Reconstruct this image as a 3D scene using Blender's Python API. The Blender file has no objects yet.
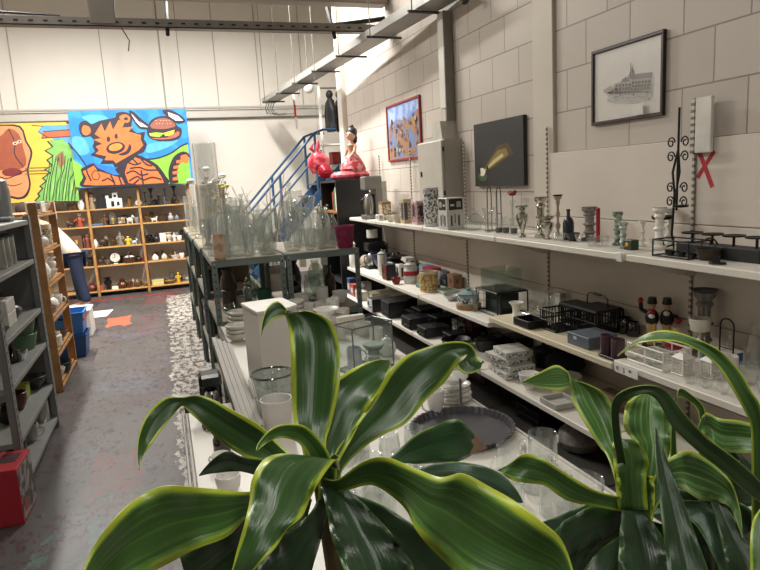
import bpy, bmesh, math, random
from mathutils import Vector, Matrix, Euler
random.seed(7)
C = bpy.context.scene.collection
SC = bpy.context.scene
PI = math.pi
# ------------------------------------------------------------------ camera
EYE = 1.8
FPX = 621.72
def _rot():
    y, t, r = (math.radians(a) for a in (-18.805, 9.632, -3.2955))
    Ry = Matrix(((math.cos(y), 0, math.sin(y)), (0, 1, 0), (-math.sin(y), 0, math.cos(y))))
    Rx = Matrix(((1, 0, 0), (0, math.cos(t), -math.sin(t)), (0, math.sin(t), math.cos(t))))
    Rz = Matrix(((math.cos(r), -math.sin(r), 0), (math.sin(r), math.cos(r), 0), (0, 0, 1)))
    return Rz @ Rx @ Ry
RM = _rot()
def _w(v): return Vector((v[0], v[2], -v[1]))
RIGHT, DOWN, FWD = _w(RM[0]), _w(RM[1]), _w(RM[2])
EYEP = Vector((0, 0, EYE))
def ray(px, py): return RIGHT * ((px - 380) / FPX) + DOWN * ((py - 285) / FPX) + FWD
def onz(px, py, z):
    d = ray(px, py); return EYEP + d * ((z - EYE) / d.z)
def onx(px, py, x):
    d = ray(px, py); return EYEP + d * (x / d.x)
def ony(px, py, y):
    d = ray(px, py); return EYEP + d * (y / d.y)
def dep(p): return (Vector(p) - EYEP).dot(FWD)
cam = bpy.data.cameras.new('camera'); camo = bpy.data.objects.new('camera', cam); C.objects.link(camo)
m = Matrix((RIGHT, -DOWN, -FWD)).transposed().to_4x4(); m.translation = EYEP
camo.matrix_world = m
cam.sensor_width = 36; cam.lens = FPX / 760 * 36; cam.clip_start = .05
SC.camera = camo

# ------------------------------------------------------------------ materials
_mc = {}
def nn(nt, t, **k):
    n = nt.nodes.new(t)
    for a, b in k.items(): setattr(n, a, b)
    return n
def base(name):
    mt = bpy.data.materials.new(name); mt.use_nodes = True
    nt = mt.node_tree; p = nt.nodes['Principled BSDF']
    return mt, nt, p
def col(c): return (c[0], c[1], c[2], 1)
def hx(s):
    v = [int(s[i:i + 2], 16) / 255 for i in (0, 2, 4)]
    return tuple((x / 12.92 if x <= .04045 else ((x + .055) / 1.055) ** 2.4) for x in v)
def M(c, rough=.5, metal=0, var=.12, scale=9, bump=0, spec=.5, second=None, coat=0):
    """plain material with a procedural tone variation; c is an sRGB hex string"""
    k = (c, rough, metal, var, scale, bump, spec, second, coat)
    if k in _mc: return _mc[k]
    mt, nt, p = base('mat_' + c)
    a = hx(c); b = hx(second) if second else tuple(max(0, x * (1 - var)) for x in a)
    tc = nn(nt, 'ShaderNodeTexCoord'); no = nn(nt, 'ShaderNodeTexNoise')
    no.inputs['Scale'].default_value = scale; no.inputs['Detail'].default_value = 3
    nt.links.new(tc.outputs['Object'], no.inputs['Vector'])
    rp = nn(nt, 'ShaderNodeValToRGB')
    rp.color_ramp.elements[0].position = .4 if not second else .46; rp.color_ramp.elements[0].color = col(b)
    rp.color_ramp.elements[1].position = .62 if not second else .54; rp.color_ramp.elements[1].color = col(a)
    nt.links.new(no.outputs['Fac'], rp.inputs['Fac']); nt.links.new(rp.outputs['Color'], p.inputs['Base Color'])
    p.inputs['Roughness'].default_value = rough; p.inputs['Metallic'].default_value = metal
    p.inputs['Specular IOR Level'].default_value = spec
    if coat: p.inputs['Coat Weight'].default_value = coat
    if bump:
        bp = nn(nt, 'ShaderNodeBump'); bp.inputs['Strength'].default_value = bump; bp.inputs['Distance'].default_value = .01
        nt.links.new(no.outputs['Fac'], bp.inputs['Height']); nt.links.new(bp.outputs['Normal'], p.inputs['Normal'])
    _mc[k] = mt
    return mt
def G(c='eef4f2', dust=.05, gloss=.06, edge=.5):
    dust *= .4; gloss *= .8
    """thin glass: clear straight on, mirror-like at grazing angles, a little dust"""
    k = ('glass', c, dust, gloss, edge)
    if k in _mc: return _mc[k]
    light = min(hx(c)) > .55
    mt = bpy.data.materials.new('glass_' + c); mt.use_nodes = True; nt = mt.node_tree; nt.nodes.clear()
    out = nn(nt, 'ShaderNodeOutputMaterial'); tr = nn(nt, 'ShaderNodeBsdfTransparent'); gl = nn(nt, 'ShaderNodeBsdfGlossy'); df = nn(nt, 'ShaderNodeBsdfDiffuse')
    lw = nn(nt, 'ShaderNodeLayerWeight'); lw.inputs['Blend'].default_value = .35
    rp = nn(nt, 'ShaderNodeMapRange'); rp.inputs['To Min'].default_value = gloss; rp.inputs['To Max'].default_value = edge
    pw = nn(nt, 'ShaderNodeMath', operation='POWER'); pw.inputs[1].default_value = 2.4; nt.links.new(lw.outputs['Facing'], pw.inputs[0]); nt.links.new(pw.outputs[0], rp.inputs['Value'])
    er = nn(nt, 'ShaderNodeValToRGB'); er.color_ramp.elements[0].color = col(tuple(1 - (1 - x) * .3 for x in hx(c)) if light else hx(c))
    er.color_ramp.elements[0].position = .5; er.color_ramp.elements[1].position = 1
    a = hx(c); er.color_ramp.elements[1].color = col(tuple(x * (.5 if light else .45) for x in a))
    nt.links.new(lw.outputs['Facing'], er.inputs['Fac']); nt.links.new(er.outputs['Color'], tr.inputs['Color'])
    gl.inputs['Roughness'].default_value = .05; gl.inputs['Color'].default_value = (.95, .97, .97, 1)
    df.inputs['Color'].default_value = col(tuple(min(1, x * .8 + .1) for x in a))
    no = nn(nt, 'ShaderNodeTexNoise'); no.inputs['Scale'].default_value = 14
    mu = nn(nt, 'ShaderNodeMath', operation='MULTIPLY'); mu.inputs[1].default_value = dust * 2
    nt.links.new(no.outputs['Fac'], mu.inputs[0])
    m1 = nn(nt, 'ShaderNodeMixShader'); m2 = nn(nt, 'ShaderNodeMixShader')
    nt.links.new(mu.outputs[0], m1.inputs['Fac']); nt.links.new(tr.outputs[0], m1.inputs[1]); nt.links.new(df.outputs[0], m1.inputs[2])
    nt.links.new(rp.outputs[0], m2.inputs['Fac']); nt.links.new(m1.outputs[0], m2.inputs[1]); nt.links.new(gl.outputs[0], m2.inputs[2])
    nt.links.new(m2.outputs[0], out.inputs['Surface'])
    _mc[k] = mt
    return mt
def as_mat(x): return M(x) if isinstance(x, str) else x
# a few often used ones
WHITE = M('e6e3da', .45, 0, .05); CREAM = M('d8d0ba', .5, 0, .08); CHINA = M('eeece6', .22, 0, .03)
BLACK = M('141416', .45, 0, .3); BLACKG = M('0c0c0e', .2, 0, .2); STEEL = M('b4b4b0', .28, 1, .1); CHROME = M('d9d9d6', .12, 1, .05)
IRON = M('1b1a1a', .55, .3, .3); WOOD = M('b98a52', .55, 0, .25, 6); DWOOD = M('3a2418', .5, 0, .3, 6); GREYP = M('6e706f', .5, 0, .12)
GL = G('f3f6f5', .08, .09, .65); GLD = G('f4f7f6', .04, .09, .75); GRN = G('cfe2d8', .06, .08, .5); SMOKE = G('5d6468', .05, .08, .5); PURPLE = G('4b3a48', .08, .08, .45)
GALV = None

# ------------------------------------------------------------------ mesh builder
class MB:
    def __init__(s): s.v = []; s.f = []; s.mi = []; s.m = Matrix.Identity(4); s.uv = None
    def at(s, x=0, y=0, z=0, rz=0, rx=0, ry=0, sc=1):
        s.m = Matrix.Translation((x, y, z)) @ Euler((rx, ry, rz)).to_matrix().to_4x4() @ Matrix.Scale(sc, 4); return s
    def add(s, vs, fs, mi=0):
        b = len(s.v); s.v += [s.m @ Vector(v) for v in vs]; s.f += [tuple(b + i for i in f) for f in fs]; s.mi += [mi] * len(fs); return s
    def box(s, x0, x1, y0, y1, z0, z1, bev=None, mi=0):
        dx, dy, dz = x1 - x0, y1 - y0, z1 - z0
        if bev is None: bev = min(dx, dy, dz) * .12
        b = min(bev, dx * .45, dy * .45, dz * .45)
        c = ((x0 + x1) / 2, (y0 + y1) / 2, (z0 + z1) / 2); h = (dx / 2, dy / 2, dz / 2)
        V = []; ix = {}
        for sx in (-1, 1):
            for sy in (-1, 1):
                for sz in (-1, 1):
                    sg = (sx, sy, sz)
                    for a in range(3):
                        ix[sg + (a,)] = len(V)
                        V.append(tuple(c[i] + sg[i] * (h[i] if i == a else h[i] - b) for i in range(3)))
        F = []
        for a in range(3):
            p, q = (a + 1) % 3, (a + 2) % 3
            for sa in (-1, 1):
                def K(u, v):
                    g = [0, 0, 0]; g[a] = sa; g[p] = u; g[q] = v; return ix[tuple(g) + (a,)]
                F.append((K(-1, -1), K(1, -1), K(1, 1), K(-1, 1)))
            for sp in (-1, 1):
                for sq in (-1, 1):
                    def K2(u, ax):
                        g = [0, 0, 0]; g[a] = u; g[p] = sp; g[q] = sq; return ix[tuple(g) + (ax,)]
                    F.append((K2(-1, p), K2(1, p), K2(1, q), K2(-1, q)))
        for sg in [(i, j, k) for i in (-1, 1) for j in (-1, 1) for k in (-1, 1)]:
            F.append(tuple(ix[sg + (a,)] for a in range(3)))
        return s.add(V, F, mi)
    def lathe(s, prof, n=20, x=0, y=0, z=0, sy=1, mi=0, wob=None):
        V = []; F = []; ring = []
        for r, h in prof:
            if r < 1e-6: ring.append([len(V)]); V.append((x, y, z + h))
            else:
                st = len(V)
                for i in range(n):
                    a = 2 * PI * i / n; k = 1 if wob is None else wob(a, h)
                    V.append((x + r * k * math.cos(a), y + r * k * sy * math.sin(a), z + h))
                ring.append(list(range(st, st + n)))
        for A, B in zip(ring, ring[1:]):
            for i in range(n):
                j = (i + 1) % n
                if len(A) == 1 and len(B) == 1: continue
                if len(A) == 1: F.append((A[0], B[j], B[i]))
                elif len(B) == 1: F.append((A[i], A[j], B[0]))
                else: F.append((A[i], A[j], B[j], B[i]))
        return s.add(V, F, mi)
    def cyl(s, x, y, z0, z1, r, r1=None, n=16, mi=0):
        r1 = r if r1 is None else r1
        return s.lathe([(0, z0), (r, z0), (r1, z1), (0, z1)], n, x, y, 0, 1, mi)
    def tube(s, pts, r, n=7, closed=False, mi=0):
        pts = [Vector(p) for p in pts]; N = len(pts); V = []; F = []
        rr = r if isinstance(r, (list, tuple)) else [r] * N
        up = Vector((.3, .2, 1)).normalized()
        for i, p in enumerate(pts):
            a = pts[i - 1] if (i > 0 or closed) else p; b = pts[(i + 1) % N] if (i < N - 1 or closed) else p
            t = (b - a)
            if t.length < 1e-9: t = Vector((0, 0, 1))
            t.normalize(); u = t.cross(up)
            if u.length < .1: u = t.cross(Vector((1, 0, 0)))
            u.normalize(); w = u.cross(t)
            for k in range(n):
                g = 2 * PI * k / n; V.append(p + (u * math.cos(g) + w * math.sin(g)) * rr[i])
        for i in range(N if closed else N - 1):
            j = (i + 1) % N
            for k in range(n):
                l = (k + 1) % n; F.append((i * n + k, i * n + l, j * n + l, j * n + k))
        if not closed: F += [tuple(range(n))[::-1], tuple((N - 1) * n + k for k in range(n))]
        return s.add(V, F, mi)
    def ball(s, x, y, z, rx, ry=None, rz=None, n=14, m=9, mi=0):
        ry = rx if ry is None else ry; rz = rx if rz is None else rz
        pr = [(math.sin(PI * i / m), -math.cos(PI * i / m)) for i in range(m + 1)]
        pr = [(0, -1)] + pr[1:-1] + [(0, 1)]
        V = []; b = MB(); b.lathe(pr, n)
        return s.add([(x + v.x * rx, y + v.y * ry, z + v.z * rz) for v in b.v], b.f, mi)
    def prism(s, poly, d0, d1, ax='z', mi=0):
        """extrude a 2D polygon; ax z: (x,y)->z ; ax x: poly (y,z) along x ; ax y: poly (x,z) along y"""
        f = {'z': lambda a, b, d: (a, b, d), 'x': lambda a, b, d: (d, a, b), 'y': lambda a, b, d: (a, d, b)}[ax]
        n = len(poly); V = [f(a, b, d0) for a, b in poly] + [f(a, b, d1) for a, b in poly]
        F = [tuple(range(n))[::-1], tuple(range(n, 2 * n))] + [(i, (i + 1) % n, n + (i + 1) % n, n + i) for i in range(n)]
        return s.add(V, F, mi)
    def build(s, name, mats, parent=None, smooth=35, fix=True):
        me = bpy.data.meshes.new(name)
        me.from_pydata([tuple(v) for v in s.v], [], s.f)
        if fix:
            bm = bmesh.new(); bm.from_mesh(me); bmesh.ops.recalc_face_normals(bm, faces=bm.faces); bm.to_mesh(me); bm.free()
        if not isinstance(mats, (list, tuple)): mats = [mats]
        for x in mats: me.materials.append(as_mat(x))
        if len(mats) > 1: me.polygons.foreach_set('material_index', s.mi)
        if s.uv:
            l = me.uv_layers.new(name='UVMap')
            for lp in me.loops: l.data[lp.index].uv = s.uv[lp.vertex_index]
        if smooth:
            me.polygons.foreach_set('use_smooth', [True] * len(me.polygons))
            try: me.set_sharp_from_angle(angle=math.radians(smooth))
            except Exception: pass
        o = bpy.data.objects.new(name, me); C.objects.link(o)
        if parent is not None: o.parent = parent
        return o
def tag(o, label=None, cat=None, group=None, kind=None):
    if label: o['label'] = label
    if cat: o['category'] = cat
    if group: o['group'] = group
    if kind: o['kind'] = kind
    return o
def thing(name, label, cat, loc=(0, 0, 0), rz=0, group=None):
    o = bpy.data.objects.new(name, None); C.objects.link(o); o.empty_display_size = .05
    o.location = loc; o.rotation_euler = (0, 0, rz)
    return tag(o, label, cat, group)
def kids(o): return [c for c in o.children]
def dup(root, loc, rz=None, label=None, group=None):
    r = root.copy(); C.objects.link(r); r.location = loc
    if rz is not None: r.rotation_euler = (0, 0, rz)
    if label: r['label'] = label
    if group: r['group'] = group
    for ch in root.children:
        c = ch.copy(); C.objects.link(c); c.parent = r
        for g in ch.children:
            d = g.copy(); C.objects.link(d); d.parent = c
    return r
def struct(mb, name, mats, **k):
    o = mb.build(name, mats, **k); o['kind'] = 'structure'; return o
# ------------------------------------------------------------------ setting
def wall_blocks():
    mt, nt, p = base('painted_blocks')
    tc = nn(nt, 'ShaderNodeTexCoord'); sp = nn(nt, 'ShaderNodeSeparateXYZ'); cb = nn(nt, 'ShaderNodeCombineXYZ')
    nt.links.new(tc.outputs['Object'], sp.inputs[0])
    ay = nn(nt, 'ShaderNodeMath', operation='ADD'); ay.inputs[1].default_value = .1
    az = nn(nt, 'ShaderNodeMath', operation='ADD'); az.inputs[1].default_value = -.009
    nt.links.new(sp.outputs['Y'], ay.inputs[0]); nt.links.new(sp.outputs['Z'], az.inputs[0])
    nt.links.new(ay.outputs[0], cb.inputs['X']); nt.links.new(az.outputs[0], cb.inputs['Y'])
    br = nn(nt, 'ShaderNodeTexBrick'); br.offset = .5
    br.inputs['Scale'].default_value = 1; br.inputs['Brick Width'].default_value = .4; br.inputs['Row Height'].default_value = .272
    br.inputs['Mortar Size'].default_value = .005; br.inputs['Mortar Smooth'].default_value = .3; br.inputs['Bias'].default_value = 0
    br.inputs['Color1'].default_value = col(hx('c6bdb3')); br.inputs['Color2'].default_value = col(hx('bdb4aa')); br.inputs['Mortar'].default_value = col(hx('928b81'))
    nt.links.new(cb.outputs[0], br.inputs['Vector'])
    no = nn(nt, 'ShaderNodeTexNoise'); no.inputs['Scale'].default_value = 2.3; no.inputs['Detail'].default_value = 5
    nt.links.new(tc.outputs['Object'], no.inputs['Vector'])
    rp = nn(nt, 'ShaderNodeValToRGB'); rp.color_ramp.elements[0].color = (.88, .87, .85, 1); rp.color_ramp.elements[1].color = (1, 1, 1, 1)
    nt.links.new(no.outputs['Fac'], rp.inputs[0])
    mx = nn(nt, 'ShaderNodeMixRGB', blend_type='MULTIPLY'); mx.inputs['Fac'].default_value = 1
    nt.links.new(br.outputs['Color'], mx.inputs[1]); nt.links.new(rp.outputs[0], mx.inputs[2])
    nt.links.new(mx.outputs[0], p.inputs['Base Color']); p.inputs['Roughness'].default_value = .7
    bp = nn(nt, 'ShaderNodeBump'); bp.invert = True; bp.inputs['Strength'].default_value = .6; bp.inputs['Distance'].default_value = .008
    nt.links.new(br.outputs['Fac'], bp.inputs['Height']); nt.links.new(bp.outputs['Normal'], p.inputs['Normal'])
    return mt
BLOCKS = wall_blocks()
def floor_mat():
    mt, nt, p = base('painted_concrete')
    tc = nn(nt, 'ShaderNodeTexCoord'); sp = nn(nt, 'ShaderNodeSeparateXYZ'); nt.links.new(tc.outputs['Object'], sp.inputs[0])
    def noise(sc, det=4, rough=.6, vec=None):
        n = nn(nt, 'ShaderNodeTexNoise'); n.inputs['Scale'].default_value = sc; n.inputs['Detail'].default_value = det; n.inputs['Roughness'].default_value = rough
        nt.links.new(vec or tc.outputs['Object'], n.inputs['Vector']); return n.outputs['Fac']
    def math_(op, a, b):
        n = nn(nt, 'ShaderNodeMath', operation=op)
        for i, q in enumerate((a, b)):
            if isinstance(q, (int, float)): n.inputs[i].default_value = q
            elif q is not None: nt.links.new(q, n.inputs[i])
        return n.outputs[0]
    def ramp(f, a, b):
        n = nn(nt, 'ShaderNodeMapRange'); n.inputs['From Min'].default_value = a; n.inputs['From Max'].default_value = b
        nt.links.new(f, n.inputs['Value']); return n.outputs[0]
    wx = math_('ADD', sp.outputs['X'], math_('MULTIPLY', math_('SUBTRACT', noise(5), .5), .22))
    wy = math_('ADD', sp.outputs['Y'], math_('MULTIPLY', math_('SUBTRACT', noise(4.3), .5), .6))
    def rect(x0, x1, y0, y1):
        a = math_('MULTIPLY', math_('GREATER_THAN', wx, x0), math_('LESS_THAN', wx, x1))
        b = math_('MULTIPLY', math_('GREATER_THAN', wy, y0), math_('LESS_THAN', wy, y1))
        return math_('MULTIPLY', a, b)
    c = nn(nt, 'ShaderNodeValToRGB'); c.color_ramp.elements[0].position = .3; c.color_ramp.elements[1].position = .7
    c.color_ramp.elements[0].color = col(hx('494645')); c.color_ramp.elements[1].color = col(hx('5a5755'))
    nt.links.new(noise(1.4, 6, .65), c.inputs[0]); cur = c.outputs[0]
    def over(cur, colr, f):
        n = nn(nt, 'ShaderNodeMixRGB'); nt.links.new(f, n.inputs['Fac']); nt.links.new(cur, n.inputs[1]); n.inputs[2].default_value = col(hx(colr)); return n.outputs[0]
    st = nn(nt, 'ShaderNodeMapping'); st.inputs['Scale'].default_value = (1, .55, 1); nt.links.new(tc.outputs['Object'], st.inputs[0])
    fine = noise(26, 5, .7, st.outputs[0]); mid = noise(7, 5, .7, st.outputs[0]); big = noise(1.1, 2)
    cur = over(cur, '565f69', math_('MULTIPLY', ramp(big, .52, .66), .6))
    cur = over(cur, '4e2c30', math_('MULTIPLY', math_('MULTIPLY', ramp(fine, .53, .56), ramp(big, .44, .5)), .8))
    cur = over(cur, '2d2a2a', math_('MULTIPLY', ramp(noise(15, 3, .6, st.outputs[0]), .61, .63), .85))
    cur = over(cur, '5f9a86', math_('MULTIPLY', math_('MULTIPLY', ramp(mid, .55, .6), rect(-.85, -.35, 3.2, 3.9)), .3))
    cur = over(cur, '8a4640', math_('MULTIPLY', math_('MULTIPLY', ramp(fine, .47, .52), rect(-.62, -.3, 3.9, 4.6)), .35))
    cur = over(cur, 'c96548', math_('MULTIPLY', math_('MULTIPLY', ramp(fine, .36, .42), rect(-.9, -.6, 9.2, 9.9)), .85))
    cur = over(cur, '7a3840', math_('MULTIPLY', math_('MULTIPLY', ramp(fine, .46, .52), rect(-.42, .05, 10.7, 11.5)), .75))
    cur = over(cur, '7a3840', math_('MULTIPLY', math_('MULTIPLY', ramp(fine, .53, .57), rect(-.5, -.22, 8.4, 9.9)), .75))
    cur = over(cur, '8a3438', math_('MULTIPLY', ramp(mid, .4, .5), rect(-2.5, .2, 11.62, 11.8)))
    # white paint strip under the racks, peeled away in flakes
    peel = ramp(noise(15, 8, .78, st.outputs[0]), .48, .51)
    cur = over(cur, 'b3aea4', math_('MULTIPLY', peel, rect(-.07, .75, 3.0, 11.4)))
    nt.links.new(cur, p.inputs['Base Color'])
    r = nn(nt, 'ShaderNodeMapRange'); r.inputs['To Min'].default_value = .32; r.inputs['To Max'].default_value = .6
    nt.links.new(mid, r.inputs['Value']); nt.links.new(r.outputs[0], p.inputs['Roughness'])
    bp = nn(nt, 'ShaderNodeBump'); bp.inputs['Strength'].default_value = .15; bp.inputs['Distance'].default_value = .01
    nt.links.new(mid, bp.inputs['Height']); nt.links.new(bp.outputs[0], p.inputs['Normal'])
    return mt
struct(MB().box(-5, 4.8, -2.5, 12.9, -.1, 0, 0), 'floor', floor_mat(), smooth=0)
PANEL = M('dad4ca', .55, 0, .03, 1.5)
SEAM = M('a8a39b', .7)
CEIL = M('b9b5ac', .8, 0, .05, 2)
struct(MB().box(-5, 4.8, -2.5, 12.9, 5.6, 5.7, 0), 'ceiling', CEIL, smooth=0)
b = MB(); b.box(-5, 4.8, 12.7, 12.9, 0, 5.6, 0, 0)
for x in (-4.3, -2.42, -2.18, .28, 1.26, 2.06, 2.92):
    b.box(x - .008, x + .008, 12.69, 12.705, 3.3 if x > -4 else .1, 5.6, 0, 1)
struct(b, 'wall_back', [PANEL, SEAM], smooth=0)
struct(MB().box(2.68, 2.9, -2.5, 9.05, 0, 5.6, 0), 'wall_right', BLOCKS, smooth=0)
struct(MB().box(4.6, 4.8, 9.05, 12.7, 0, 5.6, 0), 'wall_side', PANEL, smooth=0)
struct(MB().box(2.9, 4.8, 8.95, 9.05, 0, 5.6, 0), 'wall_return', PANEL, smooth=0)
struct(MB().box(-5.2, -5, -2.5, 12.9, 0, 5.6, 0), 'wall_left', PANEL, smooth=0)
struct(MB().box(-5, 4.8, -2.7, -2.5, 0, 5.6, 0), 'wall_front', M('a8a196', .8), smooth=0)
struct(MB().box(2.655, 2.69, 3.83, 4.08, 0, 5.6, .004), 'trim_1', M('c4bbad', .7, 0, .05, 2), smooth=0)     # pilaster strip on the block wall
struct(MB().box(2.6, 2.92, 8.9, 9.1, 0, 5.6, .01), 'trim_2', M('cdc8bd', .6, 0, .05, 2), smooth=0)      # end post of the block wall
b = MB(); b.box(-5, 4.6, 12.6, 12.7, 3.14, 3.29, .01); b.tube([(-5, 12.55, 3.32), (4.6, 12.55, 3.32)], .025, 8)
struct(b, 'trim_3', M('b8b4ac', .5, .2, .06, 2), smooth=30)                                               # rail along the back wall
# ------------------------------------------------------------------ overhead steel
STEELG = M('8d8880', .5, .3, .12, 4)
t = thing('steel_beam', 'grey brown steel beam crossing the hall just under the top of the picture', 'beam', (0, 7, 0))
b = MB(); zb = 3.43
b.box(-5, 2.66, -.06, .06, zb, zb + .012, .002); b.box(-5, 2.66, -.06, -.048, zb, zb + .085, .002); b.box(-5, 2.66, .048, .06, zb, zb + .085, .002)
b.build('channel', M('8a847c', .5, .3, .15, 4), t)
b = MB()
for i in range(60): b.box(-4.9 + i * .126, -4.86 + i * .126, -.064, -.06, zb + .035, zb + .05, 0)
b.build('slots', BLACK, t, smooth=0)
b = MB(); b.box(-.3, 2.66, -.05, .15, 3.74, 3.95, .01); b.build('box_section', M('9a9084', .6, .2, .1, 3), t)
b = MB(); b.box(-.46, -.22, -.07, .07, 3.45, 3.95, .01); b.build('post', M('857d73', .6, .2, .1, 3), t)
b = MB(); b.box(-5, -.46, -.05, .05, 3.72, 3.75, .005); b.build('upper_bar', M('77726b', .5, .4), t)
for x in (.25, 2.0):
    b = MB(); b.tube([(x, -.08, 3.36), (x + .03, .3, 3.80)], .022, 6); b.build('cross_bar', IRON, t)
for k, (a, c) in enumerate((((-3.6, 0, 3.46), (-.72, 0, 3.53)), ((1.3, .1, 3.47), (2.66, .1, 3.62)))):
    b = MB(); n = 14; b.tube([(a[0] + (c[0] - a[0]) * i / n, a[1], a[2] + (c[2] - a[2]) * i / n + .07 * math.sin(PI * i / n) * (1 if k == 0 else -.3)) for i in range(n + 1)], .012 if k == 0 else .028, 6)
    b.build('cable', BLACK, t)
b = MB(); b.tube([(-.18, -.06, 3.42), (-.12, -.06, 3.3), (-.14, -.06, 3.2)], .006, 5); b.build('loose_wire', BLACK, t)
# cable tray along the block wall
p0 = Vector((2.08, 11.9, 3.3)); p1 = Vector((2.52, 5.0, 3.3)); d = (p1 - p0).normalized(); sd = d.cross(Vector((0, 0, 1)))
t = thing('cable_tray', 'long galvanised cable tray hung on rods running above the right hand shelves', 'cable tray', p0, math.atan2(d.y, d.x))
L = (p1 - p0).length; TR = M('a9a8a3', .45, .5, .1, 3)
b = MB(); b.box(0, L, -.12, .12, 0, .008, .001); b.box(0, L, -.12, -.112, 0, .09, .001); b.box(0, L, .112, .12, 0, .09, .001); b.build('tray', TR, t)
for i in range(7):
    x = .4 + i * 1.0
    b = MB(); b.tube([(x, -.2, -.02), (x, .2, -.02)], .014, 6); b.build('bracket', M('4d4b48', .5, .4), t)
    b = MB(); b.tube([(x, -.16, -.02), (x, -.16, 2.28)], .006, 5); b.build('hanger_rod', M('77736c', .4, .6), t)
b = MB()
for k in range(5): b.tube([(.2 * k + i * .5, -.09 + .04 * k + .02 * math.sin(i * 1.3 + k), .03 + .012 * (k % 3)) for i in range(13)], .012, 5)
b.build('cables', M('c9c5bc', .6), t)
b = MB()
for k in range(4): b.tube([(.25 - .02 * k, -.08 + .05 * k, .02), (-.02 - .08 * k, -.06 + .06 * k, -.07), (-.18 - .1 * k, .0 + .09 * k, -.16), (-.45 - .03 * k, .1 + .18 * k, -.12)], .009, 5)
b.build('loose_ends', M('8f8c86', .5), t)
b = MB(); b.tube([(L - .2, 0, .04), (L + .05, .02, .02), (L + .12, .02, -.1)], .03, 8); b.build('hose', BLACK, t)
# vertical trunking and cabinet
t = thing('wall_trunking', 'white vertical cable trunking running down the block wall into the grey cabinet', 'trunking', (2.68, 5.47, 0))
b = MB(); b.box(-.09, 0, -.05, .07, 2.42, 3.27, .004); b.build('duct', M('d6d3c9', .45, 0, .05), t)
b = MB(); b.box(-.095, -.0, -.075, -.06, 2.3, 3.27, .003); b.build('side_channel', M('8b877e', .5, .2), t)
b = MB()
for i in range(4): b.tube([(-.03 - .015 * i, .06 - .03 * i, 2.43), (-.03 - .015 * i, .06 - .03 * i, 2.3)], .008, 5)
b.build('cables', BLACK, t)
b = MB(); b.prism([(-.1, 2.13), (.12, 2.13), (.1, 2.3), (-.06, 2.3)], -.16, 0, 'x'); b.build('entry_cap', M('c2beb4', .5), t)
t = thing('electrical_cabinet', 'tall light grey electrical cabinet mounted on the block wall above the shelf', 'cabinet', (2.68, 5.55, 0))
b = MB(); b.box(-.19, 0, -.27, .3, 1.53, 2.13, .006); b.build('housing', M('a7a297', .5, .1, .05), t)
b = MB(); b.box(-.215, -.192, -.265, .295, 1.56, 2.12, .006); dr = b.build('door', M('bcb8ad', .45, .1, .05), t)
b = MB(); b.box(-.225, -.215, .2, .225, 1.8, 1.85, .003); b.build('lock', BLACK, dr)
b = MB(); b.tube([(-.2, -.272, 2.02), (-.2, -.272, 2.06)], .01, 6); b.build('hinge', BLACK, dr)
b = MB(); b.tube([(-.2, -.272, 1.62), (-.2, -.272, 1.66)], .01, 6); b.build('hinge', BLACK, dr)
# ceiling lights (above the frame)
def lamp(x, y, z, L, power, label, colr=(1, .965, .91)):
    t = thing('ceiling_light', label, 'lamp', (x, y, z))
    b = MB(); b.prism([(-.09, 0), (.09, 0), (.05, .08), (-.05, .08)], -L / 2, L / 2, 'y'); b.build('housing', WHITE, t)
    b = MB(); b.tube([(0, -L / 2 + .03, -.03), (0, L / 2 - .03, -.03)], .016, 8)
    em, nt, p = base('lamp_tube'); p.inputs['Emission Color'].default_value = col(colr); p.inputs['Emission Strength'].default_value = 6; p.inputs['Base Color'].default_value = (1, 1, 1, 1)
    b.build('tube', em, t)
    b = MB(); b.tube([(0, -L * .35, .08), (0, -L * .35, 5.6 - z)], .008, 5); b.tube([(0, L * .35, .08), (0, L * .35, 5.6 - z)], .008, 5); b.build('suspension', STEELG, t)
    l = bpy.data.lights.new('tube_light', 'AREA'); l.shape = 'RECTANGLE'; l.size = .14; l.size_y = L; l.energy = power; l.color = colr
    lo = bpy.data.objects.new('tube_light', l); C.objects.link(lo); lo.parent = t; lo.location = (0, 0, -.06)
LP = 1.0
lamp(-1.5, 8.8, 5.0, 3.0, 345 * LP, 'ceiling light nearest the back wall above the painted canvases')
lamp(1.2, 8.6, 5.0, 3.0, 330 * LP, 'ceiling light above the blue stairs')
lamp(-1.2, 6.0, 5.0, 3.0, 45 * LP, 'ceiling light above the aisle')
lamp(.2, 1.5, 3.7, 1.5, 16 * LP, 'ceiling light above the kitchenware table')
lamp(.5, -.7, 3.3, 2.2, 17 * LP, 'ceiling light behind the photographer')  # added behind the camera, set low and close for highlights on the leaves
w = bpy.data.worlds.new('world'); SC.world = w; w.use_nodes = True
w.node_tree.nodes['Background'].inputs[0].default_value = (.8, .85, 1, 1); w.node_tree.nodes['Background'].inputs[1].default_value = .02
SC.view_settings.view_transform = 'Standard'; SC.view_settings.look = 'None'; SC.view_settings.gamma = 1; SC.view_settings.use_curve_mapping = False
SC.view_settings.exposure = .27
SC.cycles.transparent_max_bounces = 24; SC.cycles.max_bounces = 6
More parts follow.
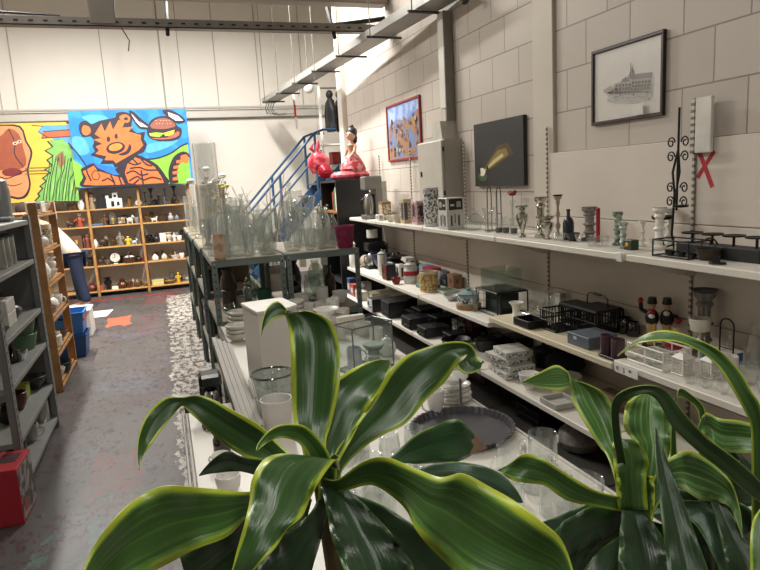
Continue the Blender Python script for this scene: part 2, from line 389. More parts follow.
# ------------------------------------------------------------------ flat painted things
class Paint:
    """polygons traced on one plane, painted as thin layers on a canvas"""
    def __init__(s, conv): s.b = MB(); s.mats = []; s.k = 0; s.conv = conv
    def mat(s, c):
        mt = as_mat(c)
        if mt not in s.mats: s.mats.append(mt)
        return s.mats.index(mt)
    def poly(s, pts, c):
        s.k += 1; d = s.k * .00025
        s.b.add([s.conv(a, q, d) for a, q in pts], [tuple(range(len(pts)))], s.mat(c)); return s
    def ell(s, x, y, rx, ry, c, n=16, rot=0):
        return s.poly([(x + rx * math.cos(2 * PI * i / n) * math.cos(rot) - ry * math.sin(2 * PI * i / n) * math.sin(rot), y + rx * math.cos(2 * PI * i / n) * math.sin(rot) + ry * math.sin(2 * PI * i / n) * math.cos(rot)) for i in range(n)], c)
    def line(s, pts, w, c):
        s.k += 1; d = s.k * .00025; V = []; F = []
        for i, p in enumerate(pts):
            a = pts[max(0, i - 1)]; b = pts[min(len(pts) - 1, i + 1)]
            t = Vector((b[0] - a[0], b[1] - a[1])); t.normalize(); n = Vector((-t.y, t.x)) * w / 2
            V += [s.conv(p[0] + n.x, p[1] + n.y, d), s.conv(p[0] - n.x, p[1] - n.y, d)]
        for i in range(len(pts) - 1): F.append((2 * i, 2 * i + 1, 2 * i + 3, 2 * i + 2))
        s.b.add(V, F, s.mat(c)); return s
    def done(s, name, parent): return s.b.build(name, s.mats, parent, smooth=0, fix=False)
def smooth(pts, n=4, closed=True):
    N = len(pts); out = []
    for i in range(N if closed else N - 1):
        P = [Vector(pts[(i + k - 1) % N] if closed else pts[min(N - 1, max(0, i + k - 1))]) for k in range(4)]
        for j in range(n):
            t = j / n
            q = .5 * ((2 * P[1]) + (P[2] - P[0]) * t + (2 * P[0] - 5 * P[1] + 4 * P[2] - P[3]) * t * t + (3 * P[1] - P[0] - 3 * P[2] + P[3]) * t ** 3)
            out.append(tuple(q))
    if not closed: out.append(tuple(pts[-1]))
    return out
YC = 12.0
INK = '2c2430'; ORA = 'e8743a'
t = thing('painting', 'big blue canvas painting of an orange tiger and a winged burger on the back wall', 'painting', (-.37, YC, 1.94))
b = MB(); b.box(-.955, .975, .0, .04, 0, 1.3, .004); b.build('canvas', M('3b93dc', .6, 0, .1, 3, 0, .3, '2b7fd0'), t)
def cv(zx, zy, d):
    p = ony(60 + zx / 5.43, 100 + zy / 5.43, YC); return (p.x + .37, -.001 - d, p.z - 1.94)
P = Paint(cv)
P.poly(smooth([(120, 90), (200, 80), (260, 100), (180, 130), (140, 110)]), '57aceb').poly(smooth([(480, 240), (560, 225), (640, 215), (600, 250), (520, 280), (470, 285)]), '57aceb').poly(smooth([(70, 200), (130, 210), (160, 280), (110, 300), (70, 260)]), '57aceb').poly(smooth([(130, 330), (220, 350), (300, 370), (280, 395), (180, 360)]), '2a74cc')
P.poly([(66, 320), (110, 350), (150, 395), (170, 468), (86, 474)], '86c443').poly(smooth([(440, 330), (520, 322), (600, 294), (655, 255), (694, 238)], 4, False) + [(713, 452), (540, 458)], '86c443')
P.line(smooth([(430, 322), (520, 318), (600, 290), (655, 252), (694, 235)], 4, False), 9, INK).line(smooth([(44, 232), (95, 290), (140, 355), (160, 390)], 4, False), 7, INK)
P.poly(smooth([(102, 160), (110, 122), (145, 112), (172, 132), (215, 112), (300, 95), (302, 74), (340, 63), (385, 78), (392, 110), (388, 150), (420, 180), (462, 172), (455, 212), (472, 240), (455, 283), (430, 292), (380, 324), (300, 368), (288, 347), (216, 347), (235, 322), (165, 300), (190, 280), (176, 250), (186, 228), (166, 197), (125, 202)], 2), INK)
P.poly([(188, 185), (225, 128), (243, 172), (272, 116), (288, 162), (318, 108), (352, 118), (338, 150), (395, 145), (372, 172), (440, 190), (438, 215), (452, 245), (428, 272), (370, 306), (304, 344), (290, 328), (242, 326), (252, 305), (192, 292), (212, 274), (194, 252), (230, 238), (182, 215), (225, 208)], ORA)
P.poly(smooth([(118, 165), (128, 138), (158, 146), (168, 172), (150, 190), (128, 188)], 3), ORA).poly(smooth([(322, 92), (352, 78), (380, 94), (372, 122), (340, 118)], 3), ORA).ell(358, 102, 12, 9, INK)
P.ell(263, 213, 10, 15, INK).ell(305, 197, 9, 14, INK).ell(302, 260, 52, 32, INK, 20, -.2).ell(302, 256, 38, 20, 'd98a3e', 20, -.2)
P.poly(smooth([(318, 294), (360, 276), (378, 238), (388, 262), (372, 290), (340, 302)], 3), INK)
P.poly(smooth([(300, 378), (370, 308), (420, 298), (470, 318), (530, 353), (575, 415), (588, 458), (400, 468), (180, 472), (118, 470), (108, 450), (126, 420), (112, 378), (136, 362), (182, 343), (204, 368), (290, 405), (325, 402)], 2), INK)
P.poly([(128, 460), (144, 425), (124, 387), (148, 376), (184, 356), (203, 384), (300, 414), (335, 422), (352, 458), (200, 464)], ORA).poly([(372, 450), (352, 395), (366, 348), (408, 312), (456, 328), (515, 364), (553, 420), (564, 450), (420, 458)], ORA)
P.line([(215, 388), (186, 384), (172, 405), (180, 430), (206, 434), (218, 412), (205, 396)], 6, INK)
for q in ([(140, 365), (150, 400), (170, 440)], [(228, 440), (262, 425), (300, 452)], [(275, 408), (292, 440), (298, 462)], [(318, 412), (330, 445), (336, 462)]): P.line(q, 9, INK)
for q in ([(372, 340), (410, 352), (440, 340)], [(380, 372), (430, 366), (470, 380), (530, 380)], [(360, 400), (400, 385), (440, 408), (480, 400)], [(375, 440), (420, 415), (450, 435), (500, 420), (552, 432)], [(395, 320), (420, 345)], [(440, 322), (470, 350), (500, 358)], [(400, 456), (430, 430)], [(440, 380), (452, 456)]): P.line(smooth(q, 3, False), 9, INK)
P.line(smooth([(620, 452), (612, 390), (634, 325), (672, 302), (686, 318)], 4, False), 46, INK).poly(smooth([(655, 305), (685, 296), (700, 318), (690, 340), (664, 336)], 3), ORA)
for a, c in ((646, 335), (630, 365), (626, 395), (626, 428)): P.poly([(a - 14, c - 6), (a + 14, c - 12), (a + 14, c + 6), (a - 14, c + 9)], ORA)
P.poly(smooth([(474, 155), (496, 108), (550, 88), (604, 98), (636, 140), (660, 158), (652, 202), (600, 222), (520, 218), (478, 196)], 3), INK)
P.poly(smooth([(488, 150), (508, 115), (550, 98), (600, 108), (626, 142), (560, 158)], 3), '9a5a4a').poly([(484, 182), (520, 176), (566, 180), (540, 202), (490, 196)], 'a9cf3f').poly([(562, 180), (622, 162), (616, 190), (572, 196)], 'f1d23d').poly(smooth([(500, 206), (580, 204), (640, 168), (646, 194), (592, 213), (520, 213)], 2), 'a8624c')
P.poly(smooth([(374, 62), (402, 66), (444, 105), (496, 150), (440, 156), (404, 122)], 3), INK).poly([(386, 74), (434, 118), (478, 148), (438, 145), (412, 118)], 'f4f2ee').line([(396, 80), (440, 128)], 4, INK).line([(408, 80), (455, 128)], 4, INK)
P.poly(smooth([(556, 60), (600, 54), (656, 84), (680, 114), (640, 126), (590, 98)], 3), INK).poly([(585, 66), (640, 86), (668, 112), (628, 112), (592, 88)], 'f4f2ee').line([(590, 74), (650, 104)], 4, INK)
for i in range(10): P.ell(520 + (i * 37) % 90, 112 + (i * 17) % 34, 3, 2, 'e8d7b8', 6)
P.done('painted_picture', t)
for x in (-.31, .65, .95):
    b = MB(); b.tube([(x, .02, 1.3), (x, .02, 3.63)], .007, 5); b.build('hanging_wire', STEELG, t)
t = thing('painting', 'yellow and green canvas painting of a big brown muzzle left of the tiger', 'painting', (-2.5, YC + .06, 1.755))
b = MB(); b.box(-1.0, 1.13, 0, .014, 0, 1.31, .003); b.build('canvas', M('dcb748', .6, 0, .1, 3), t)
def cv(zx, zy, d):
    p = ony(zx / 4.75, 100 + zy / 4.75, YC + .06); return (p.x + 2.5, -.001 - d, p.z - 1.755)
P = Paint(cv)
P.poly([(200, 120), (345, 118), (350, 240), (280, 200), (180, 150)], '5b9bd0').poly([(205, 150), (345, 140), (345, 172), (196, 182)], 'b8623c').line([(205, 150), (345, 140)], 4, INK).line([(196, 182), (345, 172)], 4, INK).line([(150, 120), (205, 125), (180, 150), (230, 180)], 4, INK)
P.poly(smooth([(-140, 120), (-20, 118), (95, 122), (128, 195), (155, 250), (136, 330), (147, 400), (130, 455), (92, 472), (40, 462), (-60, 440), (-140, 430)], 3), INK)
P.poly(smooth([(-132, 126), (-20, 124), (90, 130), (118, 195), (145, 250), (127, 330), (138, 400), (122, 445), (92, 462), (40, 452), (-60, 430), (-132, 420)], 3), 'dd9060')
P.poly(smooth([(-100, 200), (0, 172), (40, 135), (88, 160), (112, 230), (124, 310), (60, 335), (-20, 330), (-100, 310)], 3), '9a5138').poly(smooth([(10, 338), (60, 322), (104, 336), (96, 356), (30, 362)], 3), '7a3030')
P.line(smooth([(40, 138), (70, 200), (70, 260), (112, 318)], 4, False), 5, INK).line(smooth([(-60, 330), (20, 372), (80, 355), (128, 330)], 4, False), 5, INK).line(smooth([(20, 395), (60, 408), (104, 396)], 4, False), 4, INK)
P.ell(72, 206, 12, 8, 'e2c2a8').ell(92, 198, 11, 8, 'e2c2a8').ell(72, 206, 5, 4, INK).ell(92, 198, 5, 4, INK)
for y in (320, 334, 348): P.line([(118, y + 4), (245, y)], 4, '6d5a2c')
zig = [(168, 480), (190, 455), (182, 445), (205, 420), (192, 410), (222, 385), (204, 372), (240, 345), (214, 330), (250, 312), (225, 285), (254, 265), (216, 240), (252, 222), (228, 196), (290, 186), (330, 215), (356, 300), (374, 480)]
P.poly([(x - 6, y) for x, y in zig], INK).poly([(x + 3, y) for x, y in zig], '7cb45c')
P.poly([(262, 270), (300, 240), (310, 300), (285, 330)], '8f6a48').poly([(345, 390), (360, 380), (368, 440), (350, 440)], 'b98058')
for i in range(11):
    x = 205 + i * 15; P.line(smooth([(x, 478), (x + 8, 420 - (i % 3) * 20), (x + 26, 345 - (i % 4) * 22), (x + 30, 300 - (i * 37) % 50)], 3, False), 4, '24402a')
    P.poly([(x + 6, 470), (x + 14, 410), (x + 26, 350), (x + 22, 420)], ('98cc70', '5f9a4c')[i % 2])
P.done('painted_picture', t)
# pictures on the block wall
def wallpic(name, label, y0, y1, z0, z1, fw, fc, bg, x=2.68, th=.025):
    t = thing(name, label, 'picture', (x, (y0 + y1) / 2, z0))
    h = (y1 - y0) / 2; H = z1 - z0
    if fw:
        b = MB(); b.box(-th, 0, -h, h, 0, fw, .003); b.box(-th, 0, -h, h, H - fw, H, .003); b.box(-th, 0, -h, -h + fw, fw, H - fw, .003); b.box(-th, 0, h - fw, h, fw, H - fw, .003); b.build('frame', fc, t)
    b = MB(); b.box(-th * .5, -.002, -h + fw, h - fw, fw, H - fw, .001); b.build('sheet', bg, t, smooth=0)
    return t, h, H, th * .5
t, h, H, e = wallpic('framed_print', 'dark framed pencil drawing of an old building on the block wall', 2.815, 3.42, 2.06, 2.513, .02, M('2e1c1a', .4), M('cfcbc4', .35, 0, .04))
def cv(zx, zy, d):
    p = onx(560 + zx / 3.8, zy / 3.8, 2.66); return (-e - .001 - d, p.y - 3.1175, p.z - 2.06)
P = Paint(cv)
P.poly(smooth([(168, 340), (195, 322), (222, 312), (262, 280), (270, 262), (280, 280), (348, 275), (350, 335), (332, 382), (250, 394), (185, 390), (176, 365)], 2), 'bdb9b1')
P.poly([(205, 340), (205, 318), (232, 312), (232, 300), (262, 292), (266, 268), (270, 250), (274, 268), (280, 288), (344, 280), (346, 340), (210, 350)], 'a09c95')
P.poly([(228, 312), (246, 292), (264, 308)], '7d7974').poly([(276, 302), (284, 282), (346, 274), (344, 294)], '85817b').poly([(252, 300), (270, 256), (284, 296)], '8a8680')
for r in range(3):
    for i in range(11):
        x = 210 + i * 12.4; y = 322 - i * 1.2 + r * 13 - (6 if i > 4 else 0); P.poly([(x, y), (x + 5, y - .5), (x + 5, y + 8), (x, y + 8.5)], '6b6762')
P.line([(270, 240), (270, 300)], 2.5, '6a6661').line([(184, 352), (230, 350), (345, 346)], 3, '706c67')
random.seed(11)
for i in range(40):
    x = random.uniform(180, 340); y = random.uniform(352, 386); P.line([(x, y), (x + random.uniform(4, 14), y + random.uniform(-4, 3))], 2, random.choice(['85817b', '9a968f', '77736d']))
for i in range(9): P.ell(178 + i * 3.2, 345 - i * 2 + (i % 3) * 4, 6, 7, '9d9992', 8)
P.poly([(283, 398), (324, 392), (324, 432), (283, 438)], 'dcd8d1')
P.done('drawing', t)
t, h, H, e = wallpic('canvas_print', 'black square canvas with a golden light beam hanging above the shelf', 4.2, 4.99, 1.69, 2.22, 0, None, M('24231f', .6, 0, .15, 3), 2.68, .07)
def cv(zx, zy, d):
    p = onx(340 + zx / 3.8, 140 + zy / 3.8, 2.645); return (-e - .001 - d, p.y - 4.595, p.z - 1.69)
P = Paint(cv)
P.poly([(545, 130), (540, 118), (600, 20), (640, 10), (660, 50), (600, 95)], '4a4023').poly([(545, 126), (545, 118), (600, 38), (632, 30), (640, 55), (600, 84)], '8a7430').poly([(545, 124), (548, 118), (585, 75), (618, 50), (622, 62), (595, 82)], 'cdbf8a')
P.ell(540, 122, 13, 16, 'e4e0c8').poly([(522, 95), (532, 90), (536, 130), (524, 132)], '0c0c0a').poly(smooth([(525, 125), (540, 138), (560, 132), (555, 155), (530, 152)], 2), '3d5a34').poly([(556, 100), (564, 98), (566, 118), (558, 120)], '0c0c0a')
P.done('printed_picture', t)
t, h, H, e = wallpic('framed_painting', 'small colourful street painting in a thin red frame far along the block wall', 6.2, 7.22, 2.0, 2.65, .025, M('8e2f2c', .5), M('6a7aa0', .6, 0, .5, 7, 0, .5, '94704e'))
P = Paint(lambda u, v, d: (-e - .001 - d, h - u * 2 * h, v * H))
P.poly([(.04, .62), (.3, .72), (.6, .66), (.96, .8), (.96, .96), (.04, .96)], M('7490c8', .6, 0, .4, 9, 0, .5, '9fb0d8'))
random.seed(3)
for i in range(60):
    u = random.uniform(.06, .9); v = random.uniform(.06, .68); s = random.uniform(.02, .06)
    P.poly([(u, v), (u + s, v + .02), (u + s * .8, v + s * 1.6), (u + .005, v + s * 1.4)], random.choice(['a8804f', '9a5f3f', '5a4a6a', 'b59c6c', '3a3c62', '7a4a44', 'b8a888', '56604e', '6a5a7a']))
P.done('painted_picture', t)
# ------------------------------------------------------------------ pine rack along the back wall
BZ = (.10, .555, .885, 1.265, 1.565, 1.9)
t = thing('wooden_rack', 'long pine shelf rack full of ornaments under the tiger canvas', 'rack', (0, 0, 0))
for x in (-2.02, -1.22, -.37, .5):
    for y in (12.115, 12.425):
        b = MB(); b.box(x - .022, x + .022, y - .015, y + .015, 0, 1.93, .004); b.build('post', WOOD, t)
for i, z in enumerate(BZ[:5]):
    for a, c in ((-1.995, -1.245), (-1.195, -.395), (-.345, .475)):
        b = MB(); b.box(a, c, 12.1, 12.435, z - .025, z, .004); b.build('shelf_board', M('c79a5e', .5, 0, .18, 5), t)
for a, c in ((-1.995, -1.245), (-1.195, -.395), (-.345, .475)):
    b = MB(); b.box(a, c, 12.44, 12.455, .12, 1.9, .002); b.build('back_panel', M('bdb6aa', .6, 0, .05), t)
# ------------------------------------------------------------------ blue stairs and landing
BLUE = M('2c4c6e', .4, .1, .1)
t = thing('steel_stairs', 'blue steel staircase climbing to a landing beside the back wall', 'stairs', (0, 0, 0))
def sz(x): return (x - .98) * 1.045
for y in (10.65, 11.45):
    b = MB(); b.prism([(1.0, .0), (1.2, .0), (3.02, 1.92), (3.02, 2.12)], y - .02, y + .02, 'y'); b.build('stringer', BLUE, t)
    b = MB(); b.tube([(1.2, y, sz(1.2) + .95), (2.6, y, sz(2.6) + .95), (2.75, y, sz(2.63) + .97), (2.98, y, sz(2.63) + .97)], .021, 8); b.build('handrail', BLUE, t)
    b = MB(); b.tube([(1.2, y, sz(1.2) + .55), (2.7, y, sz(2.7) + .55)], .018, 8); b.build('mid_rail', BLUE, t)
    for x in (1.25, 1.95, 2.6):
        b = MB(); b.tube([(x, y, sz(x)), (x, y, sz(x) + .95)], .022, 8); b.build('rail_post', BLUE, t)
for i in range(9):
    x = 1.2 + i * .2; b = MB(); b.box(x, x + .23, 10.67, 11.43, sz(x + .1) - .03, sz(x + .1), .003); b.build('tread', M('5a6068', .5, .3), t)
b = MB(); b.box(3.0, 4.55, 10.4, 11.7, 2.0, 2.1, .01); b.build('landing', M('a9a59c', .6), t)
for x, y in ((3.1, 10.45), (3.1, 11.6), (4.4, 10.45)):
    b = MB(); b.tube([(x, y, 0), (x, y, 2.0)], .04, 8); b.build('landing_post', BLUE, t)
for z in (2.45, 2.85):
    b = MB(); b.tube([(3.02, 10.45, z), (4.5, 10.45, z)], .022, 8); b.build('landing_rail', M('4a4a4c', .4, .4), t)
b = MB(); b.tube([(3.02, 10.45, 2.1), (3.02, 10.45, 2.9)], .022, 8); b.build('rail_post', BLUE, t)
# coats and boxes on the landing
t = thing('coat_rack', 'white wall rail with shelf carrying coats above the landing', 'rack', (3.3, 11.2, 2.1))
b = MB(); b.box(-.45, .5, -.12, .12, .35, .38, .004); b.build('shelf', WHITE, t)
b = MB(); b.tube([(-.45, 0, 1.36), (.5, 0, 1.36)], .015, 6); b.build('hanging_rail', STEEL, t)
for x in (-.43, .47):
    b = MB(); b.box(x - .02, x + .02, -.03, .03, .001, 1.4, .003); b.build('upright', WHITE, t)
for k, (x, c, lb) in enumerate(((3.06, '17181c', 'black padded coat hanging nearest the stairs on the landing'), (3.24, '22232a', 'dark coat with pale stripe hanging second on the landing'), (3.42, '121316', 'black hooded coat hanging third on the landing'))):
    t = thing('coat', lb, 'coat', (x, 11.2, 2.7))
    b = MB(); b.lathe([(0, 0), (.07, 0), (.075, .1), (.07, .4), (.065, .52), (.03, .6), (.025, .62), (0, .62)], 14, sy=2.4, wob=lambda a, h: 1 + .08 * math.sin(5 * a + 6 * h)); b.build('body', M(c, .6), t)
    for s in (-1, 1):
        b = MB(); b.tube([(0, s * .13, .52), (-.01, s * .2, .35), (-.01, s * .22, .05)], [.05, .05, .045], 8); b.build('sleeve', M(c, .6), t)
    b = MB(); b.ball(0, 0, .65, .06, .1, .08); b.build('hood', M(c, .6), t)
    if k == 1: b = MB(); b.box(-.082, -.07, -.02, .02, .25, .5, .004); b.build('stripe', M('cfcfd0', .6), t)
for x, c, lb in ((3.02, '8e2a26', 'red box on the landing floor under the coats'), (3.2, '2a2022', 'dark bag on the landing floor under the coats'), (3.38, 'b08a3a', 'ochre box on the landing floor behind the rails')):
    t = thing('storage_box', lb, 'box', (x, 11.0, 2.106))
    b = MB(); b.box(-.07, .07, -.1, .1, 0, .2, .01); b.build('body', c, t); b = MB(); b.box(-.075, .075, -.105, .105, .2, .22, .005); b.build('lid', c, t)
# things hanging from the tray
t = thing('hanging_lamp', 'white bulb shaped fitting hanging on a wire below the cable tray', 'lamp', (2.62, 10.9, 3.3))
b = MB(); b.ball(0, 0, .12, .09); b.build('globe', WHITE, t); b = MB(); b.tube([(0, 0, .2), (0, 0, 1.2)], .008, 5); b.build('wire', STEELG, t)
b = MB(); b.tube([(-.05, 0, .14), (-.16, 0, .12), (-.2, 0, -.02)], .012, 5); b.build('bracket', STEELG, t)
t = thing('safety_tape', 'red and white striped tape strip hanging down from the cable tray end', 'tape', (2.36, 11.0, 2.75))
for i in range(4):
    b = MB(); b.box(-.018 + i * .006, .018 + i * .006, -.004, .004, .8 - .2 * i - .2, .8 - .2 * i, .001); b.build('band', M(('c8353a', 'e9e4dc')[i % 2], .5), t)
b = MB(); b.tube([(0, 0, .8), (0, 0, 1.05)], .004, 4); b.build('string', STEELG, t)
# ------------------------------------------------------------------ plants
def leaf_mat(name, dark, mid, edge, e0=.72, e1=.9, burnt=False, streak=.5):
    mt, nt, p = base(name)
    tc = nn(nt, 'ShaderNodeTexCoord'); sp = nn(nt, 'ShaderNodeSeparateXYZ'); nt.links.new(tc.outputs['UV'], sp.inputs[0])
    def mth(op, a, b=None):
        n = nn(nt, 'ShaderNodeMath', operation=op)
        for i, q in enumerate((a, b)):
            if q is None: continue
            if isinstance(q, (int, float)): n.inputs[i].default_value = q
            else: nt.links.new(q, n.inputs[i])
        return n.outputs[0]
    u = mth('ABSOLUTE', mth('MULTIPLY', mth('SUBTRACT', sp.outputs['X'], .5), 2.0))
    mp = nn(nt, 'ShaderNodeMapping'); mp.inputs['Scale'].default_value = (16, .8, 1); nt.links.new(tc.outputs['UV'], mp.inputs[0])
    no = nn(nt, 'ShaderNodeTexNoise'); no.inputs['Scale'].default_value = 1; no.inputs['Detail'].default_value = 4; nt.links.new(mp.outputs[0], no.inputs['Vector'])
    n2 = nn(nt, 'ShaderNodeTexNoise'); n2.inputs['Scale'].default_value = 4; n2.inputs['Detail'].default_value = 3; nt.links.new(tc.outputs['UV'], n2.inputs['Vector'])
    us = mth('ADD', u, mth('MULTIPLY', mth('SUBTRACT', n2.outputs['Fac'], .5), .6))
    us = mth('ADD', us, mth('MULTIPLY', mth('SUBTRACT', no.outputs['Fac'], .5), .3))
    r = nn(nt, 'ShaderNodeValToRGB'); el = r.color_ramp.elements
    el[0].position = e0; el[0].color = col(hx(dark)); el[1].position = e1; el[1].color = col(hx(edge))
    k = el.new((e0 + e1) / 2); k.color = col(hx(mid))
    nt.links.new(us, r.inputs[0])
    s = nn(nt, 'ShaderNodeMixRGB'); nt.links.new(r.outputs[0], s.inputs[1]); s.inputs[2].default_value = col(hx(mid))
    sr = nn(nt, 'ShaderNodeMapRange'); sr.inputs['From Min'].default_value = .5; sr.inputs['From Max'].default_value = .68; sr.inputs['To Max'].default_value = streak
    nt.links.new(no.outputs['Fac'], sr.inputs['Value']); nt.links.new(sr.outputs[0], s.inputs['Fac']); cur = s.outputs[0]
    if burnt:
        g = nn(nt, 'ShaderNodeMixRGB'); nt.links.new(cur, g.inputs[1]); g.inputs[2].default_value = col(hx('a08068'))
        v = mth('ADD', sp.outputs['Y'], mth('MULTIPLY', n2.outputs['Fac'], .12)); nt.links.new(mth('GREATER_THAN', v, .87), g.inputs['Fac']); cur = g.outputs[0]
    nt.links.new(cur, p.inputs['Base Color'])
    p.inputs['Roughness'].default_value = .33; p.inputs['Specular IOR Level'].default_value = .55
    bp = nn(nt, 'ShaderNodeBump'); bp.inputs['Strength'].default_value = .25; bp.inputs['Distance'].default_value = .004
    nt.links.new(no.outputs['Fac'], bp.inputs['Height']); nt.links.new(bp.outputs[0], p.inputs['Normal'])
    return mt
LV = {'k': leaf_mat('leaf_deep_green', '28421f', '3c5c2a', '8aa038', .85, .98),'e': leaf_mat('leaf_edged', '325227', '4e7434', 'b6c63c', .74, .88, False, .35), 'y': leaf_mat('leaf_yellowish', '3c5f2a', '66903a', 'b6c63c', .64, .9, False, .45),
      'd': leaf_mat('leaf_dark', '2a4029', '385632', '5d7f30', .85, 1.05), 'b': leaf_mat('leaf_burnt', '2e5030', '3f6c38', '8aa53c', .85, 1.02, True),
      's': leaf_mat('leaf_painted_sheen', '4a7438', '98b574', 'c0cf50', .72, .95, False, .8), 'g': leaf_mat('leaf_underside', '4a6650', '5c7a60', '8aa050', .85, 1.05)}  # streaked variant: silvery highlights painted in as pale streaks and lighter green
def leaf(plant, secs, d0, d1, mat='e', keel=.14, dm=None, tilt=0, ruf=.05, name='leaf', label=None):
    """secs: pairs of edge points along the blade, with a camera distance running d0 -> (dm) -> d1"""
    S = smooth([tuple(q) for q in secs], 5, False); n = len(S)
    b = MB(); b.uv = []
    us = [-1, -.72, -.4, -.14, 0, .14, .4, .72, 1]
    ph = random.uniform(0, 6)
    for i, (xl, yl, xr, yr) in enumerate(S):
        t = i / (n - 1)
        D = d0 + (d1 - d0) * t
        if dm is not None: D += (dm - (d0 + d1) / 2) * 4 * t * (1 - t)
        A = EYEP + ray(xl, yl) * (D - tilt / 2); B = EYEP + ray(xr, yr) * (D + tilt / 2)
        wdt = (B - A).length; rd = ray((xl + xr) / 2, (yl + yr) / 2).normalized()
        env = min(1, 6 * t, 6 * (1 - t))
        for u in us:
            p = A.lerp(B, (u + 1) / 2)
            k = keel * wdt * (1 - abs(u) ** 1.5) + (.25 * keel * wdt * (1 - min(1, abs(u) * 5)) )
            k += ruf * wdt * math.sin(t * 22 + ph + (2 if u > 0 else 0)) * u * u * env * 3
            b.v.append(p + rd * k); b.uv.append(((u + 1) / 2, t))
    m_ = len(us)
    for i in range(n - 1):
        for k in range(m_ - 1): b.f.append((i * m_ + k, i * m_ + k + 1, (i + 1) * m_ + k + 1, (i + 1) * m_ + k)); b.mi.append(0)
    inv = plant.matrix_basis.inverted()
    b.v = [inv @ v for v in b.v]
    o = b.build(name, LV[mat], plant, smooth=80, fix=False)
    md = o.modifiers.new('thickness', 'SOLIDIFY'); md.thickness = .0012; md.offset = 0
    if label: o['label'] = label
    return o
TZ = .85      # table top
def pot(t, r, h, c):
    b = MB(); b.lathe([(0, 0), (r * .72, 0), (r * .75, .01), (r * .95, h - .03), (r * 1.04, h - .03), (r * 1.04, h), (r * .93, h), (r * .9, h - .04), (0, h - .04)], 26); b.build('pot', c, t)
    b = MB(); b.lathe([(0, h - .035), (r * .9, h - .035), (0, h - .02)], 20); b.build('soil', M('2a1d14', .9, 0, .4, 40, .6), t)
def at_dep(px, py, D): return EYEP + ray(px, py) * D
c1 = at_dep(325, 478, .9)
pl = thing('potted_plant', 'yellow edged broad leaf plant in front at the left end of the kitchenware table', 'plant', (c1.x, c1.y, TZ + .001))
bpy.context.view_layer.update()
pot(pl, .13, .2, M('b9b2a6', .6))
b = MB(); b.tube([(0, 0, .15), (.01, 0, .3), (0, 0, c1.z - TZ)], [.016, .014, .018], 8); b.build('stem', M('6a5c3c', .8, 0, .3, 30, .4), pl)
leaf(pl, [(308, 476, 330, 478), (300, 440, 326, 444), (294, 420, 331, 425), (291, 390, 338, 393), (291, 360, 340, 365), (290, 338, 339, 343), (287, 322, 331, 322), (285, 313, 308, 311), (286, 309, 292, 315), (277, 301, 282, 316), (267, 308, 272, 321), (262, 323, 264, 328), (261, 336, 261.4, 336)], .9, .98, 'e', .1, 1.02)
leaf(pl, [(318, 474, 334, 476), (314, 455, 340, 460), (312, 430, 352, 438), (317, 405, 366, 412), (333, 383, 377, 394), (354, 368, 386, 382), (375, 360, 390, 370), (389, 360, 390.5, 362)], .92, 1.12, 'e', .12)
leaf(pl, [(330, 474, 340, 480), (337, 450, 344, 468), (350, 433, 362, 449), (364, 412, 385, 434), (378, 390, 406, 423), (390, 371, 427, 399), (405, 356, 446, 381), (428, 347, 459, 361), (450, 342, 464, 356), (467, 343, 467, 355), (475, 350, 464, 359), (478, 358, 456, 366), (484, 362, 466, 374), (483, 360, 480, 370)], .93, 1.05, 'e', .12, 1.06)
leaf(pl, [(318, 474, 312, 486), (295, 458, 278, 472), (283, 447, 264, 462), (262, 427, 243, 456), (234, 411, 220, 441), (212, 399, 200, 422), (197, 395, 187, 410), (184, 397, 182, 406), (165, 398, 175, 413), (148, 413, 160, 432), (139, 434, 149, 448), (137, 455, 143, 457), (139, 470, 139.5, 470)], .92, .88, 'e', .12, 1.0)
leaf(pl, [(304, 478, 302, 500), (276, 488, 270, 512), (248, 492, 247, 518), (217, 489, 228, 536), (189, 487, 196, 549), (160, 487, 172, 562), (135, 499, 142, 577), (112, 522, 119, 588), (93, 548, 106, 594), (82, 575, 92, 600), (78, 606, 78, 607)], .9, .62, 'y', .1, .74)
leaf(pl, [(322, 462, 340, 470), (292, 454, 336, 460), (266, 458, 320, 480), (252, 480, 311, 498), (249, 503, 302, 516), (245, 522, 287, 530), (239, 543, 276, 547), (233, 566, 257, 567), (226, 592, 234, 592)], .88, .66, 'e', -.1, .72)
leaf(pl, [(334, 470, 318, 476), (325, 446, 312, 464), (306, 427, 300, 444), (286, 424, 284, 438), (270, 430, 272, 440), (259, 442, 263, 446), (256, 450, 257, 451)], .88, .8, 'y', .15)
leaf(pl, [(324, 478, 330, 492), (338, 479, 345, 491), (361, 463, 372, 485), (384, 457, 393, 497), (413, 467, 407, 511), (440, 477, 415, 528), (461, 474, 428, 546), (484, 483, 446, 563), (513, 499, 470, 582), (541, 522, 505, 592), (562, 541, 538, 594), (573, 570, 562, 592), (575, 592, 574, 593)], .88, .62, 'y', .1, .7)
leaf(pl, [(345, 478, 350, 486), (375, 470, 385, 478), (392, 456, 402, 464), (413, 437, 418, 464), (434, 426, 438, 463), (455, 419, 456, 462), (469, 428, 467, 458), (479, 439, 474, 453), (487, 447, 487, 449)], .92, 1.1, 'b', .1)
leaf(pl, [(380, 480, 385, 490), (415, 470, 420, 486), (445, 462, 448, 482), (475, 464, 470, 488), (500, 473, 490, 494), (516, 489, 506, 500), (523, 502, 522, 503)], .93, .95, 'g', -.1)
leaf(pl, [(320, 486, 346, 488), (325, 503, 368, 508), (330, 530, 392, 535), (340, 560, 413, 567), (360, 600, 416, 606)], .86, .72, 'd', .14)
leaf(pl, [(322, 486, 330, 500), (311, 512, 322, 535), (289, 530, 314, 562), (262, 556, 302, 600), (250, 602, 270, 620)], .9, .75, 'd', -.1)
leaf(pl, [(300, 470, 296, 486), (275, 462, 270, 480), (243, 457, 244, 472), (227, 451, 226, 472), (211, 461, 209, 474), (199, 475, 200, 476)], .92, 1.0, 'd', .15)
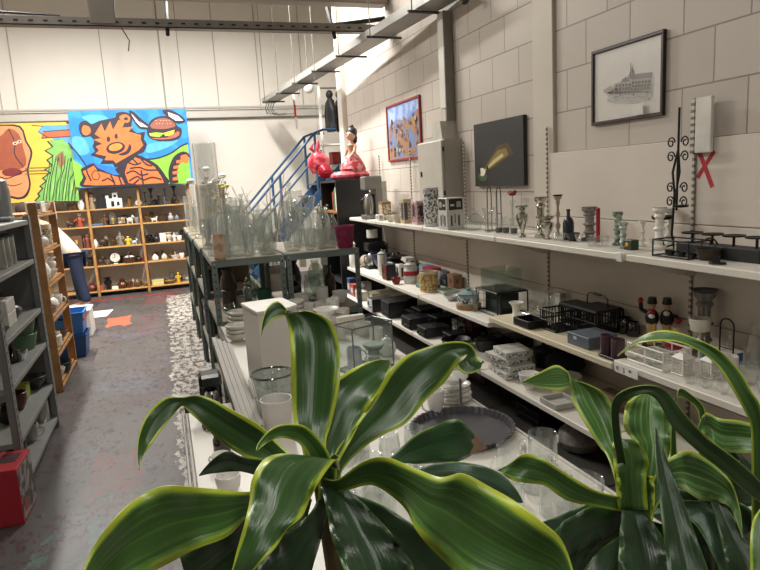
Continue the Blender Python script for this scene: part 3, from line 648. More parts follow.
leaf(pl, [(318, 505, 340, 505), (319, 482, 336, 482), (321, 468, 338, 462), (333, 454, 339, 456)], .88, .88, 'y', .3, name='leaf')
leaf(pl, [(340, 490, 338, 505), (365, 498, 352, 515), (396, 513, 376, 542), (430, 540, 408, 572), (462, 580, 440, 604)], .9, .78, 'd', .1)
leaf(pl, [(290, 500, 292, 520), (252, 512, 262, 552), (218, 530, 232, 588), (180, 556, 198, 622)], .92, .78, 'd', .1)
leaf(pl, [(300, 490, 312, 500), (280, 520, 300, 540), (240, 560, 275, 590), (220, 610, 250, 620)], .95, .85, 'd', .1)
leaf(pl, [(330, 495, 350, 500), (370, 520, 380, 535), (420, 560, 415, 585), (450, 610, 440, 620)], .97, .9, 'd', .1)
c2 = at_dep(632, 505, .95); c3 = at_dep(768, 530, .95)
pl = thing('potted_plant', 'bushy plant with arching leaves in front at the right end of the kitchenware table', 'plant', (c2.x + .06, c2.y, TZ + .001))
bpy.context.view_layer.update()
pot(pl, .15, .2, M('d8d5cd', .5))
b = MB(); b.tube([(-.04, 0, .15), (-.06, 0, .3), (-.06, 0, c2.z - TZ)], [.016, .014, .018], 8); b.build('stem', M('6a5c3c', .8, 0, .3, 30, .4), pl)
b = MB(); b.tube([(.05, -.02, .15), (.1, -.03, .3), (c3.x - c2.x - .06, c3.y - c2.y, c3.z - TZ)], [.016, .014, .016], 8); b.build('stem', M('6a5c3c', .8, 0, .3, 30, .4), pl)
leaf(pl, [(622, 520, 640, 520), (615, 480, 630, 480), (607, 456, 626, 460), (599, 446, 622, 440), (586, 425, 619, 420), (573, 402, 612, 404), (570, 388, 601, 391), (569, 377, 580, 382), (567, 371, 571, 386), (556, 365, 560, 391), (541, 372, 541, 388), (523, 381, 524, 383)], .95, 1.02, 's', .12, 1.05)
leaf(pl, [(624, 500, 630, 503), (617, 460, 626, 463), (612, 428, 620, 430), (612, 403, 620, 408), (622, 391, 629, 399), (645, 385, 646, 394), (665, 390, 658, 402), (685, 414, 672, 426), (709, 439, 694, 448), (736, 459, 724, 473), (757, 478, 745, 491), (771, 500, 765, 506)], .93, .9, 'k', .12, .84)
leaf(pl, [(630, 510, 655, 512), (636, 450, 668, 458), (625, 430, 675, 438), (624, 412, 675, 418), (630, 400, 670, 402), (642, 394, 658, 394)], .97, 1.05, 's', .15)
leaf(pl, [(670, 606, 720, 606), (667, 564, 706, 564), (662, 520, 691, 523), (657, 478, 676, 482), (655, 446, 663, 449), (655, 428, 656, 428)], .72, .86, 'd', .12)
leaf(pl, [(640, 505, 650, 520), (660, 468, 668, 490), (676, 454, 682, 489), (691, 451, 701, 500), (713, 464, 716, 502), (731, 482, 727, 505), (739, 505, 733, 513), (742, 525, 738, 526), (742, 538, 742.4, 538)], .92, .86, 's', .1, .9)
leaf(pl, [(764, 480, 780, 490), (765, 432, 772, 456), (746, 422, 748, 453), (722, 419, 722, 452), (708, 413, 712, 441), (702, 417, 703, 433), (697, 430, 699, 434)], .95, 1.0, 's', .14)
leaf(pl, [(752, 540, 778, 540), (752, 500, 772, 500), (752, 465, 768, 465), (751, 428, 764, 428), (745, 412, 760, 405), (733, 390, 752, 392), (720, 369, 742, 374), (702, 353, 724, 354), (678, 342, 702, 341), (656, 341, 676, 332), (637, 344, 657, 331), (625, 351, 639, 338), (617.5, 356, 619, 354)], .93, .98, 'y', .14, .86)
leaf(pl, [(670, 470, 678, 474), (671, 430, 676, 430), (672, 404, 677, 400), (679, 397, 680, 388), (690, 402, 692, 395), (698, 411, 703, 405), (700, 421, 706, 418)], .98, 1.0, 'e', .15)
leaf(pl, [(640, 498, 630, 520), (600, 503, 606, 537), (576, 514, 586, 547), (558, 528, 566, 562), (545, 562, 549, 582)], .95, .85, 'd', -.1)
leaf(pl, [(640, 500, 634, 514), (600, 492, 592, 506), (579, 481, 566, 500), (556, 467, 545, 486), (540, 457, 526, 483), (524, 454, 512, 480), (509, 464, 503, 474), (498, 470, 498.4, 471)], .92, .88, 'y', .1, .84)
leaf(pl, [(622, 510, 646, 512), (619, 545, 668, 547), (619, 576, 677, 578), (626, 604, 665, 604)], .88, .76, 'd', .12)
leaf(pl, [(710, 500, 722, 500), (721, 540, 746, 534), (727, 566, 766, 561), (736, 604, 776, 602)], .9, .8, 'd', .12)
leaf(pl, [(770, 500, 782, 500), (753, 520, 776, 520), (750, 560, 776, 560), (752, 604, 776, 604)], .82, .74, 'y', -.1)
leaf(pl, [(618, 510, 648, 510), (615, 480, 646, 477), (613, 455, 649, 462), (613, 442, 641, 445), (620, 439, 636, 440)], .9, .92, 'y', -.12)
leaf(pl, [(626, 530, 652, 530), (619, 495, 655, 495), (616, 474, 653, 476)], .9, .9, 'e', .3)
leaf(pl, [(668, 520, 690, 510), (700, 500, 716, 520), (735, 500, 742, 540), (760, 520, 760, 570), (790, 560, 780, 600)], 1.0, .95, 'd', .1)
leaf(pl, [(640, 510, 655, 490), (690, 480, 700, 520), (730, 470, 735, 510), (775, 470, 775, 500)], 1.02, 1.05, 'd', .1)
leaf(pl, [(650, 520, 640, 540), (700, 540, 690, 580), (740, 580, 720, 620)], 1.0, .92, 'd', .1)
leaf(pl, [(630, 520, 640, 540), (590, 530, 600, 560), (540, 560, 550, 600), (500, 600, 510, 630)], 1.0, .95, 'd', .1)
leaf(pl, [(745, 470, 765, 480), (725, 440, 745, 460), (705, 445, 720, 470), (690, 470, 700, 480)], 1.0, 1.02, 'g', .1)
leaf(pl, [(755, 470, 780, 475), (753, 448, 775, 450), (756, 440, 770, 438)], .9, .9, 'y', .2)

leaf(pl, [(625, 515, 640, 530), (590, 510, 600, 545), (555, 530, 575, 570), (520, 570, 545, 605)], .97, .86, 'd', .12)
leaf(pl, [(640, 525, 655, 525), (600, 550, 640, 560), (570, 590, 620, 605)], .93, .82, 'd', -.1)
leaf(pl, [(650, 515, 662, 500), (690, 520, 712, 505), (715, 560, 745, 545), (730, 600, 765, 600)], .95, .84, 'g', .1)
leaf(pl, [(640, 505, 660, 500), (648, 480, 690, 488), (655, 500, 705, 520), (670, 540, 715, 555), (690, 590, 710, 592)], .99, .9, 'd', .12)
leaf(pl, [(610, 500, 625, 512), (585, 505, 600, 525), (560, 515, 570, 540), (535, 525, 537, 530)], .99, 1.02, 'g', .1)
# ------------------------------------------------------------------ furniture
def slotted(c, holes, step):
    mt, nt, p = base('slotted_' + c)
    tc = nn(nt, 'ShaderNodeTexCoord'); sp = nn(nt, 'ShaderNodeSeparateXYZ'); nt.links.new(tc.outputs['Object'], sp.inputs[0])
    a = nn(nt, 'ShaderNodeMath', operation='MULTIPLY'); a.inputs[1].default_value = 1 / step; nt.links.new(sp.outputs['Z'], a.inputs[0])
    f = nn(nt, 'ShaderNodeMath', operation='FRACT'); nt.links.new(a.outputs[0], f.inputs[0])
    g = nn(nt, 'ShaderNodeMath', operation='LESS_THAN'); g.inputs[1].default_value = .45; nt.links.new(f.outputs[0], g.inputs[0])
    no = nn(nt, 'ShaderNodeTexNoise'); no.inputs['Scale'].default_value = 5
    r = nn(nt, 'ShaderNodeValToRGB'); r.color_ramp.elements[0].color = col(tuple(x * .8 for x in hx(c))); r.color_ramp.elements[1].color = col(hx(c)); nt.links.new(tc.outputs['Object'], no.inputs['Vector']); nt.links.new(no.outputs['Fac'], r.inputs[0])
    mx = nn(nt, 'ShaderNodeMixRGB'); nt.links.new(g.outputs[0], mx.inputs[0]); nt.links.new(r.outputs[0], mx.inputs[1]); mx.inputs[2].default_value = col(hx(holes)); nt.links.new(mx.outputs[0], p.inputs['Base Color']); p.inputs['Roughness'].default_value = .45
    return mt
SLOT = slotted('cfc9bc', '766f65', .034)
GALV = M('76827e', .5, .25, .18, 6); GALVD = M('59625f', .5, .25, .18, 6)
HOLE = M('262a29', .7)
SHW = M('dcd7cb', .45, 0, .05, 3); BACKP = M('d0c6bb', .6, 0, .05, 2)
XS = (2.2, 2.13, 2.05)               # front edges of the wall shelving levels
def zl(bay): return (1.353, (.807, .785, .735, .735, .735)[bay], (.396, .396, .396, .396, .396)[bay])
BAYS = ((1.27, 2.565), (2.575, 3.88), (3.89, 5.178), (5.188, 6.475), (6.485, 7.5))
BL = ('nearest bay of the white wall shelving behind the plants', 'white wall shelving bay below the framed drawing', 'white wall shelving bay below the black canvas', 'white wall shelving bay beneath the grey electrical cabinet', 'farthest bay of the white wall shelving beside the black bookcase')
bays = []
for k, (y0, y1) in enumerate(BAYS):
    t = thing('shelving_bay', BL[k], 'shelf', (0, 0, 0), 0, None); bays.append(t)
    top = 1.915 if k < 2 else 1.33
    zz = [.12, .52, .95, 1.47, top] if k < 2 else [.12, .52, .95, top]
    for a, c in zip(zz, zz[1:]):
        b = MB(); b.box(2.645, 2.677, y0 + .003, y1 - .003, a + .002, c - .002, .003); b.build('back_panel', BACKP, t)
    z = zl(k)
    for lv in range(3):
        b = MB(); b.box(XS[lv], 2.64, y0 + .002, y1 - .002, z[lv] - .036, z[lv], .004); b.build('shelf_board', SHW if (lv, k) != (1, 1) else M('d3c8ac', .5, 0, .06, 3), t)
        for y in (y0 + .02, y1 - .02):
            b = MB(); b.prism([(2.64, z[lv] - .037), (2.64, z[lv] - .15), (2.58, z[lv] - .15), (XS[lv] + .05, z[lv] - .037)], y - .004, y + .004, 'y'); b.build('bracket', SHW, t)
    b = MB(); b.box(2.1, 2.64, y0 + .002, y1 - .002, .0, .1, .004); b.build('base', M('4b4844', .6), t)
    b = MB(); b.box(2.632, 2.644, y1 - .002, y1 + .012, 0, 2.1, .001); b.build('upright', SLOT, t, smooth=0)
b = MB(); b.box(2.19, 2.199, 2.58, 2.62, 1.31, 1.36, .003); b.build('label_clip', M('e8e6df', .3), bays[1])
t = bays[0]
P = Paint(lambda u, v, d: (2.6445 - d, u, v))
P.line([(2.55, 1.853), (2.52, 1.80), (2.455, 1.665)], .026, M('b5202a', .6)).line([(2.45, 1.846), (2.50, 1.78), (2.55, 1.715)], .024, M('b5202a', .6))
P.done('painted_cross', t)
# price card in the shelf edge
t = thing('price_card', 'small white price card on the shelf edge below the glass dish', 'card', (2.128, 2.48, .772))
b = MB(); b.box(-.003, 0, -.1, .07, -.022, .024, .001); b.build('card', M('e6e3dc', .5), t)
def text(s, loc, rot, size, parent, c='24222a', name='lettering'):
    cu = bpy.data.curves.new(name, 'FONT'); cu.body = s; cu.size = size; cu.align_x = 'CENTER'; cu.align_y = 'CENTER'; cu.extrude = .0004
    me_o = bpy.data.objects.new(name, cu); C.objects.link(me_o); cu.materials.append(M(c)); bpy.context.view_layer.update(); me = bpy.data.meshes.new_from_object(me_o.evaluated_get(bpy.context.evaluated_depsgraph_get())); bpy.data.objects.remove(me_o); me_o = bpy.data.objects.new(name, me); C.objects.link(me_o); me_o.location = loc; me_o.rotation_euler = rot; me_o.parent = parent; return me_o
text('\u20ac', (-.0035, .045, .0), (PI / 2, 0, -PI / 2), .03, t); text('3', (-.0035, .0, -.003), (PI / 2, 0, -PI / 2), .036, t); text('00', (-.0035, -.045, .006), (PI / 2, 0, -PI / 2), .02, t)
t = thing('metal_bracket', 'white slotted metal bracket at the top of the upright under the framed drawing', 'bracket', (2.628, 2.5, 1.84))
b = MB(); b.box(-.012, .01, -.05, .05, 0, .275, .003); b.build('plate', M('ddd9cf', .4), t)
b = MB(); b.box(-.014, -.001, .052, .078, 0, .275, .002); b.build('slot_strip', SLOT, t, smooth=0)
# black bookcase at the far end
t = thing('bookcase', 'black bookcase at the far end of the wall shelving carrying the kneeling figurine', 'bookcase', (0, 0, 0))
bx0, bx1, by0, by1, bt = 2.08, 2.66, 7.6, 8.4, 1.82
for y in (by0, by1 - .03):
    b = MB(); b.box(bx0, bx1, y, y + .03, 0, bt, .003); b.build('side_panel', BLACK, t)
b = MB(); b.box(bx1 - .02, bx1, by0 + .03, by1 - .03, 0, bt, .002); b.build('back_panel', BLACK, t)
for z in (.05, .5, .95, 1.4, bt - .03):
    b = MB(); b.box(bx0, bx1 - .02, by0 + .03, by1 - .03, z, z + .028, .003); b.build('shelf_board', M('8a5a2e', .5) if z in (.95, 1.4) else BLACK, t)
# ------------------------------------------------------------------ the kitchenware table
TX0, TX1, TY0, TY1 = 0.0, 1.17, .42, 2.76
t = thing('display_table', 'white topped display table in front carrying the plants and tart tin', 'table', (0, 0, 0))
b = MB(); b.box(TX0 + .012, TX1 - .012, TY0, TY1, TZ - .03, TZ, .003); b.build('table_top', M('dedad0', .4, 0, .04, 2), t)
b = MB(); b.box(TX0, TX0 + .012, TY0, TY1, TZ - .05, TZ + .006, .002); b.box(TX0 - .014, TX0 - .003, TY0, TY1, TZ - .05, TZ - .004, .002); b.build('edge_strip', M('8d8b85', .35, .6), t)
b = MB(); b.box(TX1 - .012, TX1, TY0, TY1, TZ - .05, TZ + .004, .002); b.build('edge_strip', M('c9c5bb', .4), t)
for x in (TX0 + .06, TX1 - .06):
    for y in (TY0 + .08, TY1 - .08):
        b = MB(); b.box(x - .025, x + .025, y - .025, y + .025, 0, TZ - .03, .004); b.build('leg', GREYP, t)
b = MB(); b.box(TX0 + .05, TX1 - .05, TY0 + .1, TY1 - .1, .2, .225, .003); b.build('lower_shelf', M('9a968c', .5), t)
t = thing('display_table', 'white topped display table behind the first one carrying the glass tank', 'table', (0, 0, 0))
b = MB(); b.box(.3, TX1, 2.78, 4.38, TZ - .03, TZ, .003); b.build('table_top', M('d6d2c8', .4, 0, .04, 2), t)
b = MB(); b.box(.28, .3, 2.78, 4.38, TZ - .05, TZ + .004, .002); b.build('edge_strip', M('8d8b85', .35, .6), t)
for x in (.35, TX1 - .06):
    for y in (2.86, 4.3):
        b = MB(); b.box(x - .025, x + .025, y - .025, y + .025, 0, TZ - .03, .004); b.build('leg', GREYP, t)
# ------------------------------------------------------------------ metal racks behind the table
RT = 1.3
def rack(x0, x1, y0, y1, top, levels, label, holes=True):
    t = thing('metal_rack', label, 'rack', (0, 0, 0))
    for sx, x in ((1, x0), (-1, x1)):
        for sy, y in ((1, y0), (-1, y1)):
            b = MB(); b.box(min(x, x + sx * .038), max(x, x + sx * .038), min(y, y + sy * .004), max(y, y + sy * .004), 0, top, .001)
            b.box(min(x, x + sx * .004), max(x, x + sx * .004), min(y, y + sy * .038), max(y, y + sy * .038), 0, top, .001); po = b.build('post', GALV, t)
            b = MB(); n = int(top / .05)
            for i in range(2, n):
                z = i * .05; yy = y - sy * .0008; b.box(x + sx * .019 - .004, x + sx * .019 + .004, min(yy, yy + sy * .002), max(yy, yy + sy * .002), z, z + .014, 0)
                xx = x - sx * .0008; b.box(min(xx, xx + sx * .002), max(xx, xx + sx * .002), y + sy * .019 - .004, y + sy * .019 + .004, z, z + .014, 0)
            b.build('slots', HOLE, po, smooth=0)
    for z in levels:
        b = MB(); b.box(x0 + .004, x1 - .004, y0 + .005, y1 - .005, z - .045, z - .003, .002); b.box(x0 + .004, x1 - .004, y0 + .006, y1 - .006, z - .003, z, .001)
        sh = b.build('shelf', GALV, t)
        b = MB(); b.box(x0 + .01, x1 - .01, y0 + .01, y1 - .01, z, z + .004, .001); b.build('board', M('8d8069', .6, 0, .25, 5), sh)
        for x in (x0 + .02, x1 - .02):
            b = MB(); b.at(x, y0 + .004, z - .02, 0, PI / 2).cyl(0, 0, 0, .006, .007, n=8); b.build('bolt', STEEL, sh)
    return t
rack(.285, .80, 4.45, 5.5, RT, (RT, .86, .3), 'grey metal rack with glassware, left of the pair facing the table')
rack(.81, 1.365, 4.45, 5.5, RT, (RT, .86, .3), 'grey metal rack with glassware, right of the pair facing the table')
rack(.27, .80, 5.55, 6.65, RT, (RT, .9, .4), 'grey metal rack standing directly behind the pair facing the table')
rack(.26, .80, 6.72, 7.8, RT, (RT, .9, .4), 'grey metal rack second behind the pair along the aisle')
rack(.25, .80, 7.87, 8.95, RT, (RT, .9, .4), 'grey metal rack at the far end of the glassware row')
# ------------------------------------------------------------------ grey shelf unit at the left
t = thing('metal_shelf_unit', 'tall grey metal shelf unit at the left edge of the picture', 'shelf', (-.955, 4.08, 0))
GU = M('7b7c7a', .5, .1, .1, 4)
for y in (0, 1.24):
    for x in (0, -.43):
        b = MB(); b.box(x - (.004 if x == 0 else -0), x + (.0 if x == 0 else .004), y, y + .075, 0, 1.68, .001); b.box(min(x, x + (-.04 if x == 0 else .04)), max(x, x + (-.04 if x == 0 else .04)), y, y + .004, 0, 1.68, .001); po = b.build('post', GU, t)
        b = MB()
        for i in range(3, 32): b.box(x - .006 if x == 0 else x - .002, x + .001 if x == 0 else x + .005, y + .033, y + .042, i * .05, i * .05 + .016, 0)
        b.build('slots', HOLE, po, smooth=0)
b = MB(); b.box(-.43, 0, 1.315, 1.32, .02, 1.66, .001); b.build('end_panel', GU, t)
GLZ = (.09, .36, .70, .975, 1.353, 1.65)
for z in GLZ:
    b = MB(); b.box(-.43, -.0045, .006, 1.313, z - .035, z, .003); b.build('shelf', M('8a8b88', .5, .1, .1, 4), t)
# ------------------------------------------------------------------ wooden shelf unit behind it
t = thing('wooden_shelf_unit', 'open wooden shelf unit with white china between grey shelf and back rack', 'shelf', (-1.05, 6.3, 0))
W2 = M('9c7244', .55, 0, .25, 6)
for y in (0, 1.02):
    for x in (0, -.42):
        b = MB(); b.box(x - .075, x, y, y + .03, 0, 1.77, .004); b.build('post', W2, t)
WLZ = (.07, .367, .70, 1.023, 1.339, 1.673)
for z in WLZ:
    b = MB()
    for i in range(4): b.box(-.41 + i * .1, -.325 + i * .1, .032, 1.018, z - .02, z, .003)
    b.build('slatted_shelf', M('b07f48', .5, 0, .2, 6), t)
    b = MB(); b.box(-.024, 0, .032, 1.018, z - .04, z - .021, .003); b.build('front_rail', W2, t)
# ------------------------------------------------------------------ object kinds (built at their base, h and w in metres)
PR = {
 'cyl': [(0, 0), (.96, 0), (1, .02), (1, 1)],
 'tumbler': [(0, 0), (.72, 0), (.78, .03), (1, 1)],
 'bowl': [(0, 0), (.42, 0), (.46, .08), (.78, .4), (.95, .8), (1, 1)],
 'cup': [(0, 0), (.6, 0), (.66, .06), (.9, .35), (1, .7), (1, 1)],
 'vase': [(0, 0), (.6, 0), (.65, .03), (.92, .3), (1, .5), (.8, .75), (.52, .88), (.72, 1)],
 'urn': [(0, 0), (.62, 0), (.6, .05), (.3, .12), (.32, .2), (.72, .4), (.95, .62), (.9, .74), (.5, .8), (.46, .86), (1, .96), (1, 1)],
 'bottle': [(0, 0), (.92, 0), (1, .04), (1, .55), (.8, .67), (.32, .77), (.29, .94), (.38, .95), (.38, 1)],
 'decanter': [(0, 0), (.85, 0), (1, .06), (.95, .25), (.4, .55), (.26, .68), (.26, .8), (.42, .84)],
 'flare': [(0, 0), (.62, 0), (.56, .06), (.5, .4), (.62, .75), (1, 1)],
 'goblet': [(0, 0), (.62, 0), (.58, .03), (.14, .07), (.11, .22), (.45, .3), (.9, .5), (1, .72), (.9, 1)],
 'pedestal': [(0, 0), (.5, 0), (.45, .03), (.12, .08), (.12, .66), (.82, .72), (1, .97), (1, 1)],
 'jar': [(0, 0), (.92, 0), (1, .05), (1, .72), (.82, .84), (.76, .88), (.86, .9), (.86, 1)],
 'round': [(0, 0), (.45, 0), (.75, .12), (1, .42), (.9, .68), (.6, .85), (.45, .9), (.55, 1)],
 'square': [(0, 0), (.97, 0), (1, .02), (1, 1)],
 'slim': [(0, 0), (.9, 0), (1, .02), (.5, .2), (.4, .5), (.55, .9), (.8, 1)],
 'stick': [(0, 0), (.9, 0), (.95, .03), (.8, .06), (.36, .1), (.3, .16), (.62, .22), (.66, .28), (.36, .34), (.28, .44), (.5, .52), (.56, .57), (.34, .62), (.3, .74), (.55, .84), (.5, .9), (1, .95), (1, 1), (0, 1)],
 'stick2': [(0, 0), (1, 0), (1, .06), (.5, .1), (.55, .2), (.8, .24), (.55, .3), (.5, .44), (.85, .5), (.55, .56), (.55, .74), (.8, .8), (.6, .86), (.95, .94), (.95, 1), (0, 1)],
 'egg': [(0, 0), (.5, .02), (.85, .2), (1, .45), (.85, .75), (.45, .95), (0, 1)],
 'plate': [(0, 0), (.55, 0), (.6, .25), (.95, .8), (1, 1)],
}
def prof(name, h, w): return [(r * w / 2, z * h) for r, z in PR[name]]
def hollow(name, h, w, t=None):
    p = prof(name, h, w); t = t or min(.004, w * .06)
    inner = [(max(r - t, .001), max(z, t * 1.5)) for r, z in p if r > 1e-6]
    q = [a for i, a in enumerate(inner) if i == 0 or (a[1] > inner[i - 1][1] + 1e-5)]
    return p + [(p[-1][0] - t / 2, p[-1][1] + t * .3)] + q[::-1] + [(0, q[0][1])]
def k_vessel(T, h, w, shape='vase', mat=CHINA, n=22, t=None, band=None, lid=None, **k):
    b = MB(); nseg = 4 if shape == 'square' else n
    if shape == 'square': b.at(rz=PI / 4, sc=1); w = w * 1.3
    b.lathe(hollow(shape, h, w, t), nseg); b.build('body', mat, T, smooth=20 if shape == 'square' else 40)
    if band:
        b = MB(); p = prof(shape, h, w); z0, z1 = band[0] * h, band[1] * h
        def rr(z):
            for (r0, a), (r1, c) in zip(p, p[1:]):
                if a <= z <= c and c > a: return r0 + (r1 - r0) * (z - a) / (c - a)
            return p[-1][0]
        b.lathe([(rr(z0 + (z1 - z0) * i / 6) + .0012, z0 + (z1 - z0) * i / 6) for i in range(7)], n); b.build('band', band[2], T)
    if lid:
        b = MB(); r = prof(shape, h, w)[-1][0]; b.lathe([(0, h), (r * 1.05, h), (r * 1.05, h + .012), (r * .4, h + .03), (r * .18, h + .032), (r * .2, h + .05), (0, h + .056)], 18); b.build('lid', lid, T)
def k_mug(T, h, w, shape='cup', mat=CHINA, side=1, band=None, rz=0, **k):
    b = MB(); b.lathe(hollow(shape, h, w, .004), 22); b.build('body', mat, T)
    b = MB(); b.tube([(math.cos(a) * h * .28 + w * .47, 0, h * .52 + math.sin(a) * h * .3) for a in [PI * (.62 - 1.24 * i / 10) for i in range(11)]], max(.004, w * .045), 7); b.build('handle', mat, T)
    if band: b = MB(); b.cyl(0, 0, band[0] * h, band[1] * h, w / 2 + .001, n=22); b.build('print', band[2], T)
def k_teapot(T, h, w, mat=CHINA, lidmat=None, **k):
    w *= .72; H = h * .8
    b = MB(); b.lathe([(0, 0), (w * .3, 0), (w * .42, H * .1), (w * .5, H * .42), (w * .42, H * .75), (w * .28, H * .88), (0, H * .88)], 20); b.build('body', mat, T)
    b = MB(); b.lathe([(0, H * .86), (w * .29, H * .88), (w * .2, H * 1.02), (w * .06, H * 1.07), (w * .08, H * 1.16), (0, H * 1.22)], 16); b.build('lid', lidmat or mat, T)
    b = MB(); b.tube([(w * .4, 0, H * .3), (w * .6, 0, H * .42), (w * .68, 0, H * .7), (w * .78, 0, H * .8)], [w * .1, w * .075, w * .055, w * .045], 8); b.build('spout', mat, T)
    b = MB(); b.tube([(-w * .4, 0, H * .7), (-w * .62, 0, H * .72), (-w * .68, 0, H * .45), (-w * .44, 0, H * .22)], w * .045, 7); b.build('handle', mat, T)
def k_carton(T, h, w, d=None, mat=WHITE, prints=(), tape=None, **k):
    d = d or w * .7
    b = MB(); b.box(-d / 2, d / 2, -w / 2, w / 2, 0, h, .003); b.build('box_body', mat, T)
    # print patches: (u0,u1,v0,v1,mat) on the aisle face and the near face
    for i, (u0, u1, v0, v1, pm) in enumerate(prints):
        b = MB(); b.box(-d / 2 - .0012 - .0004 * i, -d / 2 + .001, -w / 2 + u0 * w, -w / 2 + u1 * w, v0 * h, v1 * h, 0)
        b.box(-d / 2 + u0 * d, -d / 2 + u1 * d, -w / 2 - .0012 - .0004 * i, -w / 2 + .001, v0 * h, v1 * h, 0); b.build('printed_panel', pm, T, smooth=0)
    b = MB(); b.box(-d / 2 + .004, d / 2 - .004, -.0015, .0015, h - .001, h + .0012, 0); b.build('lid_seam', tape or M('8b857a'), T, smooth=0)
def k_book(T, h, w, d=None, mat='8a3030', **k):
    d = d or .16; cm = as_mat(mat)
    b = MB(); b.box(-d / 2, d / 2, -w / 2, -w / 2 + .003, 0, h, .001); b.box(-d / 2, d / 2, w / 2 - .003, w / 2, 0, h, .001); b.box(-d / 2, -d / 2 + .003, -w / 2, w / 2, 0, h, .001); b.build('cover', cm, T)
    b = MB(); b.box(-d / 2 + .003, d / 2 - .004, -w / 2 + .003, w / 2 - .003, .003, h - .003, .001); b.build('pages', M('ddd6c4', .8), T)
def k_stick(T, h, w, mat=WHITE, shape='stick', dish=None, **k):
    b = MB(); b.lathe(prof(shape, h * .97, w * (.8 if dish else 1)), 20); b.build('stem', mat, T)
    b = MB(); r = w * .5; b.lathe([(0, h * .965), (r * .8, h * .965), (r, h), (r * .93, h), (r * .75, h * .98), (0, h * .98)], 20); b.build('drip_dish', dish or mat, T)
def k_figure(T, h, w, body='8a6a4a', head='d8b08a', hat=None, base=None, **k):
    z0 = 0
    if base: b = MB(); b.lathe([(0, 0), (w * .5, 0), (w * .5, h * .05), (0, h * .06)], 14); b.build('base', base, T); z0 = h * .055
    b = MB(); b.lathe([(0, z0), (w * .4, z0), (w * .42, h * .12), (w * .3, h * .4), (w * .36, h * .58), (w * .3, h * .68), (w * .1, h * .74), (0, h * .75)], 14, sy=.8, wob=lambda a, z: 1 + .06 * math.sin(4 * a + z * 60))
    for s in (-1, 1): b.tube([(0, s * w * .3, h * .64), (-w * .15, s * w * .42, h * .5), (-w * .34, s * w * .22, h * .44)], [w * .1, w * .09, w * .07], 6)
    b.build('body', body, T)
    b = MB(); b.ball(0, 0, h * .84, w * .2, w * .19, h * .11); b.ball(-w * .2, 0, h * .83, w * .04); b.build('head', head, T)
    if hat: b = MB(); b.lathe([(0, h * .86), (w * .24, h * .87), (w * .22, h * .92), (w * .14, h * .99), (0, h)], 12); b.build('hair', hat, T)
def k_animal(T, h, w, mat='8a6a4a', mat2=None, **k):
    b = MB(); b.ball(0, 0, h * .42, w * .2, w * .36, h * .26)
    for x in (-.1, .1):
        for y in (-.24, .24): b.tube([(x * w, y * w, h * .4), (x * w, y * w * 1.1, 0)], [w * .08, w * .06], 6)
    b.tube([(0, w * .3, h * .5), (0, w * .48, h * .75)], [w * .05, w * .03], 6); b.build('body', mat, T)
    b = MB(); b.ball(0, -w * .36, h * .74, w * .17, w * .17, h * .2); b.ball(0, -w * .5, h * .68, w * .08, w * .1, h * .08); b.lathe([(w * .06, 0), (0, h * .16)], 6, -w * .1, -w * .34, h * .86); b.lathe([(w * .06, 0), (0, h * .16)], 6, w * .1, -w * .34, h * .86); b.build('head', mat2 or mat, T)
def k_basket(T, h, w, mat='6e4a2a', handle=True, fill=None, **k):
    b = MB(); b.lathe(hollow('tumbler', h * (.5 if handle else 1), w, .006), 22, wob=lambda a, z: 1 + .03 * math.sin(14 * a) * math.cos(z * 300)); b.build('woven_body', M(mat, .8, 0, .4, 40, .5), T)
    if handle: b = MB(); b.tube([(math.cos(PI * i / 12) * w * .47, 0, h * .48 + math.sin(PI * i / 12) * h * .5) for i in range(13)], w * .035, 6); b.build('handle', M(mat, .8, 0, .4, 40), T)
    if fill: b = MB(); b.ball(0, 0, h * .42, w * .4, w * .4, h * .2); b.build('filling', fill, T)
def k_clock(T, h, w, mat=BLACK, face='e8e4d8', **k):
    b = MB(); b.at(0, 0, h / 2, 0, 0, PI / 2).cyl(0, 0, -.02, .02, min(h, w) * .5, n=24); b.build('case', mat, T)
    b = MB(); b.at(0, 0, h / 2, 0, 0, -PI / 2).cyl(0, 0, .018, .023, min(h, w) * .4, n=24); b.build('face', face, T)
    b = MB(); b.box(-.027, -.024, -.004, .004, h / 2, h * .78, .001); b.box(-.027, -.024, 0, h * .2, h / 2 - .004, h / 2 + .004, .001); b.build('hands', BLACK, T)
    b = MB(); b.box(-.03, .03, -w * .22, w * .22, 0, h * .06, .004); b.build('foot', mat, T)
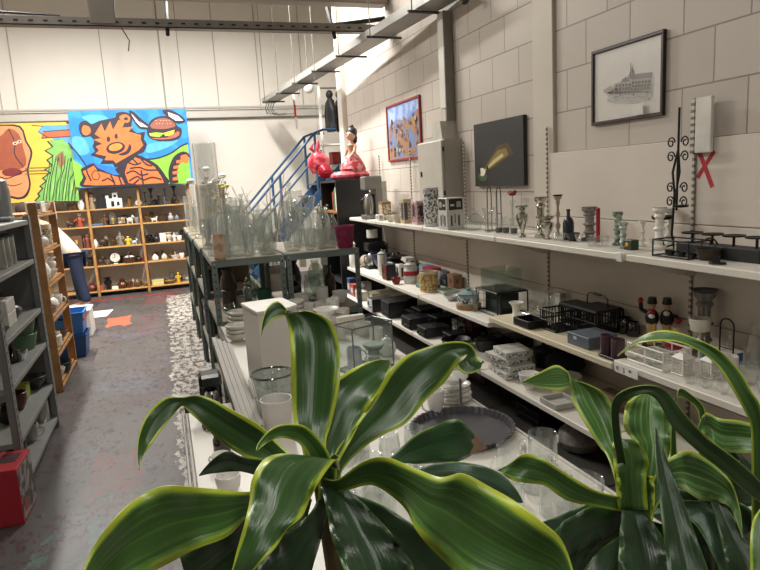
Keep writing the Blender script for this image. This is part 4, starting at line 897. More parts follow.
def k_lantern(T, h, w, mat=WHITE, glass=None, cut=True, **k):
    r = w / 2; H = h * .62
    b = MB(); b.box(-r, r, -r, r, 0, h * .06, .003); b.build('base', mat, T)
    b = MB()
    for sx in (-1, 1):
        for sy in (-1, 1): b.box(sx * r * .84 - r * .1, sx * r * .84 + r * .1, sy * r * .84 - r * .1, sy * r * .84 + r * .1, h * .06, H, .001)
    if cut:
        for i in range(4):
            z = h * .1 + i * (H - h * .12) / 4
            for s in (-1, 1):
                b.box(-r * .84, r * .84, s * r * .84 - r * .05, s * r * .84 + r * .05, z, z + h * .03, 0); b.box(s * r * .84 - r * .05, s * r * .84 + r * .05, -r * .84, r * .84, z, z + h * .03, 0)
        for q in (-.4, 0, .4):
            for s in (-1, 1): b.box(q * r - r * .07, q * r + r * .07, s * r * .84 - r * .05, s * r * .84 + r * .05, h * .06, H, 0); b.box(s * r * .84 - r * .05, s * r * .84 + r * .05, q * r - r * .07, q * r + r * .07, h * .06, H, 0)
    b.build('pierced_walls', mat, T)
    b = MB(); b.lathe([(r * 1.35, H), (r * 1.42, H + h * .03), (r * .5, h * .82), (r * .5, h * .86), (0, h * .9)], 4, wob=lambda a, z: 1); b.m = Matrix.Identity(4); b.build('roof', mat, T).rotation_euler = (0, 0, PI / 4)
    b = MB(); b.tube([(math.cos(a) * r * .3, 0, h * .93 + math.sin(a) * h * .06) for a in [2 * PI * i / 12 for i in range(12)]], r * .06, 5, True); b.build('ring', mat, T)
    b = MB(); b.cyl(0, 0, h * .06, h * .3, r * .4, n=12); b.build('candle', CREAM, T)
def k_tripod(T, h, w, mat=IRON, **k):
    b = MB(); b.tube([(0, 0, h * .15), (0, 0, h)], w * .07, 8)
    for i in range(3):
        a = 2 * PI * i / 3; b.tube([(0, 0, h * .4), (math.cos(a) * w * .3, math.sin(a) * w * .3, h * .25), (math.cos(a) * w * .5, math.sin(a) * w * .5, w * .05)], w * .05, 6)
    b.build('stand', mat, T)
    b = MB(); b.lathe([(0, h), (w * .3, h), (w * .36, h * 1.04), (0, h * 1.01)], 14); b.build('drip_dish', mat, T)
def k_pan(T, h, w, mat=BLACK, lid=None, rz=0, **k):
    b = MB(); b.lathe(hollow('tumbler', h, w, .004), 24); b.build('pan_body', mat, T)
    b = MB(); b.box(w * .46, w * .95, -.011, .011, h * .7, h * .7 + .014, .005); b.build('handle', BLACK, T)
    if lid: b = MB(); b.lathe([(0, h + .001), (w * .5, h + .001), (w * .47, h + .012), (w * .15, h + .035), (.012, h + .037), (.018, h + .055), (0, h + .06)], 22); b.build('lid', lid, T)
def k_player(T, h, w, d=.25, mat=BLACK, front=None, **k):
    b = MB(); b.box(-d / 2, d / 2, -w / 2, w / 2, .006, h, .004); b.build('case', mat, T)
    b = MB(); b.box(-d / 2 - .006, -d / 2, -w / 2 + .004, w / 2 - .004, .01, h - .006, .002); f = b.build('front_panel', front or BLACKG, T)
    b = MB()
    for i in range(5): b.box(-d / 2 - .01, -d / 2 - .005, -w * .35 + i * w * .1, -w * .31 + i * w * .1, h * .3, h * .42, .001)
    b.build('buttons', STEEL, f)
    b = MB(); b.box(-d / 2 - .0075, -d / 2 - .005, w * .1, w * .4, h * .45, h * .75, .0005); b.build('display', M('203028', .2), f)
    for sx in (-1, 1):
        b = MB(); b.cyl(sx * d * .4, -w * .4, 0, .007, .012, n=8); b.cyl(sx * d * .4, w * .4, 0, .007, .012, n=8); b.build('foot', BLACK, T)
def k_coffee(T, h, w, mat=BLACK, jug=None, **k):
    d = w * 1.1
    b = MB(); b.box(-d / 2, d / 2, -w / 2, w / 2, 0, h * .1, .006); b.build('base', mat, T)
    b = MB(); b.box(d * .1, d / 2, -w * .48, w * .48, h * .1, h * .94, .01); b.build('tower', mat, T)
    b = MB(); b.box(-d * .45, d / 2, -w * .49, w * .49, h * .68, h, .012); b.build('top', mat, T)
    b = MB(); b.lathe([(0, h * .11), (w * .3, h * .11), (w * .36, h * .3), (w * .3, h * .52), (w * .22, h * .58), (0, h * .6)], 16, -d * .12); j = b.build('jug', jug or STEEL, T)
    b = MB(); b.tube([(-d * .12 - w * .3, 0, h * .5), (-d * .12 - w * .5, 0, h * .46), (-d * .12 - w * .5, 0, h * .25), (-d * .12 - w * .34, 0, h * .2)], w * .04, 6); b.build('jug_handle', BLACK, j)
def k_wirebasket(T, h, w, d=None, mat=IRON, handle=False, lid=False, **k):
    d = d or w * .7; r = k.get('wire', .0045)
    b = MB()
    for z in (r * 1.5, h * .5, h): b.tube([(-d / 2, -w / 2, z), (d / 2, -w / 2, z), (d / 2, w / 2, z), (-d / 2, w / 2, z)], r * 1.3, 5, True)
    st_ = k.get('step', .022); n = max(1, int(w / st_)); m_ = max(1, int(d / st_))
    for i in range(n + 1):
        y = -w / 2 + w * i / n; b.tube([(-d / 2, y, h), (-d / 2, y, r * 1.5), (d / 2, y, r * 1.5), (d / 2, y, h)], r, 4)
    for i in range(m_ + 1):
        x = -d / 2 + d * i / m_; b.tube([(x, -w / 2, h), (x, -w / 2, r * 1.5), (x, w / 2, r * 1.5), (x, w / 2, h)], r, 4)
    b.build('wire_cage', mat, T)
    if lid: b = MB(); b.box(-d / 2, d / 2, -w / 2, w / 2, h, h + .012, .004); b.build('lid', mat, T)
    if handle:
        b = MB(); b.tube([(0, -w * .42, h), (0, -w * .42, h * 1.5), (0, -w * .3, h * 1.62), (0, w * .3, h * 1.62), (0, w * .42, h * 1.5), (0, w * .42, h)], .004, 5); hd = b.build('handle', mat, T)
        b = MB(); b.tube([(0, -w * .14, h * 1.62), (0, w * .14, h * 1.62)], .009, 7); b.build('grip', BLACK, hd)
def k_stack(T, h, w, mat=CHINA, **k):
    k_vessel(T, h, w, 'plate', mat)
def k_tray(T, h, w, d=None, mat=BLACK, **k):
    d = d or w * .7
    b = MB(); b.box(-d / 2, d / 2, -w / 2, w / 2, .004, .01, .002); b.build('bottom', mat, T)
    b = MB()
    for s in (-1, 1): b.box(s * d / 2 - .005, s * d / 2 + .005, -w / 2, w / 2, .003, h, .002); b.box(-d / 2, d / 2, s * w / 2 - .005, s * w / 2 + .005, .003, h, .002)
    b.build('rim', mat, T)
    b = MB()
    for s in (-1, 1):
        for q in (-1, 1): b.cyl(s * d * .4, q * w * .4, 0, .005, .01, n=8)
    b.build('feet', mat, T)
def k_plant(T, h, w, potc='d8d0c4', leafc='4a6a38', flower=None, dry=False, **k):
    ph = h * (.3 if not dry else .35)
    b = MB(); b.lathe(hollow('tumbler', ph, w * .4, .004), 16); b.build('pot', as_mat(potc), T)
    b = MB(); b.lathe([(0, ph * .8), (w * .17, ph * .8), (0, ph * .86)], 12); b.build('soil', M('2a1d14', .9), T)
    st = MB(); lf = MB(); fl = MB()
    for i in range(9):
        a = i * 2.4; l = random.uniform(.6, 1) * (h - ph); o = random.uniform(.2, .5) * w
        e = (math.cos(a) * o, math.sin(a) * o, ph * .8 + l)
        st.tube([(0, 0, ph * .8), (e[0] * .3, e[1] * .3, ph + l * .5), e], .003, 4)
        if not dry:
            for j in range(3):
                q = .4 + .3 * j; c = (e[0] * q, e[1] * q, ph + l * q); s = w * .12
                lf.add([c, (c[0] + s * math.cos(a + j), c[1] + s * math.sin(a + j), c[2] + s * .4), (c[0] + 2 * s * math.cos(a + j + .3), c[1] + 2 * s * math.sin(a + j + .3), c[2]), (c[0] + s * math.cos(a + j + .6), c[1] + s * math.sin(a + j + .6), c[2] + s * .2)], [(0, 1, 2, 3)])
        if flower and i % 2 == 0: fl.ball(e[0], e[1], e[2], w * .09, w * .09, w * .06, 8, 5)
    st.build('stems', M('6a5a40', .8), T)
    if lf.v: lf.build('leaves', M(leafc, .5, 0, .3), T, fix=False)
    if fl.v: fl.build('flowers', flower, T)
def k_bell(T, h, w, mat=GL, base=DWOOD, fill=None, **k):
    b = MB(); b.lathe([(0, 0), (w * .5, 0), (w * .5, h * .08), (0, h * .08)], 20); b.build('base', base, T)
    b = MB(); b.lathe([(w * .42, h * .08), (w * .42, h * .6), (w * .34, h * .82), (w * .16, h * .92), (0, h * .94)], 20); b.build('dome', mat, T)
    b = MB(); b.ball(0, 0, h * .96, w * .07); b.build('knob', mat, T)
    b = MB(); b.lathe(prof('urn', h * .5, w * .4), 12, 0, 0, h * .08); b.build('ornament', fill or 'c9a94a', T)
def k_pic(T, h, w, mat=DWOOD, pic='c8bca0', **k):
    f = w * .12
    b = MB(); b.box(-.012, .01, -w / 2, w / 2, 0, f, .002); b.box(-.012, .01, -w / 2, w / 2, h - f, h, .002); b.box(-.012, .01, -w / 2, -w / 2 + f, f, h - f, .002); b.box(-.012, .01, w / 2 - f, w / 2, f, h - f, .002); b.build('frame', mat, T)
    b = MB(); b.box(-.004, .004, -w / 2 + f, w / 2 - f, f, h - f, .001); b.build('picture', M(pic, .4, 0, .5, 20, 0, .5, '7a6a50'), T)
    b = MB(); b.tube([(.008, 0, h * .7), (.06, 0, .004)], .005, 5); b.build('strut', mat, T)
def k_house(T, h, w, mat='e8e6e0', dark='17181a', **k):
    b = MB(); b.box(-w * .2, w * .2, -w * .5, w * .1, 0, h * .62, .004); b.box(-w * .15, w * .15, -w * .35, -w * .15, h * .62, h, .004); b.box(-w * .15, w * .15, -.0, w * .12, h * .6, h * .84, .004); b.build('walls', mat, T)
    b = MB(); b.prism([(w * .1, 0), (w * .5, 0), (w * .36, h * .8), (w * .2, h * .95), (w * .1, h * .6)], -w * .18, w * .18, 'x'); b.box(-w * .215, -w * .19, -w * .4, -w * .3, h * .15, h * .4, .001); b.box(-w * .215, -w * .19, -w * .2, -w * .08, h * .1, h * .45, .001); b.box(-w * .17, -w * .14, -w * .3, -w * .2, h * .7, h * .86, .001); b.build('dark_parts', dark, T)
def k_tlights(T, h, w, d=.12, mat=IRON, **k):
    b = MB(); r = .004
    for z in (r, h): b.tube([(-d / 2, -w / 2, z), (d / 2, -w / 2, z), (d / 2, w / 2, z), (-d / 2, w / 2, z)], r, 5, True)
    for x in (-1, 1):
        for y in (-1, 1): b.tube([(x * d / 2, y * w / 2, 0), (x * d / 2, y * w / 2, h)], r, 5)
    b.tube([(0, -w / 2, r), (0, w / 2, r)], r, 5); b.build('frame', mat, T)
    for y in (-.3, 0, .3):
        b = MB(); b.lathe(hollow('tumbler', .022, .05, .002), 14, 0, y * w, .004); b.build('tealight_cup', BLACK, T)
KINDS = {n[2:]: f for n, f in list(globals().items()) if n.startswith('k_')}
ITEMS = []
def put(kind, name, px, py, h, w, zone, label, cat, rz=0, **k):
    """px,py: where the base stands; h,w: size as seen; both become metres on the zone's surface"""
    ITEMS.append(dict(kind=kind, name=name, px=px, py=py, h=h, w=w, zone=zone, label=label, cat=cat, rz=rz, k=k))
ZONES = {}
def zone(n, z, box, plane=None, face=0, push=True): ZONES[n] = dict(z=z, box=box, plane=plane, face=face, push=push)
def place_all():
    by = {}
    for it in ITEMS:
        Z = ZONES[it['zone']]; z = Z['z'] + .001 + it['k'].pop('dz', 0)
        if it['k'].get('pos') is not None: p = Vector(it['k'].pop('pos') + (z,)); it['fixed'] = True
        elif 'yy' in it['k']:
            yy = it['k'].pop('yy'); p = ony(it['px'], it['py'], yy); tp = it['k'].pop('ptop', None); p.z = z
            if tp is not None: it['h'] = (ony(it['px'], tp, yy).z - z) * FPX / dep(p)
        elif Z['plane'] is not None:
            ax, v = Z['plane']; p = ony(it['px'], it['py'], v + it['k'].pop('dy', 0)) if ax == 'y' else onx(it['px'], it['py'], v + it['k'].pop('dx', 0)); p.z = z
        else: p = onz(it['px'], it['py'], z)
        if it['k'].pop('keep', False): it['fixed'] = True
        D = dep(p); it['p'] = p; it['H'], it['W'] = it['m'] if 'm' in it else (it['h'] * D / FPX, it['w'] * D / FPX)
        it['r'] = it['k'].pop('rad', max(it['W'], it['k'].get('d', 0) or 0) / 2)
        x0, x1, y0, y1 = Z['box']; r = it['r']
        p.x = min(max(p.x, x0 + min(r, (x1 - x0) / 2)), x1 - min(r, (x1 - x0) / 2)); p.y = min(max(p.y, y0 + min(r, (y1 - y0) / 2)), y1 - min(r, (y1 - y0) / 2))
        by.setdefault((it['zone'], round(z, 3)), []).append(it)
    for (zn, z), L in by.items():
        if not ZONES[zn]['push']: continue
        x0, x1, y0, y1 = ZONES[zn]['box']
        for _ in range(60):
            for i in range(len(L)):
                for j in range(i + 1, len(L)):
                    a, b = L[i], L[j]; d = Vector((b['p'].x - a['p'].x, b['p'].y - a['p'].y)); m_ = (a['r'] + b['r']) * .97 + .002
                    if d.length < m_:
                        if d.length < 1e-5: d = Vector((.001, .0007))
                        q = d.normalized() * (m_ - d.length) * .5
                        if not a.get('fixed'): a['p'].x -= q.x; a['p'].y -= q.y
                        if not b.get('fixed'): b['p'].x += q.x; b['p'].y += q.y
            for a in L:
                if a.get('fixed'): continue
                r = a['r']; p = a['p']
                p.x = min(max(p.x, x0 + min(r, (x1 - x0) / 2)), x1 - min(r, (x1 - x0) / 2)); p.y = min(max(p.y, y0 + min(r, (y1 - y0) / 2)), y1 - min(r, (y1 - y0) / 2))
    for it in ITEMS:
        k = it['k']; g = k.pop('group', None)
        T = thing(it['name'], it['label'], it['cat'], it['p'], it['rz'] * PI / 180 + ZONES[it['zone']]['face'], g)
        KINDS[it['kind']](T, it['H'], it['W'], **k)
# ------------------------------------------------------------------ zones
zone('top0', 1.353, (2.205, 2.635, 1.3, 7.48)); zone('top_art', 1.353, (2.205, 2.60, 1.3, 7.48), push=False)
zone('mid', .735, (2.135, 2.635, 3.9, 7.48)); zone('mid1', .785, (2.135, 2.635, 2.6, 3.86)); zone('mid0', .807, (2.135, 2.635, 1.3, 2.55))
zone('low', .396, (2.055, 2.635, 1.3, 7.48)); zone('base', .1, (2.11, 2.635, 1.3, 7.48))
zone('table', TZ, (TX0 + .03, TX1 - .02, 1.0, 2.74), face=PI / 2); zone('table2', TZ, (.32, TX1 - .02, 2.8, 4.36), face=PI / 2)
zone('rackA', RT + .004, (.29, .795, 4.46, 5.49), face=PI / 2); zone('rackB', RT + .004, (.815, 1.36, 4.46, 5.49), face=PI / 2)
zone('rackC', RT + .004, (.275, .795, 5.56, 6.64), face=PI / 2); zone('rackD', RT + .004, (.265, .795, 6.73, 7.79), face=PI / 2); zone('rackE', RT + .004, (.255, .795, 7.88, 8.94), face=PI / 2)
zone('rackA2', .864, (.33, .75, 4.5, 5.45), face=PI / 2); zone('rackB2', .864, (.86, 1.32, 4.5, 5.45), face=PI / 2)
for i, z in enumerate(BZ): zone('back%d' % i, z, (-1.99, .47, 12.13, 12.29), ('y', 12.2), PI / 2); zone('rear%d' % i, z, (-1.99, .47, 12.3, 12.42), ('y', 12.36), PI / 2)
for i, z in enumerate(GLZ): zone('grey%d' % i, z, (-1.37, -.985, 4.12, 5.38), ('x', -1.05), 0)
for i, z in enumerate(WLZ): zone('wood%d' % i, z, (-1.45, -1.09, 6.31, 7.38), ('x', -1.15), 0)
PRINT1 = M('7a6a52', .5, 0, .5, 60, 0, .5, 'cfc5ae'); PRINT2 = M('3c3a44', .5, 0, .5, 50, 0, .5, 'b98a8e'); PRINT3 = M('55565a', .5, 0, .5, 45, 0, .5, 'dcdad4'); FLOR = M('a9613a', .5, 0, .4, 45, 0, .5, 'b9b478')
# ------------------------------------------------------------------ top shelf, from the far end to the near end
put('coffee', 'coffee_machine', 368, 219, 42, 17, 'top0', 'silver coffee machine at far end of the top wall shelf', 'coffee machine', mat=M('8f8f8c', .35, .7), jug=STEEL)
put('coffee', 'juicer', 379, 217, 36, 14, 'top0', 'white and grey juicer right of the silver coffee machine', 'juicer', mat=M('c9c8c2', .4), jug=M('7c7c7a', .3, .5))
put('carton', 'carton', 371, 221, 6, 9, 'top0', 'tiny white carton lying below the silver coffee machine', 'box', prints=[(.2, .7, .3, .8, M('9a9a98'))])
put('carton', 'biscuit_tin', 382, 220, 18, 13, 'top0', 'brown patterned biscuit tin beside the juicer on the top shelf', 'tin', mat=M('8b6b4a', .4), prints=[(.1, .9, .1, .85, PRINT1)])
put('vessel', 'dish', 386, 222, 6, 11, 'top0', 'low cream dish in front of the brown patterned tin', 'dish', shape='bowl', mat=CREAM)
put('vessel', 'dish', 395, 223, 8, 10, 'top0', 'small round cream pot in front of the figured tins', 'dish', shape='cup', mat=CREAM)
put('carton', 'carton', 396, 215, 16, 9, 'top0', 'plain beige carton behind the small cream pot', 'box', mat=M('b8a98a', .6), prints=[(.25, .75, .55, .85, M('8b7b5e'))])
put('carton', 'picture_tin', 406, 223, 24, 12, 'top0', 'ivory tin with dark figures, left of the pink one', 'tin', mat=M('c3b48e', .4), prints=[(.1, .5, .15, .85, M('4a4858', .5)), (.55, .92, .15, .9, PRINT1)])
put('carton', 'picture_tin', 419, 224, 23, 14, 'top0', 'pink tin with a dark bird like picture', 'tin', mat=M('c6a9ad', .4), prints=[(.12, .88, .1, .9, PRINT2), (.3, .7, .35, .8, M('241e22', .5))])
put('vessel', 'vase', 432, 226, 38, 15, 'top0', 'tall white vase with grey pattern, left of the printed carton', 'vase', shape='cyl', mat=M('cbcad0', .35), band=(.08, .95, PRINT3))
put('carton', 'kitchen_carton', 449, 229, 31, 21, 'top0', 'white carton with black top band and kitchen tool pictures', 'box', mat=M('d4d2ca', .45), prints=[(.12, .9, .62, .97, M('141416', .4)), (.2, .42, .74, .8, M('d8d6d0')), (.55, .8, .7, .88, M('a8a6a2')), (.2, .3, .12, .45, M('4a4a4a')), (.62, .72, .12, .45, M('4a4a4a')), (.42, .48, .2, .5, M('7a7a78'))], d=.16)
put('teapot', 'glass_teapot', 474, 230, 22, 24, 'top0', 'round clear glass teapot right of the printed carton', 'teapot', mat=G('dfe8e4', .1, .1, .6))
put('vessel', 'glass_jug', 489, 232, 24, 13, 'top0', 'clear glass jug beside the round glass teapot', 'jug', shape='flare', mat=GLD)
for i, (x, lb) in enumerate(((490, 'thin wire arch bottle stand beside the glass teapot'), (499.5, 'thin wire arch bottle stand nearer the red flower'))):
    it = ('wire_stand', x, lb)
    def k_wirestand(T, h, w, **k):
        b = MB(); b.tube([(0, -w / 2, .004), (0, -w / 2, h * .85)] + [(0, -math.cos(PI * j / 8) * w / 2, h * .85 + math.sin(PI * j / 8) * h * .15) for j in range(9)] + [(0, w / 2, .004)], .004, 5); b.build('arch', IRON, T)
        b = MB(); b.tube([(math.cos(2 * PI * j / 14) * w * .6, math.sin(2 * PI * j / 14) * w * .6, .006) for j in range(14)], .004, 5, True); b.build('foot_ring', IRON, T)
        b = MB(); b.tube([(0, -w / 2, h * .4), (0, w / 2, h * .4)], .003, 5); b.build('cross_wire', IRON, T)
    KINDS['wirestand'] = k_wirestand
    put('wirestand', 'wire_stand', x, 231, 44, 8, 'top0', lb, 'stand')
for i, (x, py, h, w, lb) in enumerate(((499, 233, 15, 8, 'small glass with dark foot just right of the wire stands'), (506, 233.5, 17, 8, 'small glass with dark foot below the red flower vase'), (514, 234, 16, 8, 'small glass with dark foot left of the first silver urn'))):
    put('vessel', 'glass_tumbler', x, py, h, w, 'top0', lb, 'glass', shape='tumbler', mat=GLD, band=(.05, .35, M('55564f', .4)), group='small glasses with dark feet')
def k_flowervase(T, h, w, **k):
    b = MB(); b.lathe(hollow('slim', h * .72, w), 16); b.build('vase_body', GLD, T)
    b = MB(); b.tube([(0, 0, h * .1), (.004, .004, h * .85)], .0025, 5); b.build('stem', M('4a6a3a'), T)
    b = MB(); b.ball(0, 0, h * .9, w * .5, w * .5, h * .06); b.ball(.0, w * .45, h * .93, w * .35, w * .35, h * .05); b.ball(.0, -w * .4, h * .94, w * .35, w * .35, h * .045); b.build('blossom', M('8f2f3c', .6, 0, .4, 60), T)
KINDS['flowervase'] = k_flowervase
put('flowervase', 'bud_vase', 513, 229, 39, 8, 'top0', 'slim glass vase holding one red flower', 'vase')
SILV = M('c9c6bd', .14, 1, .15, 20)
put('vessel', 'silver_urn', 522.5, 237, 31, 13, 'top0', 'shiny silver urn vase right of the red flower', 'vase', shape='urn', mat=SILV)
put('stick', 'silver_candlestick', 541, 237, 40, 13, 'top0', 'tall lumpy silver candlestick between the silver urn and cup', 'candlestick', mat=SILV, shape='stick2')
put('vessel', 'silver_cup', 547.5, 239, 22, 14, 'top0', 'small silver footed cup before the tall silver candlestick', 'cup', shape='urn', mat=SILV)
put('stick', 'candlestick', 558, 236, 41, 10, 'top0', 'stone coloured candlestick with thin metal dish on top', 'candlestick', mat=M('a89a8a', .6), dish=IRON)
put('vessel', 'candle_glass', 568.5, 239.5, 30, 11, 'top0', 'dark blue glass candle holder with a broad foot', 'candle holder', shape='bottle', mat=M('2c3338', .15))
put('vessel', 'dark_dish', 571, 241, 8, 14, 'top0', 'dark saucer in front of the dark blue candle holder', 'dish', shape='plate', mat=M('22262a', .2))
for x, y, w, lb in ((555, 240, 9, 'small clear crystal dish by the silver cup'), (563, 241, 9, 'small clear crystal dish below the dark blue holder'), (579, 242, 9, 'clear crystal votive left of the grey stone candlestick')):
    put('vessel', 'crystal_dish', x, y, 8, w, 'top0', lb, 'dish', shape='bowl', mat=GLD)
put('stick', 'stone_candlestick', 589.5, 240, 33, 16, 'top0', 'grey weathered stone candlestick left of the red candle', 'candlestick', mat=M('8f8880', .8, 0, .4, 30, .3), shape='stick2')
def k_redcandle(T, h, w, **k):
    b = MB(); b.lathe([(0, 0), (w * .5, 0), (w * .5, h), (w * .3, h * 1.03), (0, h * 1.03)], 12); b.build('wax', M('9e1f2a', .4), T)
    b = MB(); b.tube([(0, 0, h), (0, 0, h * 1.06)], .0015, 4); b.build('wick', CREAM, T)
KINDS['redcandle'] = k_redcandle
pz = onz(598, 246, 1.353)
put('redcandle', 'taper_candle', 598, 240, 33, 4, 'top_art', 'red taper candle standing in the crystal flower holder', 'candle', pos=(pz.x, pz.y), dz=.022)
def k_crystal(T, h, w, **k):
    for i in range(6):
        a = i * PI / 3; b = MB(); b.lathe([(0, 0), (w * .14, .002), (w * .18, h * .6), (w * .1, h), (0, h * .9)], 6, math.cos(a) * w * .34, math.sin(a) * w * .34); b.build('petal', GLD, T)
    b = MB(); b.cyl(0, 0, .0, .018, w * .2, n=10); b.build('socket', GLD, T)
KINDS['crystal'] = k_crystal
put('crystal', 'crystal_holder', 598, 246, 11, 23, 'top_art', 'crystal flower shaped candle holder under the red candle', 'candle holder', pos=(pz.x, pz.y))
put('stick', 'painted_candlestick', 617.5, 245, 33, 11, 'top0', 'green white candlestick, taller of the pair beside the red candle', 'candlestick', mat=M('9fae9f', .5, 0, .5, 40, 0, .5, '5d7064'), shape='stick2')
put('stick', 'painted_candlestick', 623, 248, 26, 10, 'top0', 'pale mottled candlestick, shorter one of the pair', 'candlestick', mat=M('c3c9c0', .5, 0, .5, 40, 0, .5, '8a978a'), shape='stick2')
def k_flowerblock(T, h, w, **k):
    b = MB(); b.box(-w * .4, w * .4, -w / 2, w / 2, 0, h, .004); b.build('block', M('23402c', .4), T)
    b = MB(); b.ball(-w * .42, 0, h * .55, .004, w * .2, h * .22); b.build('yellow_flower', M('d9a72a', .5), T)
    b = MB(); b.ball(-w * .42, w * .18, h * .3, .004, w * .12, h * .14); b.build('red_flower', M('a83a2a', .5), T)
KINDS['flowerblock'] = k_flowerblock
put('flowerblock', 'painted_tile_block', 631, 249.5, 10, 12, 'top0', 'little dark green block painted with a yellow flower', 'ornament')
put('stick', 'white_candlestick', 642.5, 246, 26, 8, 'top0', 'short plain white candlestick, first of the three white ones', 'candlestick', mat=WHITE, shape='stick')
put('stick', 'white_candlestick', 659, 249, 42, 14, 'top0', 'tallest white turned candlestick behind the black tealight frame', 'candlestick', mat=WHITE, shape='stick2')
put('stick', 'white_candlestick', 672, 245, 37, 13, 'top0', 'white turned candlestick right of the tallest white one', 'candlestick', mat=WHITE, shape='stick')
put('tlights', 'tealight_frame', 678, 257, 17, 46, 'top_art', 'black wire frame holding three tealights at shelf edge', 'candle holder', d=.13)
def k_sconce(T, h, w, **k):
    b = MB(); S = []
    b.tube([(0, 0, h * .28), (0, -.004, h)], .006, 6)
    b.tube([(0, 0, h * .7), (0, w * .2, h * .55), (0, w * .1, h * .4), (0, w * .18, h * .1), (0, w * .1, .02), (0, w * .5, .0), (0, w * .62, h * .1), (0, w * .6, h * .22)], .006, 6)
    b.tube([(0, 0, h * .75), (0, -w * .1, h * .55), (0, w * .05, h * .4), (0, 0, h * .28)], .005, 6); b.build('curved_rods', IRON, T)
    b = MB()
    for z in (.76, .66, .44, .34):
        for s in (-1, 1):
            b.tube([(0, s * (.02 + .026 - .026 * math.cos(a) * (1 - i / 26)), h * z + .03 * math.sin(a) * (1 - i / 26)) for i, a in enumerate([i * .45 for i in range(20)])], .004, 5)
    b.build('scrolls', IRON, T)
    b = MB(); b.lathe([(0, h * .2), (w * .32, h * .21), (w * .36, h * .235), (0, h * .22)], 16, 0, w * .6); b.build('drip_dish', IRON, T)
    b = MB(); b.lathe([(0, h * .3), (w * .22, h * .305), (w * .25, h * .32), (0, h * .31)], 16, -.02, -w * .3); b.build('drip_dish', IRON, T)
KINDS['sconce'] = k_sconce
put('sconce', 'wall_sconce', 686, 239, 136, 30, 'top_art', 'tall black iron scroll candle sconce leaning on the wall upright', 'sconce', pos=(2.575, 2.56))
def k_candelabra(T, h, w, **k):
    b = MB(); b.box(-.04, .04, -w / 2, w / 2, 0, h * .55, .006); b.build('long_base', M('1d1c1e', .5), T)
    for i in range(4):
        y = w * (.36 - .25 * i); b = MB(); b.tube([(0, y, h * .55), (0, y, h * .92)], .006, 6); r = b.build('rod', IRON, T)
        b = MB(); b.lathe([(0, h * .92), (.045, h * .93), (.05, h * .99), (.043, h * .96), (0, h * .95)], 18, 0, y); b.build('drip_dish', IRON, r)
KINDS['candelabra'] = k_candelabra
put('candelabra', 'candle_stand', 730, 256, 24, 100, 'top_art', 'long low black candle stand with four round dishes', 'candle stand', pos=(2.48, 2.17))
put('basket', 'bowl_with_handle', 715, 259, 22, 24, 'top_art', 'dark brown bowl with a pale rope handle', 'bowl', mat='3b2f26', pos=(2.33, 2.17))
def k_ironrest(T, h, w, **k):
    b = MB(); b.tube([(math.cos(2 * PI * j / 14) * w * .35, math.sin(2 * PI * j / 14) * w * .5, .005) for j in range(14)], .004, 5, True); b.build('ring', IRON, T)
    b = MB()
    for i in range(5): b.tube([(-w * .1, (-.2 + .1 * i) * w, .005), (0, (-.2 + .1 * i) * w, h)], .0035, 5)
    b.build('bars', IRON, T)
KINDS['ironrest'] = k_ironrest
put('ironrest', 'iron_trivet', 731, 262, 9, 17, 'top_art', 'small black iron ring with bars in front of long stand', 'trivet', pos=(2.25, 2.05))
put('vessel', 'crystal_dish', 655, 246, 8, 12, 'top0', 'clear crystal dish between the white candlesticks', 'dish', shape='bowl', mat=GLD)
def k_doll(T, h, w, **k):
    r = w / 2
    b = MB(); b.lathe([(0, 0), (r * .95, 0), (r, h * .08), (r * .75, h * .2), (r * .42, h * .36), (r * .34, h * .42), (r * .38, h * .52), (r * .42, h * .58), (r * .12, h * .65), (r * .11, h * .7), (0, h * .7)], 18, sy=.75)
    b.tube([(0, -r * .3, h * .58), (-r * .3, -r * .42, h * .44), (-r * .7, -r * .3, h * .3)], [r * .12, r * .1, r * .07], 7); b.tube([(0, r * .3, h * .58), (-r * .2, r * .45, h * .4), (-r * .5, r * .35, h * .22)], [r * .12, r * .1, r * .07], 7); b.build('body', M('b98a72', .5), T)
    b = MB(); b.lathe([(r * .98, 0), (r * 1.04, h * .06), (r * .84, h * .2), (r * .5, h * .36), (r * .46, h * .37)], 18, sy=.82, wob=lambda a, z: 1 + .04 * math.sin(9 * a)); b.build('red_dress', M('a8242f', .5, 0, .5, 14, 0, .5, 'c9888a'), T)
    b = MB(); b.ball(-r * .05, 0, h * .8, r * .34, r * .32, h * .12); b.ball(-r * .39, 0, h * .79, r * .05, r * .05, h * .02); hd = b.build('head', M('cc9f86', .5), T)
    b = MB()
    for s in (-1, 1): b.ball(-r * .36, s * r * .13, h * .82, r * .04)
    b.build('eyes', BLACK, hd)
    b = MB(); b.ball(r * .08, 0, h * .87, r * .4, r * .4, h * .12); b.ball(r * .36, 0, h * .74, r * .2, r * .22, h * .13); b.ball(r * .1, 0, h * .99, r * .16, r * .16, h * .05); b.build('hair', BLACK, T)
KINDS['doll'] = k_doll
zone('bookcase_top', bt, (bx0 + .02, bx1 - .02, by0 + .02, by1 - .02), ('y', 7.85), push=False)
put('doll', 'kneeling_figurine', 357, 170, 44, 28, 'bookcase_top', 'kneeling figurine in a red dress with black hair on the cushion', 'figurine', pos=(2.42, 7.92), dz=.1, rz=35)
def k_cushion(T, h, w, **k):
    b = MB(); b.lathe([(0, 0), (w * .42, 0), (w * .5, h * .35), (w * .5, h * .6), (w * .4, h), (0, h * 1.0)], 22, sy=.72, wob=lambda a, z: 1 + .03 * math.sin(7 * a)); b.build('cushion_body', M('a5222d', .5, 0, .4, 16, 0, .5, 'c4606a'), T)
KINDS['cushion'] = k_cushion
